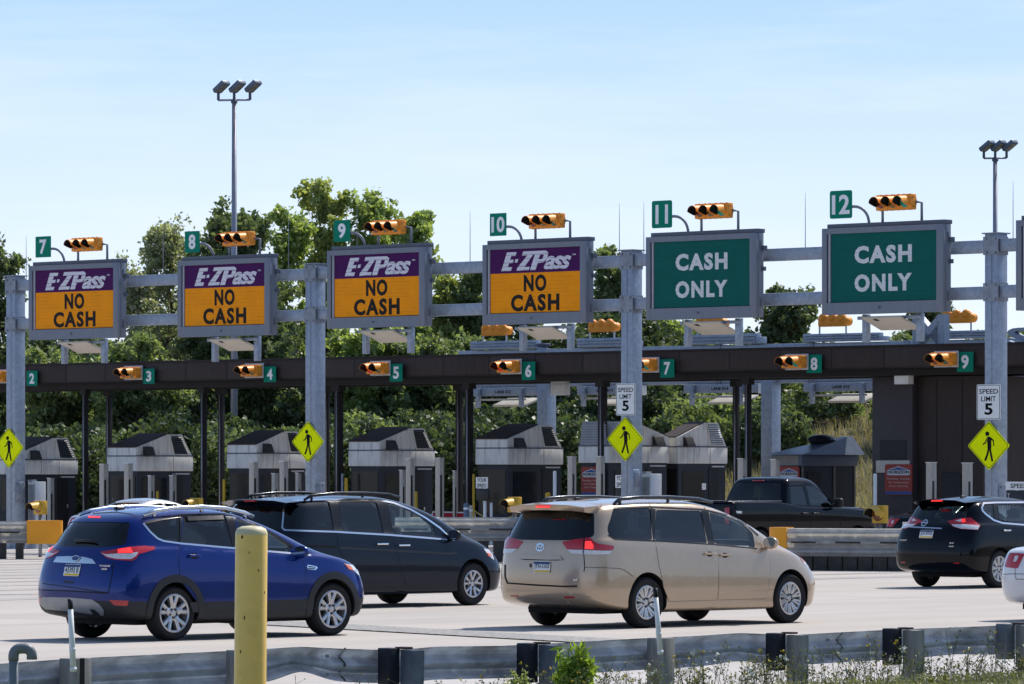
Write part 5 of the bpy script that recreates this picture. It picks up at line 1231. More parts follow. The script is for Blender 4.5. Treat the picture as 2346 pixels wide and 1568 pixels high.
# ---- steel equipment pillars ----------------------------------------------------
PIL = M('pillar_steel', (.48,.42,.355), rough=.42, metal=.15, var=.12, scale=6, streak=True)
pil_lab = ['tall steel pillar before the booth at plate three, nearer the post','tall steel pillar with a keypad before the booth at plate three','short steel pillar between the post cabinet and the first booth','slim steel pillar beside the booth doorway at plate three','slim steel pillar at the far end of the booth at plate three','tall steel pillar before the booth at plate four','tall steel pillar next to the walker sign by plate four','short pillar behind the pillar next to the walker sign at plate four','slim pillar touching the gantry post by plate four','slim pillar before the streaked booth at plate five','tall steel pillar before the streaked booth at plate five','tall steel pillar past the streaked booth, before the red and white board','slim pillar beside the canopy column past plate five','tall steel pillar before the booth with the front louvre','tall steel pillar in front of the red board beside the canopy column','steel pillar at the brown columns behind the pickup truck','steel pillar at the corner of the hipped roof booth','steel pillar before the brown block, nearer the red board','steel pillar before the brown block, nearer the gantry post']
for i, (x0, x1, yt, off) in enumerate(((227.4,248.3,1064.8,8.2),(284,304,1063.5,8.2),(108,124,1097,9.6),(338.8,353.8,1091,10.2),(388,404,1091,10.4),(570.5,591.6,1059.8,8.2),(640,660,1058.5,8.2),(622,637.8,1086,10.2),(676.5,690,1085,10.2),(915,929,1078.6,9.6),(929.5,950,1052,8.2),(997,1017,1051,8.2),(1037,1046.5,1080,9.6),(1300,1320,1048,8.2),(1365.4,1385.5,1047,8.2),(1689.7,1711.5,1052,8.2),(1765,1786.4,1054,8.2),(2121.4,2145.4,1061,8.2),(2204,2228,1062,8.2))):
    q, p = at(x0, off); s = (x1-x0)/p/1.38; zt = ZY(yt, p)
    t = thing('steel_pillar', pil_lab[i], 'pillar', (q.x, q.y, 0), YAW, 'steel equipment pillars along the toll islands')
    bm = B(); box(bm, 0, s, -s, 0, 0, zt, .008); obj('casing', bm, PIL, t)
    bm = B(); box(bm, -.012, s+.012, -s-.012, .012, zt+.001, zt+.02); obj('cap', bm, ALU, t)
    bm = B(); box(bm, -.012, -.001, -s*.7, -s*.35, zt-.34, zt-.26); box(bm, s*.3, s*.65, -s-.012, -s-.001, zt-.34, zt-.26); obj('reader', bm, M('reader_pale', (.5,.48,.46)), t)
    bm = B(); box(bm, s*.1, s*.4, -s-.018, -s-.001, .5, zt-.45); obj('panel_slot', bm, BLACK, t)
# slim coloured posts
YEL = M('bollard_yellow', (.62,.38,.03), rough=.5, var=.12)
for i, (x, yt, wpx, off, m, lab) in enumerate(((361,1125,6,10,YEL,'short orange post inside the toll lane at plate three'),(513,1098,6.5,10.4,YEL,'thin yellow bollard beside the column near plate four'),(793,1095,7.5,10.2,YEL,'thin yellow bollard beside the streaked booth at plate five'),(953,1126,8,9.5,YEL,'short yellow bollard beside a steel pillar at plate five'),(1085,1086,5.5,10.2,YEL,'tall thin yellow bollard at the column before plate six'),(1271,1079,8,9.2,WHITE,'white pipe post at the far end of the booth at plate six'),(1255,1128,12,9.6,YEL,'stout yellow bollard above the beige minivan roof'),(2005,1085,8.5,9.0,WHITE,'white post between the hipped roof booth and the brown block'),(398,1085,8,10.9,M('post_grey', (.3,.32,.36)),'grey pipe post beside the booth door at plate three'),(784,1085,5,10.8,M('post_grey', (.3,.32,.36)),'thin grey pipe beside the streaked booth'),(2330,1112,8,8,WHITE,'white post behind the speed limit board'))):
    q, p = at(x, off); r = wpx/p/2; zt = ZY(yt, p)
    t = thing('bollard', lab, 'bollard', (q.x, q.y, 0), YAW)
    bm = B(); lathe(bm, [(r,0),(r,zt-r*.5),(r*.7,zt-r*.12),(0,zt)], 14); obj('pipe', bm, m, t)
    bm = B(); lathe(bm, [(r*1.6,.0),(r*1.6,.03),(r*1.02,.035)], 14); obj('base_plate', bm, STEELD, t)
# ---- your speed display, end of lane display ------------------------------------
def speed_board(label, x0, x1, yt, ym, yb, off, words, big=False):
    q, p = at(x0, off); w = W(x0, x1, off); zt, zm, zb = ZY(yt, p), ZY(ym, p), ZY(yb, p)
    t = thing('speed_display', label, 'speed display', (q.x, q.y, 0), YAW)
    bm = B(); flat(bm, rrect(w, zt-zm, .02, w/2, (zt+zm)/2), 0, .02); obj('panel', bm, WHITE, t)
    bm = B(); n = len(words)
    for k, s in enumerate(words): text(bm, s, w/2, zt-(zt-zm)*(k+.5)/n*1.0, w*.80, (zt-zm)*.36 if n > 1 else (zt-zm)*.55, -.021, .003, .01)
    obj('lettering', bm, INK, t)
    bm = B(); box(bm, .0, .10, -w, 0, zb, zm-.01, .01); sc_ = obj('display', bm, M('display_black', (.02,.02,.022), rough=.3), t)
    if big:
        bm = B(); text(bm, 'Y', .07, zm-.12, .06, .10, -.002, .002); text(bm, 'O', .07, zm-.26, .06, .10, -.002, .002); text(bm, 'U', .07, zm-.40, .06, .10, -.002, .002); text(bm, 'R', .07, zm-.54, .06, .10, -.002, .002); obj('side_lettering', bm, LETTER, sc_)
    bm = B(); tube(bm, [(.06,-w*.6,0),(.06,-w*.6,zt-.05)], .045, 8); obj('post', bm, WHITE, t)
speed_board('white your speed plate over a black display before the rusty ridged booth', 1091.5, 1118, 1093.7, 1119.3, 1147.7, 8.0, ('YOUR','SPEED'))
speed_board('white your speed plate half hidden by the gantry post', 1411, 1440, 1089, 1118, 1146, 7.0, ('YOUR','SPEED'))
speed_board('black speed display with a white speed limit strip at the picture edge', 2305, 2420, 1104, 1123, 1205, -.6, ('SPEED LIMIT 5',), True)
# ---- amber beacons ---------------------------------------------------------------
BEAC = M('beacon_yellow', (.62,.36,.035), rough=.45, var=.12, scale=5, dirt=(.3,.15,.03), dscale=4, damt=.4)
for x0, x1, yt, yb, p, lab in ((65.3,101.8,1147.7,1179,92,'yellow hooded beacon standing over the guardrail with the orange nose'),(424.7,455,1141,1169,90,'yellow hooded beacon peeping over the blue crossover roof'),(1153,1182,1139,1174,94,'yellow hooded beacon in front of the rusty ridged booth'),(1988,2018.5,1158,1199,103,'yellow hooded beacon at the nose of the pickup truck')):
    q = P(x0+(x1-x0)*.3, HY, p); zt, zb = ZY(yt, p), ZY(yb, p); h = zt-zb
    t = thing('warning_beacon', lab, 'beacon', (q.x, q.y, 0), YAW, 'amber beacons on the toll islands')
    bm = B(); box(bm, 0, .17, -.34, .0, zb, zt, .015); obj('housing', bm, BEAC, t)
    bm = B(); rows = []; r = h*.43; cy_ = -.17; cz = (zt+zb)/2
    for k in range(17):
        a = radians(-20+220*k/16); l = .30 if 0 <= a <= pi else .12
        rows.append([bm.verts.new((-.001, cy_+r*cos(a), cz+r*sin(a))), bm.verts.new((-l, cy_+r*cos(a), cz+r*sin(a)-.03)), bm.verts.new((-l, cy_+(r-.008)*cos(a), cz+(r-.008)*sin(a)-.03)), bm.verts.new((-.001, cy_+(r-.008)*cos(a), cz+(r-.008)*sin(a)))])
    for a_, b_ in zip(rows, rows[1:]):
        for j in range(3): bm.faces.new((a_[j], b_[j], b_[j+1], a_[j+1])).material_index = 1 if j == 2 else 0
    bmesh.ops.recalc_face_normals(bm, faces=bm.faces); obj('visor', bm, [BEAC, BLACK], t)
    bm = B(); lathe(bm, [(0,.04),(r*.6,.03),(r*.92,0),(r*.92,-.01)], 18, Matrix.Translation((-.002, cy_, cz)) @ Matrix.Rotation(-pi/2, 4, 'Y')); obj('lens', bm, M('beacon_lens', (.22,.06,.01), rough=.2, coat=1), t)
    bm = B(); tube(bm, [(.08,-.17,0),(.08,-.17,zb)], .045, 8); obj('post', bm, STEELD, t)
# ---- island guardrails ------------------------------------------------------------
RAIL = M('rail_galv', (.60,.585,.56), rough=.5, metal=.15, var=.14, scale=5, dirt=(.2,.18,.17), dscale=3, damt=.4)
def corr(h, n, d):
    """corrugated rail profile (depth, height), n waves"""
    pts = []; m = n*8
    for k in range(m+1):
        t_ = k/m; pts.append((-d*.5*(1-cos(2*pi*n*t_)), h*t_))
    return pts
def rail_mesh(path, prof, th=.006):
    """sweep a (depth, height) profile along ground path [(pos, normal, z, dent)]"""
    bm = B(); rows = []
    for (q, nrm, z, dent) in path:
        rows.append([bm.verts.new(q - nrm*dd*(1-dent*.6)*-1*-1 + Vector((0,0,z+hh*(1-.0*dent)))) for dd, hh in prof])
    for a, b_ in zip(rows, rows[1:]):
        for j in range(len(prof)-1): bm.faces.new((a[j], b_[j], b_[j+1], a[j+1]))
    g = [f for f in bm.faces]; r = bmesh.ops.solidify(bm, geom=g, thickness=th)
    bmesh.ops.recalc_face_normals(bm, faces=bm.faces)
    return bm
def island_rail(label, xa, xb, p, zt, h, slope_p=0, noseend=None, nposts=4, nl=(.55,.30), pw=.09):
    a = P(xa, HY, p); b_ = P(xb, HY, p+slope_p); a.z = b_.z = 0; d = (b_-a); ln = d.length; d.normalize(); rz = math.atan2(d.y, d.x)
    t = thing('guardrail', label, 'guardrail', a, rz, 'guardrails on the toll islands')
    pr = corr(h, 3, .085)
    for side, nm in ((-1, 'rail'), (1, 'rail')):
        # local y = -0.16 face towards the viewer
        path = [(Vector((x, side*.17, 0)), Vector((0, -side, 0)), zt-h, 0) for x in np.linspace(0, ln, 24)]
        bm = B(); rows = [[bm.verts.new(q + n_*dd + Vector((0,0,z+hh))) for dd, hh in pr] for q, n_, z, _ in path]
        for r0, r1 in zip(rows, rows[1:]):
            for j in range(len(pr)-1): bm.faces.new((r0[j], r1[j], r1[j+1], r0[j+1]))
        bmesh.ops.solidify(bm, geom=list(bm.faces), thickness=.005); bmesh.ops.recalc_face_normals(bm, faces=bm.faces)
        o = obj(nm, bm, RAIL, t, 60)
        bm = B()
        for k in range(int(ln/1.0)+1):
            x = .5+k*1.0
            if x < ln-.4: box(bm, x-.28, x+.28, side*.257-.003, side*.257+.003, zt-h*.5-.02, zt-h*.5+.02)
        obj('slot', bm, M('slot_dark', (.03,.03,.03)), o)
    for k in range(nposts):
        x = .5+(ln-1.0)*k/max(1, nposts-1); bm = B(); box(bm, x-pw, x+pw, -.115, .115, 0, zt-.06, .01); obj('post', bm, M('rail_post', (.06,.055,.05), rough=.7, var=.3), t)  # extra, wider dark ones also stand in for shade under the rail
    if noseend is not None:
        bm = B(); r = .30; m = 12; x0 = -.0 if noseend < 0 else ln; rows = []
        for k in range(m+1):
            an = pi/2+pi*k/m if noseend < 0 else pi/2-pi*k/m
            xo = x0+nl[0]*cos(an)
            if k in (0, m): xo = x0-nl[1]*noseend
            rows.append([bm.verts.new((xo, .275*sin(an), zz)) for zz in (zt-h-.02, zt-h+.03, zt-.03, zt+.02)])
        for r0, r1 in zip(rows, rows[1:]):
            for j in range(3): bm.faces.new((r0[j], r1[j], r1[j+1], r0[j+1]))
        for j in range(3): bm.faces.new((rows[0][j], rows[0][j+1], rows[-1][j+1], rows[-1][j]))
        bm.faces.new([r_[-1] for r_ in rows]); bm.faces.new([r_[0] for r_ in rows][::-1])
        bmesh.ops.recalc_face_normals(bm, faces=bm.faces)
        obj('nose_wrap', bm, M('nose_orange', (.80,.33,.02), rough=.4, var=.04, scale=3, dirt=(.85,.22,.03), dscale=1.8, damt=.8), t)
    return t
island_rail('guardrail with an orange wrapped nose beside the blue crossover', -120, 92, 94, .92, .53, 0, 1)
island_rail('guardrail with dark slots between the dark and beige minivans', 905, 1230, 97, 1.05, .56, 0, None, 7, pw=.14)
island_rail('guardrail with an orange wrapped nose in front of the pickup truck', 1798, 2140, 106, .91, .60, 1.2, -1, 8, nl=(.34,.12), pw=.15)
# red and white board with rope
q = P(985, HY, 82); t = thing('barrier_board', 'low red board with a white border behind the guardrail', 'barrier', (q.x, q.y, 0), radians(3))
bm = B(); wq = 105/82; zq0, zq1 = .86, 1.02
prism(bm, [(-.02,0,.78),(wq+.02,0,.78),(wq-.02,0,zq1-.03),(wq*.06,0,zq1)], (0,.04,0)); obj('border', bm, WHITE, t)
bm = B(); prism(bm, [(.01,-.002,.76),(wq-.01,-.002,.76),(wq-.05,-.002,zq1-.065),(wq*.075,-.002,zq1-.035)], (0,-.004,0)); obj('red_panel', bm, M('barrier_red', (.40,.012,.03), rough=.4), t)
bm = B(); box(bm, .1, .16, .045, .09, 0, .9); box(bm, wq-.16, wq-.1, .045, .09, 0, .9); obj('leg', bm, STEELD, t)
t = thing('rope', 'sagging yellow rope between the pale post and the booth', 'rope', P(1077, HY, 84)*1); t.location.z = 0
pp = P(1077, HY, 84); bm = B(); tube(bm, [(0,0,ZY(1162,84)),(.18,0,ZY(1175,84)),(.4,0,ZY(1185,84)),(.65,0,ZY(1190,84)),(1.0,0,ZY(1188,84)),(1.3,0,ZY(1178,84))], .018, 6); obj('cord', bm, M('rope_yellow', (.6,.45,.12), rough=.8), t)
for x, w_, yt, lab, m in ((1068,12,1153,'blue grey post with a cap beside the pale post',M('post_bluegrey', (.12,.16,.24))),(1078.5,9,1158,'pale post that holds the yellow rope',M('post_pale', (.45,.44,.38))),(1125.5,6,1152,'white post under the your speed display',WHITE)):
    q = P(x, HY, 84); q.z = 0; t = thing('bollard', lab, 'bollard', q); r = w_/84/2; zt = ZY(yt, 84)
    bm = B(); lathe(bm, [(r,0),(r,zt-.03),(r*.8,zt),(0,zt)], 12); obj('pipe', bm, m, t); bm = B(); lathe(bm, [(r*1.06,zt*.86),(r*1.06,zt*.90),(r,zt*.905)], 12); obj('band', bm, LETTER, t)
# ---- far gantry behind the canopy (backs of the exit side signs) -------------------
OFF2 = 17.0; f0, fp = at(1060, OFF2); FG = thing('exit_gantry', 'grey steel exit gantry rising behind the brown canopy', 'gantry', f0, YAW)
fu = lambda x, off=OFF2: GS(x, off)-GS(1060, OFF2)
bl0, bl1 = fu(1048), fu(2700)
for zc, nm, hb in ((5.62,'upper_beam',.10),(4.70,'lower_beam',.085)):
    k = 0; a = bl0
    while a < bl1:
        b_ = min(a+3.4, bl1); bm = B(); box(bm, 0, .3, -b_+.03, -a-.03, zc-hb, zc+hb, .015); obj(nm, bm, STEEL, FG); a = b_
    a = bl0+3.4
    while a < bl1: bm = B(); box(bm, -.02, .32, -a-.10, -a+.10, zc-hb-.02, zc+hb+.02, .008); a += 3.4; obj('joint_plate', bm, STEELD, FG)
for x in (1252, 1766, 2336):
    u = fu(x); bm = B(); box(bm, -.20, .20, -u-.20, -u+.20, 0, 5.5, .012); obj('post', bm, STEEL, FG)
for i, (xa, xb, y0) in enumerate(((1078,1228,783),(1322,1450,776),(1566,1733,768),(1840,2013,766),(2110,2270,760))):
    off = OFF2-.15; q, p = at(xa, off); w = W(xa, xb, off)
    lab = ['back of a ribbed grey exit sign above plate six','back of a ribbed grey exit sign beside the gantry post and plate seven','back of a ribbed grey exit sign below the nearer cash only sign','back of a ribbed grey exit sign above plate eight','back of a ribbed grey exit sign above plate nine behind the big letters'][i]
    zt = ZY(y0, p); t = thing('exit_sign_back', lab, 'road sign', (q.x, q.y, 0), YAW, 'exit signs seen from behind')
    bm = B(); box(bm, 0, .22, -w, 0, 5.74, zt, .01)
    for k in range(3): box(bm, -.05, -.001, -w+.02, -.02, 5.76+k*(zt-5.76)/3, 5.76+k*(zt-5.76)/3+.04, .008)
    obj('back_panel', bm, STEEL, t); bm = B(); box(bm, -.02, .26, -w-.17, -w-.002, 5.74, zt-.10, .01); obj('end_box', bm, STEEL, t)
    # lower half hangs under the canopy line: box with lane mark and antenna
    ho = thing('lane_beacon_box', ['grey hanging box with an antenna under the canopy at plate six','grey hanging box behind the column near the beige speed plate','grey hanging box with an antenna right of plate seven','grey hanging box with an antenna right of plate eight','grey hanging box hidden behind the brown block'][i], 'equipment box', (q.x, q.y, 0), YAW, 'hanging equipment boxes behind the canopy')
    if i == 4: 
        COL.objects.unlink(ho); bpy.data.objects.remove(ho)
    else:
        bm = B(); box(bm, 0, .20, -w*1.02, .0, 4.36, 4.605, .01); obj('casing', bm, STEEL, ho)
        bm = B(); box(bm, -.01, .21, -w*1.16, -w*1.025, 4.33, 4.61, .01); obj('end_panel', bm, WHITE, ho)
        bm = B(); text(bm, 'LANE 0%d' % (12+i), w*.5, 4.48, .62, .09, -.002, .003, .02); obj('lettering', bm, INK, ho)
        for a in (.14, .80):
            bm = B(); box(bm, -.12, -.002, -w*a-.06, -w*a+.06, 4.02, 4.60, .01); obj('support', bm, STEEL, ho)
        bm = B(); Mx = Matrix.Translation((.35, 0, 4.10)) @ Matrix.Rotation(radians(-18), 4, 'Y'); box(bm, -.1, .6, -w*.75, -w*.25, -.03, .03, .008, M4=Mx); box(bm, -.06, .0, -w*.85, -w*.08, 4.22, 4.28); obj('antenna', bm, M('antenna_shade', (.45,.42,.36)), ho)
for x0, x1, yt, yb, lab in ((1108,1160,747,769,'orange signal seen from behind above plate six'),(1353,1407,737,762,'orange signal seen from behind beside the tall gantry post'),(1597,1660,731,750,'orange signal seen from behind below the nearer cash only sign'),(1880,1938,725,748,'orange signal seen from behind above plate eight'),(2163,2225,716,741,'orange signal seen from behind above the big letters')):
    off = OFF2+.1; xm = (x0+x1)/2; q, p = at(xm, off); zc = ZY((yt+yb)/2, p); w = W(x0, x1, off)
    t = thing('traffic_signal', lab, 'traffic light', (q.x, q.y, zc), YAW, 'exit side signals seen from behind')
    bm = B(); w = .98; box(bm, -.10, .08, -w/2, w/2, -.15, .15, .05)
    for k in range(3): bmesh.ops.create_uvsphere(bm, u_segments=10, v_segments=6, radius=.13, matrix=Matrix.Translation((-.04, -w/2+(k+.5)*w/3, .10)))
    obj('housing', bm, SIGNAL, t); bm = B(); lathe(bm, [(0,.12),(.06,.10),(.13,0)], 10, Matrix.Translation((0,-w/2,0)) @ Matrix.Rotation(pi/2, 4, 'X')); obj('end_cap', bm, SIGNAL, t)
    for k in range(3):
        bm = B(); lathe(bm, [(.13,0),(.13,.22),(.12,.22),(.12,0)], 14, Matrix.Translation((.08,-w/2+(k+.5)*w/3,0)) @ Matrix.Rotation(pi/2, 4, 'Y')); obj('visor', bm, SIGNAL, t)
    for u in (-.49, .46):
        bm = B(); tube(bm, [(0,-u,5.75-zc),(0,-u,.05)], .028, 6); obj('support_post', bm, M('post_white', (.5,.52,.54), rough=.4), t)
# big letters on the canopy roof
for s, x0, x1, yt, yb, lab in (('M',2102,2175,722,796,'large steel letter M standing on the canopy seen from behind'),('S',2318,2372,752,796,'large curved steel letter standing on the canopy beyond the end post')):
    off = OFC+2.2; q, p = at(x0, off); w = W(x0, x1, off); zb, zt = ZY(yb, p), ZY(yt, p)
    t = thing('roof_letter', lab, 'letter', (q.x, q.y, zb), YAW, 'big letters standing on the canopy')
    bm = B(); text(bm, s, w/2, (zt-zb)/2, w, zt-zb, 0, .22, .02); obj('letter', bm, STEEL, t)
    bm = B(); tube(bm, [(.12,-w*.2,0),(.5,-w*.2,-.1)], .02, 6); tube(bm, [(.12,-w*.8,0),(.5,-w*.8,-.1)], .02, 6); obj('brace', bm, STEELD, t)
# equipment on the canopy roof
t = thing('camera_mast', 'short grey camera post on the canopy between the exit signs', 'camera', (0,0,0), YAW); q, p = at(1242, OFC+2.5); t.location = (q.x, q.y, 5.30)
bm = B(); box(bm, -.1, .1, -.1, .1, 0, .35, .01); obj('post', bm, STEEL, t); bm = B(); box(bm, -.15, .15, -.2, .1, .352, .45, .02); obj('head', bm, GREYD, t)
# ---- flood light masts -------------------------------------------------------------
def mast(label, x, p, ytop, r0, r1, heads, sc, zb=0):
    q = P(x, HY, p); t = thing('floodlight_mast', label, 'light mast', (q.x, q.y, 0), radians(-12), 'floodlight masts beyond the toll plaza')
    zt = ZY(ytop, p); bm = B(); tube(bm, [(0,0,0),(0,0,zt)], [r0, r1], 14); obj('pole', bm, M('mast_grey', (.30,.30,.34), rough=.45, metal=.35, var=.1, scale=2), t)
    bm = B(); lathe(bm, [(r1*1.5,zt-.06),(r1*1.5,zt+.06),(0,zt+.06)], 14); obj('collar', bm, GREYD, t)
    bm = B(); tube(bm, [(heads[0]*sc,0,zt+.05),(heads[-1]*sc,0,zt+.05)], .035, 8); obj('arm', bm, M('mast_grey', (.3,.3,.34)), t)
    for h in heads:
        f = sub('lamp_head', t, (h*sc, 0, zt+.1), (0,0,radians(-28)))
        bm = B(); tube(bm, [(0,0,-.05),(0,0,.28)], .05, 8); obj('neck', bm, GREYD, f)
        Mx = Matrix.Translation((.15,0,.40)) @ Matrix.Rotation(radians(-33), 4, 'Y') @ Matrix.Scale(.78, 4)
        bm = B(); box(bm, -.36, .36, -.24, .24, -.10, .12, .05, M4=Mx); obj('housing', bm, M('lamp_housing', (.12,.15,.20), rough=.5, metal=.3), f)
        bm = B(); box(bm, -.30, .30, -.19, .19, -.115, -.102, M4=Mx); ll = obj('lens', bm, M('lamp_lens', (.30,.28,.26), rough=.25, var=.5, scale=9), f)
mast('tall floodlight mast with three lamps rising behind the sign under plate eight', 536.5, 67, 233, .14, .075, (-.56,.0,.56), 1.0)
mast('floodlight mast with three lamps seen above the tall end post', 2280, 62, 366, .12, .08, (-.42,0,.42), 1.0)
# ================================================================ ground, bank, trees
def smooth(a, b_, x):
    t_ = min(1, max(0, (x-a)/(b_-a))); return t_*t_*(3-2*t_)
RAILTOP = []
def railp(x): return 261+(213-261)*(x-170)/(2346-170)          # scale of the near guardrail in column x
# near guardrail as a ground line
RA = P(-200, HY, railp(-200)); RB = P(2600, HY, railp(2600)); RA.z = RB.z = 0
RD = (RB-RA).normalized(); RN = Vector((RD.y, -RD.x, 0))          # RN points to the viewer
def side_of_rail(q): return (Vector((q[0], q[1], 0))-RA).dot(RN)   # metres towards the viewer
def terrain(x, y):
    s = side_of_rail((x, y)); z = 0
    if s > -4: z = -.2*smooth(-4, -.6, s)
    if s > .3: z = -.2 + (.40*smooth(.8, 4.5, s) + .14*smooth(4, 12, s))*(.35+.65*smooth(-2, 1.5, x))
    if s > 44: z += 5*smooth(44, 85, s)  # unseen rise added behind the viewer for the car reflections
    # planted bank beyond the plaza
    o = Vector((x, y, 0))-GO; d = o.dot(DV); g = o.dot(GV)
    if d > 26: z += 5.2*smooth(29, 58, d)*(1.0-.35*smooth(-2, 16, g)) + .25*sin(x*.31)*smooth(30, 44, d)
    return z
def sheet(name, xs, ys, m, f=terrain, dz=0, kind='structure', keep=None):
    bm = B(); V_ = [[bm.verts.new((x, y, f(x, y)+dz)) for x in xs] for y in ys]
    for i in range(len(ys)-1):
        for j in range(len(xs)-1):
            q = (xs[j]+xs[j+1])/2, (ys[i]+ys[i+1])/2
            if keep is None or keep(*q): bm.faces.new((V_[i][j], V_[i][j+1], V_[i+1][j+1], V_[i+1][j]))
    bmesh.ops.delete(bm, geom=[v for v in bm.verts if not v.link_faces], context='VERTS')
    o = obj(name, bm, m, None, 80); tag(o, kind=kind); return o
PAVE = M('concrete_pavement', (.445,.405,.37), rough=.9, var=.09, scale=.5, dirt=(.31,.29,.28), dscale=.35, damt=.55, spec=.15, bump=.25, bscale=40, detail=9, rz=YAW, stretch=(5,1,1))
DRYG = M('dry_bank', (.11,.09,.055), rough=.9, var=.35, scale=.6, dirt=(.06,.085,.025), dscale=.22, damt=.95, bump=.6, bscale=6, detail=9)
VERGE = M('grass_bank', (.10,.115,.035), rough=.95, var=.4, scale=3, dirt=(.20,.17,.09), dscale=1.2, damt=.7, bump=.6, bscale=20)
def on_bank(x, y): return (Vector((x,y,0))-GO).dot(DV) > 27
sheet('ground', list(np.linspace(-900,-60,12))+list(np.linspace(-50,50,60))+list(np.linspace(60,900,12)), list(np.linspace(-160,30,40))+list(np.linspace(31,60,70))+list(np.linspace(62,130,40))+list(np.linspace(132,240,70))+list(np.linspace(260,1400,14)), DRYG, dz=-.03)
def rot(u, s, z=0): q = GO+GV*u+DV*s; return Vector((q.x, q.y, z))
def strip(name, u0, u1, s0, s1, m, z, n=1, kind='structure'):
    bm = B(); v = [bm.verts.new(rot(a, b_, z)) for a, b_ in ((u0,s0),(u1,s0),(u1,s1),(u0,s1))]; f = bm.faces.new(v)
    bmesh.ops.recalc_face_normals(bm, faces=bm.faces)
    if f.normal.z < 0: f.normal_flip()
    o = obj(name, bm, m); tag(o, kind=kind); return o
# pavement: everything up to the bank, stops at the verge by the near rail
bm = B(); pts = []
pa, pb = RA - RN*3.2, RB - RN*3.2
pv = [pa - RD*60, pb + RD*60]
q0 = [pv[0], pv[1], Vector((160,120,0)), Vector((60,190,0)), rot(30,26), rot(-60,26), Vector((-160,150,0))]
f = bm.faces.new([bm.verts.new((q.x, q.y, 0)) for q in q0]); 
if f.normal.z < 0: f.normal_flip()
f.normal_update()
if f.normal.z < 0: f.normal_flip()
tag(obj('toll_plaza_pavement', bm, PAVE, None, smooth=False), kind='structure')
bm = B(); nn = 60
R0 = [bm.verts.new((lambda q: (q.x,q.y,.004))(pv[0].lerp(pv[1], k/nn)-RN*-.0)) for k in range(nn+1)]
R1 = [bm.verts.new((lambda q: (q.x,q.y,terrain(q.x,q.y)+.004))(pv[0].lerp(pv[1], k/nn)+RN*1.2)) for k in range(nn+1)]
R2 = [bm.verts.new((lambda q: (q.x,q.y,terrain(q.x,q.y)+.006))(pv[0].lerp(pv[1], k/nn)+RN*3.4)) for k in range(nn+1)]
for a, b_ in ((R0,R1),(R1,R2)):
    for k in range(nn): 
        f = bm.faces.new((a[k], a[k+1], b_[k+1], b_[k])); f.normal_update()
        if f.normal.z < 0: f.normal_flip()
tag(obj('shoulder', bm, M('shoulder_concrete', (.46,.43,.41), rough=.9, var=.12, scale=1.5, dirt=(.32,.3,.27), dscale=1, damt=.5), None), kind='structure')
bm = B(); G0 = [[bm.verts.new((lambda q: (q.x,q.y,terrain(q.x,q.y)+.01))(pv[0].lerp(pv[1], k/80)+RN*s)) for k in range(81)] for s in (3.5,4.0,4.6,5.4,6.4,7.6,9,12,18,30,60)]
for a, b_ in zip(G0, G0[1:]):
    for k in range(80):
        f = bm.faces.new((a[k], a[k+1], b_[k+1], b_[k])); f.normal_update()
        if f.normal.z < 0: f.normal_flip()
tag(obj('verge', bm, VERGE, None), kind='structure')
# darker worn bands, joints and a gravelly patch line along the traffic direction
WORN = M('worn_lane', (.36,.335,.32), rough=.9, spec=.15, var=.14, scale=.8, dirt=(.43,.395,.375), dscale=.6, damt=.6, detail=9)
PATCH = M('asphalt_seam', (.30,.29,.28), rough=.95, var=.5, scale=14, bump=.5, bscale=40)
JOINT = M('pavement_joint', (.32,.30,.285), rough=.9, var=.3, scale=3)
def near_limit(u):
    """first s on the road side of the shoulder for plaza coordinate u"""
    for s in np.arange(-70, 20, .25):
        q = rot(u, s)
        if side_of_rail(q) < -3.6: return s
    return 0
gw = GS(2280, OFFP)-GS(1447, OFFP)
k = 0
for u in np.arange(-34, 24, 3.7):
    s0 = near_limit(u); st = strip('lane_joint', u-.014, u+.014, s0+.2, 24, JOINT, .008)
for s in np.arange(-60, 22, 9.0):
    lo = [u for u in np.arange(-40, 26, .5) if near_limit(u) < s]
    if lo: strip('cross_joint', min(lo), max(lo), s, s+.025, JOINT, .010)
STAIN = M('oil_stained_lane', (.44,.395,.37), rough=.8, spec=.2, var=.08, scale=.8, dirt=(.17,.155,.145), dscale=1.1, damt=.75, rz=YAW, stretch=(6,1,1))
for u in (-24, -19.3, -14.5, -9.8, -5.5, -1.1, 3.6, 8.5): strip('oil_stain', u-.28, u+.28, near_limit(u)+.8, 24, STAIN, .0055)
for u, w_, z in ((-26.4,.9,.004),(-21.6,.8,.004),(-17,1.0,.004),(-12,.9,.004),(-7.6,1.0,.004),(-3.4,.9,.004),(1.2,.9,.004),(6,1,.004),(11,1,.004)):
    strip('tyre_track', u-w_/2, u+w_/2, near_limit(u)+.8, 24, WORN, z)
# diagonal seam between slab and older surface, in front of the blue car
a = P(560, HY, (1425-HY)/HC); b_ = P(2000, HY, (1505-HY)/HC); a.z = b_.z = .014; d_ = (b_-a).normalized(); nn_ = Vector((-d_.y, d_.x, 0))
bm = B(); f = bm.faces.new([bm.verts.new(q) for q in (a-nn_*.55, b_-nn_*.55, b_+nn_*.55, a+nn_*.55)]); f.normal_update()
if f.normal.z < 0: f.normal_flip()
tag(obj('pavement_seam', bm, PATCH, None), kind='structure')
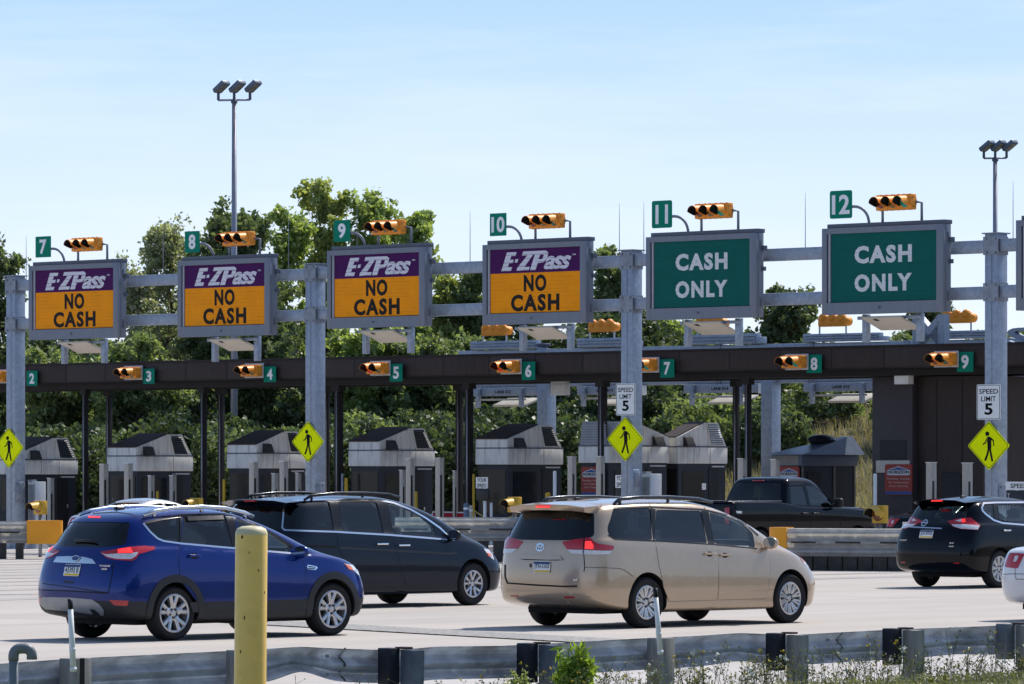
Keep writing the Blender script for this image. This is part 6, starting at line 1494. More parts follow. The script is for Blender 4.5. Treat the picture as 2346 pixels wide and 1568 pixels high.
# island kerbs under booths
for u in [GS(x, OB)-.0 for x in (290, 565, 840, 1130, 1430, 1800)]:
    bm = B(); q = rot(u, 0); 
    o_ = thing('toll_island', None or 'raised concrete toll island', 'island', (0,0,0)); COL.objects.unlink(o_); bpy.data.objects.remove(o_)
    Mx = Matrix.Translation(rot(u-.2, 0)) @ Matrix.Rotation(YAW, 4, 'Z'); box(bm, 3, 19, -.9, .9, -.05, .16, .03, M4=Mx)
    tag(obj('kerb', bm, M('kerb_concrete', (.40,.38,.36), rough=.85, var=.15), None), kind='structure')
# ---- near guardrail -----------------------------------------------------------------
NR = thing('guardrail', 'dented steel guardrail on wooden and steel posts along the grassy verge', 'guardrail', (0,0,0))
NST = M('old_galv', (.52,.55,.60), rough=.40, metal=.2, var=.2, scale=4, dirt=(.10,.10,.10), dscale=1.6, damt=.55, bump=.05)
WOOD = M('old_post', (.27,.26,.245), rough=.85, var=.3, scale=3, streak=True, dirt=(.05,.05,.05), dscale=3, damt=.5)
tops = [(-200,1530),(0,1521),(170,1509),(480,1494),(610,1487),(690,1482),(770,1486),(860,1489),(930,1488),(1000,1482),(1150,1480),(1245,1475.5),(1468,1463),(1600,1457),(1698,1450.5),(1808,1455.5),(1993,1445.5),(2120,1440),(2248,1435.5),(2346,1430),(2600,1420)]
def topy(x): return lerp_k(tops, x)
prof = corr(.311, 2, .083)
bm = B(); rows = []
for x in np.linspace(-200, 2600, 200):
    p = railp(x); q = P(x, topy(x), p); zt = q.z
    dent = math.exp(-((x-690)/55)**2)*1.0 + .35*math.exp(-((x-1690)/60)**2) + .3*math.exp(-((x-2190)/60)**2)
    sq = 1-.16*dent
    row = []
    for dd, hh in prof:
        h2 = (hh-.311)*sq; off = dd*(1-.5*dent) - .10*dent*sin(hh/.311*pi)
        # corrugation bulges to the road side, away from the viewer's post side
        v = Vector((q.x, q.y, 0)) + RN*(off) + Vector((0,0,zt+h2+ (.03*dent if hh < .1 else 0)))
        row.append(bm.verts.new(v))
    rows.append(row)
for a, b_ in zip(rows, rows[1:]):
    for j in range(len(prof)-1): bm.faces.new((a[j], b_[j], b_[j+1], a[j+1]))
bmesh.ops.solidify(bm, geom=list(bm.faces), thickness=.004); bmesh.ops.recalc_face_normals(bm, faces=bm.faces)
obj('rail', bm, NST, NR, 60)
for x in (760, 1310, 1905):
    p = railp(x); q = P(x, topy(x), p)
    Mx = Matrix.Translation((q.x, q.y, q.z)) @ Matrix.Rotation(math.atan2(RD.y, RD.x), 4, 'Z')
    for hz in (-.07,-.24):
        for dx in (-.08, .08): bm = B(); lathe(bm, [(0,0),(.016,0),(.016,.02),(0,.02)], 8, Mx @ Matrix.Translation((dx,-.012,hz)) @ Matrix.Rotation(pi/2, 4, 'X')); obj('splice_bolt', bm, STEELD, NR)
    bm = B(); e_ = RD*.012; r0 = [bm.verts.new(Vector((q.x,q.y,0))+RN*(dd-.010)+Vector((0,0,q.z+hh-.311))-e_+RD*.17) for dd, hh in prof]; r1 = [bm.verts.new(v.co+e_*2) for v in r0]
    for j in range(len(prof)-1): bm.faces.new((r0[j], r1[j], r1[j+1], r0[j+1]))
    for v in bm.verts: v.co += RN*.014
    obj('lap_joint', bm, BLACK, NR)
AR = math.atan2(RD.y, RD.x)
for x0, x1, kind_ in ((126,192,'plate'),(512,545,'steel'),(855,930,'block'),(1173,1245,'block'),(1470,1520,'wood'),(1743,1810,'block'),(2005,2080,'block'),(2268,2335,'plateblock')):
    xm = (x0+x1)/2; p = railp(xm); q = P(xm, topy(xm), p)
    ps = sub('post', NR, (q.x, q.y, q.z), (0,0,AR))
    lean = radians(random.uniform(-1.5, 1.5))
    if kind_ in ('block', 'plateblock'):
        bm = B(); box(bm, -.17, -.02, -.16, -.01, -.36, .02, .01); obj('block', bm, M('block_dark', (.018,.02,.03), rough=.6) if kind_ == 'block' else M('block_grey', (.17,.18,.2), rough=.6, metal=.3), ps)
        bm = B(); box(bm, -.02, .12, -.34, -.165, -1.0, .0, 0, M4=Matrix.Rotation(lean, 4, 'Y')); obj('upright', bm, M('block_steel', (.13,.15,.19), rough=.5, metal=.2, var=.25, dirt=(.07,.07,.07), dscale=4) if x0 in (855, 1173) else WOOD, ps)
        bm = B(); box(bm, -.05, .06, -.25, -.12, .01, .03, .004); obj('bracket', bm, M('rust', (.05,.035,.03), rough=.8), ps)
    elif kind_ == 'plate':
        bm = B(); box(bm, -.13, .12, -.16, -.01, -.9, .01, .01); obj('upright', bm, WOOD, ps); bm = B(); box(bm, -.02, .03, -.168, -.162, -.9, .01); obj('web', bm, BLACK, ps)
    elif kind_ == 'steel':
        bm = B(); box(bm, -.07, .07, -.17, -.01, -.9, .01, .008); obj('upright', bm, WOOD, ps)
    else:
        bm = B(); box(bm, -.10, .11, -.20, -.01, -1.0, .005, .012); obj('upright', bm, WOOD, ps)
        bm = B(); box(bm, .11, .14, -.12, -.02, -.5, -.01); obj('plate_side', bm, M('rust', (.05,.035,.03), rough=.8), ps)
# delineator tubes
for x0, xb, yt, yb, lab in ((160.5,168,1373,1540,'white delineator tube with a black tip at the corner by the blue crossover'),(1501,1513,1348,1500,'white delineator tube with a black tip before the beige minivan wheel')):
    p = railp(xb)+2; a = P(xb, yb, p); b_ = P(x0, yt, p); t = thing('delineator', lab, 'marker post', a, 0, 'delineator tubes on the guardrail')
    d = b_-a; r = .026
    bm = B(); tube(bm, [(0,0,0), d*.86], [r*1.05, r*.9], 12); obj('tube', bm, WHITE, t)
    bm = B(); tube(bm, [d*.862, d], [r*.92, r*.9], 12); obj('tip', bm, BLACK, t)
    for f0, f1, k_ in ((.30,.33,1.10),(.02,.06,1.2)): bm = B(); tube(bm, [d*f0, d*f1], [r*k_, r*k_], 12); obj('reflective_band', bm, M('band_white', (.85,.86,.88), rough=.3), t)
# big yellow bollard
p = 338; q = P(571, HY, p); t = thing('bollard', 'tall yellow steel bollard with a domed chipped top in front of the blue crossover', 'bollard', (q.x, q.y, 0))
r = 74/p/2; zt = ZY(1205, p); lz = radians(.4)
bm = B(); lathe(bm, [(r,.0),(r,zt-.055),(r*.97,zt-.04),(r*.88,zt-.022),(r*.6,zt-.006),(0,zt)], 40); o = obj('pipe', bm, M('big_yellow', (1.0,.63,.15), rough=.4, spec=.45, var=.05, scale=1.5, dirt=(.42,.30,.10), dscale=3, damt=.35, bump=.04, bscale=90), t)
bm = B(); lathe(bm, [(r*1.004,zt-.06),(r*1.004,zt-.054),(r*.975,zt-.039),(r*.885,zt-.020),(r*.605,zt-.004),(0,zt+.002)], 40); obj('pale_cap', bm, M('pale_cap', (.66,.58,.36), rough=.5, var=.1, dirt=(.5,.4,.3), dscale=14, damt=.7), t)  # paler cap over the dome, flecked with brown
bm = B(); bmesh.ops.create_uvsphere(bm, u_segments=8, v_segments=5, radius=.010, matrix=Matrix.Translation((-.055,-r*.86,zt-.075)) @ Matrix.Diagonal((1,.35,1.3,1))); obj('rust_spot', bm, M('rust_red', (.12,.03,.015), rough=.8), t)
for a_, dz_, sc_ in ((-60,.30,.7),(-110,.62,.9),(-95,.18,.6),(-30,.45,.7),(-125,.85,.8)):
    an = radians(a_); bm = B(); bmesh.ops.create_uvsphere(bm, u_segments=8, v_segments=5, radius=.009*sc_, matrix=Matrix.Translation((r*.99*cos(an), r*.99*sin(an), zt-dz_)) @ Matrix.Diagonal((.8,.8,1.8,1)))
    obj('rust_spot', bm, M('rust_chip', (.20,.10,.03), rough=.8), t)
t.rotation_euler.y = radians(.5)
# grey vent pipe
p = 300; q = P(31, HY, p); t = thing('vent_pipe', 'grey plastic vent pipe bent over at the top in the corner', 'pipe', (q.x, q.y, 0))
zt = ZY(1486, p); r = .036; bm = B(); tube(bm, [(0,0,0),(0,0,zt-.08)], r, 16); pm = M('pvc_grey', (.17,.19,.21), rough=.45, var=.08); obj('pipe', bm, pm, t)
bm = B(); pts = [(0,0,zt-.09)]+[(.055-.055*cos(a), 0, zt-.055+.055*sin(a)) for a in [pi/2*k/5 for k in range(6)]]+[(.075,0,zt)]+[(.085+.055*sin(a), 0, zt-.055+.055*cos(a)) for a in [pi/2*k/5 for k in range(6)]]+[(.14,0,zt-.085)]
tube(bm, pts, r*1.12, 16); obj('elbow', bm, pm, t)
# ---------------------------------------------------------------- vegetation
def leaf_mesh(name, cen, rad, n, size, flat_=0.0, aspect=1.5):
    """n leaves per clump scattered in small balls round the clump centres"""
    cen = np.asarray(cen); rad = np.asarray(rad); k = len(cen)
    c = np.repeat(cen, n, 0); r = np.repeat(rad, n)
    d = RNG.normal(size=(k*n, 3)); d /= np.linalg.norm(d, axis=1, keepdims=True)
    pos = c + d*(RNG.random((k*n, 1))**.45)*r[:, None]*np.array([1,1,.8])
    a = RNG.normal(size=(k*n, 3)); a /= np.linalg.norm(a, axis=1, keepdims=True)
    b_ = np.cross(a, RNG.normal(size=(k*n, 3))); b_ /= np.linalg.norm(b_, axis=1, keepdims=True)
    s = size*(.6+.8*RNG.random((k*n, 1))); a = a*s*aspect*.5; b_ = b_*s*.5
    v = np.stack([pos-a, pos+b_*.9-a*.1, pos+a, pos-b_*.9-a*.1], 1).reshape(-1, 3)
    N_ = k*n; me = bpy.data.meshes.new(name); me.vertices.add(4*N_); me.vertices.foreach_set('co', v.reshape(-1))
    me.loops.add(4*N_); me.loops.foreach_set('vertex_index', np.arange(4*N_, dtype=np.int32))
    me.polygons.add(N_); me.polygons.foreach_set('loop_start', np.arange(0, 4*N_, 4, dtype=np.int32)); me.polygons.foreach_set('loop_total', np.full(N_, 4, dtype=np.int32))
    me.update(calc_edges=True); return me
LEAFS = {'mid': leafmat('leaf_mid', (.105,.14,.065), (.30,.36,.16), .48), 'dark': leafmat('leaf_dark', (.062,.090,.048), (.20,.25,.12), .45), 'pale': leafmat('leaf_pale', (.22,.24,.16), (.44,.46,.31), .45), 'bright': leafmat('leaf_bright', (.15,.20,.065), (.40,.48,.17), .5), 'yellow': leafmat('leaf_yellow', (.21,.24,.085), (.47,.50,.21), .5)}
BARK = M('bark', (.10,.085,.07), rough=.9, var=.35, scale=6)
def tree(label, x, ytop, ybase, halfw, p, leaf, n=150, size=.26, sparse=.0, lobes=9, seed=1, name='tree', nl=46, trunk=True, up=.0, dens=1.0):
    """crown between print rows ytop and ybase, half width halfw (columns) at scale p"""
    R_ = np.random.default_rng(seed); q = P(x, HY, p); zg = terrain(q.x, q.y); zt, zb = ZY(ytop, p), ZY(ybase, p); hw = halfw/p
    t = thing(name, label, 'tree', (q.x, q.y, zg), 0, 'trees on the bank behind the plaza'); H = zt-zg; zb = max(.3, zb-zg)
    cen, rad = [], []; bm = B()
    tr = min(.16, .018*H+.04); base = zb/H
    def env(f):            # crown outline against height fraction of the crown
        f = min(1, max(0, f)); return hw*max(.10, (sin(pi*(.10+.84*f)))**.75)
    pts = [Vector((0,0,-.3))]
    for k in range(1, 9): pts.append(Vector((R_.normal()*.10*k/2, R_.normal()*.10*k/2, H*.96*k/8)))
    if trunk: tube(bm, pts, [tr*(1-.9*k/8) for k in range(9)], 8)
    def on_trunk(z):
        i = min(7, max(0, int(z/(H*.12)))); return pts[i].lerp(pts[i+1], min(1, max(0, (z-pts[i].z)/max(.01, pts[i+1].z-pts[i].z))))
    nlimb = int(lobes*1.9)
    for k in range(nlimb):
        f = ((k+R_.random())/nlimb); z0 = zb*.9+(H-zb)*f*.93; a = k*2.4+R_.normal()*.5; st = on_trunk(max(.2, z0-.12*(H-zb)*(1-f)))
        L1 = env(f)*(.45+.65*R_.random()); el = .25+.75*f+.25*R_.random()+.3*up
        d1 = Vector((cos(a)*cos(el), sin(a)*cos(el)*.85, sin(el))); L1 = min(L1/max(.35, cos(el)), (H*1.03-st.z)/max(.15, sin(el))) 
        e1 = st + d1*L1
        if trunk: tube(bm, [st, st+d1*L1*.55+Vector((0,0,-.04*L1)), e1], [tr*.34*(1.1-f), tr*.2*(1.1-f), .010], 5, cap=False)
        for j in range(6):
            g = .30+.72*(j+R_.random())/6; s1 = st + d1*L1*g; d2 = (d1*.7+Vector(R_.normal(size=3))*.62+Vector((0,0,.25+.4*up))).normalized(); L2 = L1*.42*(.5+.7*R_.random())
            if R_.random() < sparse: continue
            for i in range(5):
                h_ = .35+.7*(i+R_.random())/5; s2 = s1 + d2*L2*h_; d3 = (d2+Vector(R_.normal(size=3))*.8).normalized(); e3 = s2 + d3*min(.75, L2*.5)*R_.random()
                if e3.z < .15: continue
                cen.append(tuple(e3)); rad.append(.20+.26*R_.random())
            if trunk: tube(bm, [s1, s1+d2*L2], [.014,.006], 4, cap=False)
    cen = np.array(cen); kz = (H-.2)/cen[:, 2].max(); kx = hw*1.02/np.quantile(np.abs(cen[:, 0]), .985); cen *= np.array([kx, kx, kz]); bmesh.ops.transform(bm, matrix=Matrix.Diagonal((kx,kx,kz,1)), verts=bm.verts)
    me = leaf_mesh('crown', cen, rad, int(n*.15*dens), size*.56); me.materials.append(LEAFS[leaf]); o = bpy.data.objects.new('crown', me); COL.objects.link(o); o.parent = t
    if trunk: obj('trunk', bm, BARK, t)
    else: bm.free()
    return t
PT = 60
tree('dark tree at the picture edge beside the gantry post', -30, 535, 900, 75, 62, 'dark', 160, .24, seed=2, lobes=12)
tree('silvery willow like tree with airy crown behind the sign under plate eight', 392, 488, 830, 118, 60, 'pale', 120, .20, sparse=.25, lobes=16, seed=3, nl=40, up=.4)
tree('pale airy tree between the first two no cash signs', 300, 575, 830, 60, 61, 'pale', 120, .2, sparse=.35, lobes=10, seed=31, nl=36)
tree('dark green tree behind the tall floodlight mast', 545, 455, 900, 112, 61, 'dark', 170, .26, seed=4, lobes=16, nl=56, up=.3)
tree('sunlit leafy shoot tree between the mast and the sign under plate nine', 655, 470, 860, 62, 60, 'bright', 130, .25, sparse=.2, seed=41, lobes=12, nl=40, up=.5)
tree('tallest tree with ragged yellow green crown over the sign under plate nine', 745, 405, 800, 66, 59, 'yellow', 130, .27, sparse=.34, seed=5, lobes=14, nl=36, up=.6)
tree('ragged yellow green tree behind the signal over plate nine', 862, 428, 800, 78, 59, 'bright', 130, .27, sparse=.28, seed=6, lobes=15, nl=40, up=.5)
tree('narrow green tree top beside the no cash sign under plate nine', 950, 480, 800, 40, 60, 'bright', 150, .28, seed=7, lobes=10, nl=36)
tree('loose light green tree between the no cash signs under plates nine and ten', 1030, 600, 860, 62, 58, 'yellow', 130, .26, sparse=.3, seed=8, lobes=13, nl=38)
tree('small rounded tree top peeping over the beam before plate ten', 1092, 600, 860, 42, 58, 'mid', 150, .24, seed=9, lobes=10, nl=36)
tree('dark tree behind the sign under plate ten', 1180, 640, 880, 70, 58, 'mid', 150, .24, seed=10, lobes=12)
tree('slim tree with bare twigs rising before the tall gantry post', 1378, 560, 880, 48, 58, 'mid', 130, .24, sparse=.25, seed=11, lobes=12, nl=36, up=.4)
tree('low green tree behind the tall gantry post', 1440, 640, 880, 52, 58, 'mid', 150, .24, seed=12, lobes=11)
tree('bright green tree below the nearer cash only sign', 1560, 718, 900, 75, 57, 'bright', 150, .26, seed=13, lobes=12)
tree('dark round tree between the two cash only signs', 1790, 652, 860, 72, 57, 'dark', 160, .26, seed=14, lobes=14, nl=50)
tree('dark tree behind the big steel letter', 2128, 690, 870, 62, 57, 'dark', 150, .26, sparse=.1, seed=15, lobes=12)
tree('broad tree behind the brown canopy at plate three', 330, 760, 960, 120, 63, 'mid', 160, .26, seed=16, lobes=13, nl=60)
tree('deep green tree behind the brown canopy at plate four', 640, 730, 980, 120, 62, 'dark', 160, .26, seed=17, lobes=14, nl=60)
tree('broad green tree under the sign of plate nine', 840, 745, 990, 110, 62, 'bright', 160, .26, seed=18, lobes=14, nl=60)
tree('green tree behind the booths near plate five', 960, 760, 990, 100, 62, 'mid', 160, .26, seed=19, lobes=13, nl=60)
tree('leafy tree behind the canopy near plate two', 130, 790, 960, 100, 63, 'mid', 150, .24, seed=20, lobes=12, nl=56)
tree('olive tree behind the canopy below the sign of plate ten', 1100, 770, 990, 90, 61, 'mid', 150, .25, seed=21, lobes=12, nl=50)
LEAFS['deep'] = leafmat('leaf_deep', (.030,.048,.026), (.12,.16,.07), .35)
# undergrowth on the bank: one mass of shrubs nobody could count
def mass(name, spots, leaf, n, size, seed):
    R_ = np.random.default_rng(seed); cen, rad = [], []
    for (x, y, p, hw, h) in spots:
        q = P(x, HY, p); zg = terrain(q.x, q.y)
        for j in range(int(34*hw*h)+10):
            a = R_.random()*2*pi; r = hw*R_.random()**.5; cen.append((q.x+r*cos(a), q.y+r*sin(a)*.6-.3*hw, zg+h*(.1+.95*R_.random()**.8)*(1-.45*(r/hw)**2))); rad.append(.22+.28*R_.random())
    me = leaf_mesh(name, cen, rad, n, size); me.materials.append(LEAFS[leaf]); o = bpy.data.objects.new(name, me); COL.objects.link(o); tag(o, kind='stuff'); return o
R_ = np.random.default_rng(77)
sp = {'mid': [], 'dark': [], 'bright': [], 'yellow': []}
for x in np.arange(-40, 2400, 34):
    for k in range(6 if x < 1100 else 4):
        p = 72-3.6*k+R_.normal()*.8; right = x > 1480
        hw = 1.2+1.1*R_.random(); h = (2.2+1.6*R_.random())*(1 if not right else .62)
        if right and (k < 2 or (k == 2 and R_.random() < .45)): continue
        if x < 160 and k < 2: h *= .5
        kind = ('dark' if R_.random() < .78 else 'mid') if not right else ('bright' if R_.random() < .4 else 'mid')
        if 780 < x < 1060 and R_.random() < .4: kind = 'bright'
        sp[kind].append((x+R_.normal()*16, 0, p, hw, h))
for i, kk in enumerate(('mid','dark','bright')): mass('undergrowth', sp[kk], {'dark': 'deep', 'mid': 'dark', 'bright': 'mid'}[kk], 36, .13, 100+i)
# dry grass on the bank
def blades(name, pts, h0, h1, w_, m, lean=.35, seed=1):
    R_ = np.random.default_rng(seed); pts = np.asarray(pts, float); n = len(pts)
    a = R_.random(n)*2*pi; h = h0+(h1-h0)*R_.random(n); l = lean*h*R_.random(n); dx, dy = np.cos(a), np.sin(a)
    px, py = -dy*w_*.5, dx*w_*.5
    v = np.zeros((n, 4, 3)); v[:, 0] = pts + np.stack([px, py, np.zeros(n)], 1); v[:, 1] = pts - np.stack([px, py, np.zeros(n)], 1)
    tip = pts + np.stack([dx*l, dy*l, h], 1); v[:, 2] = tip - np.stack([px, py, np.zeros(n)], 1)*.25; v[:, 3] = tip + np.stack([px, py, np.zeros(n)], 1)*.25
    me = bpy.data.meshes.new(name); me.vertices.add(4*n); me.vertices.foreach_set('co', v.reshape(-1)); me.loops.add(4*n); me.loops.foreach_set('vertex_index', np.arange(4*n, dtype=np.int32))
    me.polygons.add(n); me.polygons.foreach_set('loop_start', np.arange(0, 4*n, 4, dtype=np.int32)); me.polygons.foreach_set('loop_total', np.full(n, 4, dtype=np.int32)); me.update(calc_edges=True); me.materials.append(m)
    o = bpy.data.objects.new(name, me); COL.objects.link(o); tag(o, kind='stuff'); return o
pts = []
for _ in range(44000):
    x = R_.uniform(-40, 2400) if R_.random() < .5 else R_.uniform(1450, 2150); p = R_.uniform(60, 76); q = P(x, HY, p); d = (q-GO).dot(DV)
    if d > 27: pts.append((q.x, q.y, terrain(q.x, q.y)))
blades('dry_grass', pts, .15, .50, .03, leafmat('straw', (.17,.145,.085), (.36,.31,.19), .4), .9, 5)
# verge grass and wild flowers
GR = leafmat('verge_green', (.05,.065,.02), (.19,.19,.08), .3); WEED = leafmat('weed_stem', (.05,.06,.025), (.14,.14,.06), .2)
pts = []
while len(pts) < 16000:
    x = R_.uniform(-80, 2430); s = R_.uniform(3.4-3.2, 8.5); c_ = RA + RD*0; p0 = railp(x); q = P(x, HY, p0); q.z = 0; q = q + RN*s
    dens = .25+.75*smooth(700, 1300, x)
    if R_.random() < dens*(.35+.65*smooth(.4, 2.4, s)): pts.append((q.x, q.y, terrain(q.x, q.y)))
blades('verge_grass', pts, .02, .085, .008, GR, .9, 6)
cov = []
for k in range(9000):
    x = R_.uniform(-60, 2430); q = P(x, HY, railp(x)); q.z = 0; q = q + RN*R_.uniform(1.6, 7.5)
    if R_.random() < .12+.88*smooth(650, 1250, x): cov.append((q.x, q.y, terrain(q.x, q.y)+.09*R_.random()**1.5))
me = leaf_mesh('ground_cover', cov, np.full(len(cov), .045), 7, .017); me.materials.append(leafmat('cover_leaf', (.10,.11,.045), (.30,.29,.17), .3)); o = bpy.data.objects.new('ground_cover', me); COL.objects.link(o); tag(o, kind='stuff')
# thin weed stalks with specks of seed and flower
R3 = np.random.default_rng(9); stalk = B(); spec = []; flw = []; yel = []
for k in range(900):
    x = R3.uniform(-30, 2400); wgt = .25+.75*smooth(500, 1200, x)
    if R3.random() > wgt: continue
    q = P(x, HY, railp(x)); q.z = 0; q = q + RN*R3.uniform(.9, 4.2); zg = terrain(q.x, q.y); h = R3.uniform(.12, .42)*(1.25 if R3.random() < .2 else 1)
    lx, ly = R3.normal()*.10*h*2, R3.normal()*.06; pt_ = [(q.x, q.y, zg), (q.x+lx*.4, q.y+ly*.4, zg+h*.6), (q.x+lx, q.y+ly, zg+h)]
    tube(stalk, pt_, [.0035,.0028,.0015], 3, cap=False)
    for j in range(int(R3.integers(5, 12))):
        f_ = .35+.65*R3.random(); b0 = Vector(pt_[0]).lerp(Vector(pt_[2]), f_); e = b0 + Vector((R3.normal()*.045, R3.normal()*.03, .03+.03*R3.random()))
        tube(stalk, [b0, e], [.002,.001], 3, cap=False); spec.append(tuple(e))
    if R3.random() < .16: flw.append(pt_[2])
    elif R3.random() < .3: yel.append(pt_[2])
tag(obj('weeds', stalk, WEED, None), kind='stuff')
me = leaf_mesh('weed_leaves', spec, np.full(len(spec), .010), 2, .017); me.materials.append(leafmat('weed_leaf', (.07,.085,.035), (.19,.19,.10), .3)); o = bpy.data.objects.new('weed_leaves', me); COL.objects.link(o); tag(o, kind='stuff')
me = leaf_mesh('wildflowers', flw, np.full(len(flw), .022), 14, .018); me.materials.append(M('petal_white', (.75,.75,.68), rough=.6)); o = bpy.data.objects.new('wildflowers', me); COL.objects.link(o); tag(o, kind='stuff')
me = leaf_mesh('yellow_wildflowers', yel, np.full(len(yel), .018), 8, .014); me.materials.append(M('petal_yellow', (.65,.5,.05), rough=.6)); o = bpy.data.objects.new('yellow_wildflowers', me); COL.objects.link(o); tag(o, kind='stuff')
# the bright green shrub and a few larger plants on the verge
def plant(label, x, ytop, ybase, hw, p, leaf, nst, lsz, seed, lng=3.2, cat='plant', flower=None, name='plant'):
    R_ = np.random.default_rng(seed); q = P(x, HY, p); zg = ZY(ybase, p)-.25; t = thing(name, label, cat, (q.x, q.y, zg)); H = ZY(ytop, p)-zg; w_ = hw/p
    bm = B(); cen = []; heads = []
    for k in range(nst):
        a = R_.random()*2*pi; r = w_*R_.random()**.5; h = H*(.55+.45*R_.random())*(1-.35*(r/w_)**2); tip = (r*cos(a), r*sin(a)*.6, h)
        tube(bm, [(r*.2*cos(a), r*.15*sin(a), 0), (r*.7*cos(a), r*.4*sin(a), h*.6), tip], [.006,.004,.002], 4, cap=False)
        for j in range(14):
            f_ = .18+.82*j/13; c = np.array([tip[0]*(.3+.7*f_), tip[1]*(.3+.7*f_), h*f_]); cen.append(c+R_.normal(size=3)*(.03 if lsz > .025 else .015))
        heads.append(tip)
    obj('stem', bm, M('plant_stem', (.10,.13,.03), rough=.7), t)
    me = leaf_mesh('foliage', cen, np.full(len(cen), lsz*1.6), 4, lsz, aspect=lng); me.materials.append(LEAFS[leaf]); o = bpy.data.objects.new('foliage', me); COL.objects.link(o); o.parent = t
    if flower:
        me = leaf_mesh('blossom', heads, np.full(len(heads), .03), 26, .022); me.materials.append(flower); o = bpy.data.objects.new('blossom', me); COL.objects.link(o); o.parent = t
LEAFS['lime'] = leafmat('leaf_lime', (.15,.22,.03), (.34,.45,.08), .5)
plant('bright green shrub with narrow leaves growing through the guardrail', 1322, 1464, 1562, 44, 246, 'lime', 26, .030, 3, 5.0)
plant('mossy yellow green plant at the foot of a guardrail post', 1185, 1526, 1566, 30, 258, 'yellow', 26, .018, 4, 1.6)
plant('low lime weed at the foot of the last guardrail post', 2262, 1540, 1570, 22, 240, 'lime', 20, .02, 5, 1.6)
plant('wild carrot with a drooping yellow flower head', 2148, 1506, 1585, 24, 262, 'yellow', 5, .010, 6, 3, flower=M('petal_mustard', (.42,.38,.08), rough=.7), name='wild_carrot')
plant('wild carrot with white heads beside the guardrail post', 2078, 1532, 1590, 24, 268, 'yellow', 6, .010, 7, 3, flower=M('petal_white', (.75,.75,.68), rough=.6), name='wild_carrot')
plant('single tall grass stem with a yellow tuft before the corner rail', 335, 1520, 1585, 12, 285, 'yellow', 2, .010, 8, 4, name='grass_stem')

# unseen trees added behind the viewer to darken what the car sides mirror
cen, rad = [], []
for k in range(1500):
    t_ = R_.uniform(-.4, 1.4); s_ = R_.uniform(62, 92); q = RA.lerp(RB, t_*3-1) + RN*s_; zz = terrain(q.x, q.y); cen.append((q.x, q.y, zz+R_.uniform(0, 11)*(.6+.4*sin(q.x*.23)))); rad.append(R_.uniform(1.2, 2.4))
me = leaf_mesh('unseen_woods', cen, rad, 26, .75); me.materials.append(LEAFS['dark']); o = bpy.data.objects.new('unseen_woods', me); COL.objects.link(o); tag(o, kind='stuff')
# ================================================================ camera, sky, sun
cam = bpy.data.cameras.new('camera'); co = bpy.data.objects.new('camera', cam); COL.objects.link(co)
co.location = (0,0,HC); co.rotation_euler = (pi/2,0,0); cam.sensor_width = 36; cam.lens = 36*F/2346
cam.shift_y = (HY-784)/2346; cam.clip_start = .5; cam.clip_end = 4000
SC.camera = co
SUN_AZ, SUN_EL = 50.0, 52.0
w = bpy.data.worlds.new('World'); SC.world = w; w.use_nodes = True; nt = w.node_tree; N = nt.nodes; L = nt.links
bg = N['Background']; sky = N.new('ShaderNodeTexSky'); sky.sky_type = 'NISHITA'; sky.sun_disc = False
sky.sun_elevation = radians(SUN_EL); sky.sun_rotation = radians(90-SUN_AZ); sky.air_density = 1.0; sky.dust_density = .6; sky.ozone_density = 2.2; sky.altitude = 100
bg.inputs['Strength'].default_value = .11
L.new(sky.outputs['Color'], bg.inputs['Color'])
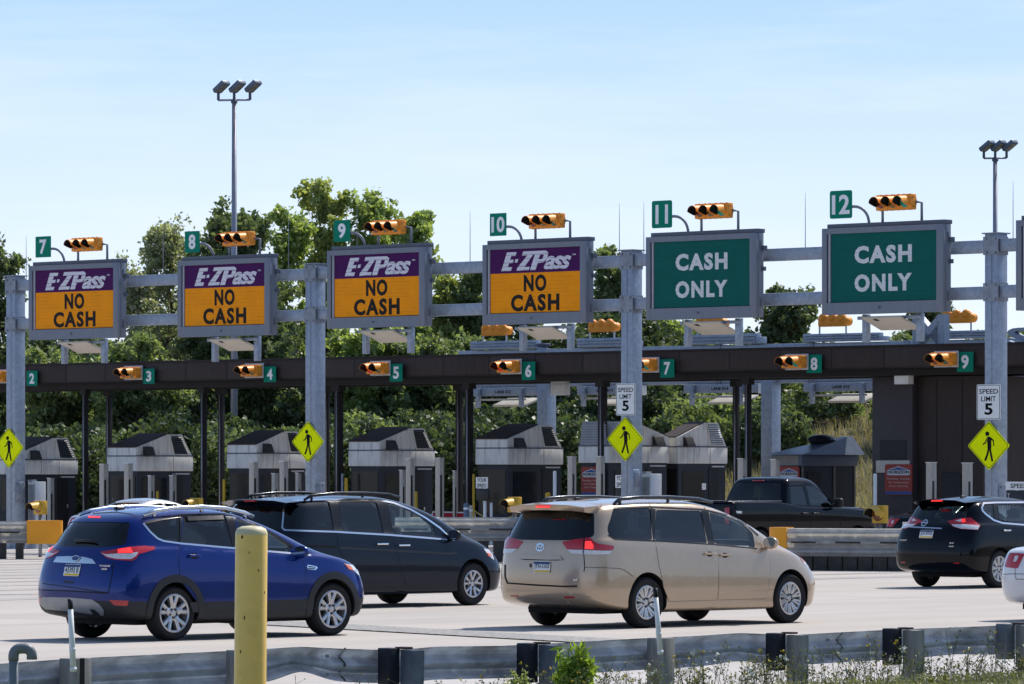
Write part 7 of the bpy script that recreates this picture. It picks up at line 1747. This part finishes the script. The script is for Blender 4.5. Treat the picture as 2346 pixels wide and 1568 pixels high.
# pale summer haze low over the horizon, thin streaks of cirrus in it
tc = N.new('ShaderNodeTexCoord'); sp = N.new('ShaderNodeSeparateXYZ'); L.new(tc.outputs['Generated'], sp.inputs['Vector'])
rp = N.new('ShaderNodeValToRGB'); mz = N.new('ShaderNodeMapRange'); mz.inputs['From Max'].default_value = .13; L.new(sp.outputs['Z'], mz.inputs['Value']); L.new(mz.outputs['Result'], rp.inputs['Fac'])
e = rp.color_ramp.elements; e[0].position = 0; e[0].color = (.74,.81,.89,1); e[1].position = 1; e[1].color = (.27,.465,.83,1)
for ps, c in ((.22,(.70,.78,.89)),(.45,(.58,.71,.89)),(.72,(.40,.585,.87))):
    k = e.new(ps); k.color = c+(1,)
mp = N.new('ShaderNodeMapping'); mp.inputs['Scale'].default_value = (4,4,34); mp.inputs['Rotation'].default_value = (0,radians(4),0); L.new(tc.outputs['Generated'], mp.inputs['Vector'])
cn = N.new('ShaderNodeTexNoise'); cn.inputs['Scale'].default_value = 1.6; cn.inputs['Detail'].default_value = 7; cn.inputs['Roughness'].default_value = .62; L.new(mp.outputs['Vector'], cn.inputs['Vector'])
cr = N.new('ShaderNodeMapRange'); cr.inputs['From Min'].default_value = .50; cr.inputs['From Max'].default_value = .78; cr.inputs['To Max'].default_value = .42; L.new(cn.outputs['Fac'], cr.inputs['Value'])
cm = N.new('ShaderNodeMix'); cm.data_type = 'RGBA'; L.new(cr.outputs['Result'], cm.inputs['Factor']); L.new(rp.outputs['Color'], cm.inputs['A']); cm.inputs['B'].default_value = (.74,.80,.88,1)
b2 = N.new('ShaderNodeBackground'); b2.inputs['Strength'].default_value = .90; L.new(cm.outputs['Result'], b2.inputs['Color'])
mf = N.new('ShaderNodeMapRange'); mf.inputs['From Min'].default_value = .11; mf.inputs['From Max'].default_value = .40; L.new(sp.outputs['Z'], mf.inputs['Value'])
ms = N.new('ShaderNodeMixShader'); L.new(mf.outputs['Result'], ms.inputs['Fac']); L.new(b2.outputs['Background'], ms.inputs[1]); L.new(bg.outputs['Background'], ms.inputs[2])
L.new(ms.outputs['Shader'], N['World Output'].inputs['Surface'])
sl = bpy.data.lights.new('sun', 'SUN'); so = bpy.data.objects.new('sun', sl); COL.objects.link(so)
sl.energy = 3.6; sl.angle = radians(.5); sl.color = (1, .95, .87)
sd = Vector((cos(radians(SUN_AZ))*cos(radians(SUN_EL)), sin(radians(SUN_AZ))*cos(radians(SUN_EL)), sin(radians(SUN_EL))))
so.rotation_euler = sd.to_track_quat('Z', 'Y').to_euler(); so.location = sd*60
vs = SC.view_settings; SC.display_settings.display_device = 'sRGB'; vs.view_transform = 'Standard'; vs.look = 'None'; vs.gamma = 1; vs.exposure = 0.5
cy = SC.cycles; cy.max_bounces = 8; cy.transparent_max_bounces = 24; cy.use_denoising = True; cy.sample_clamp_indirect = 6
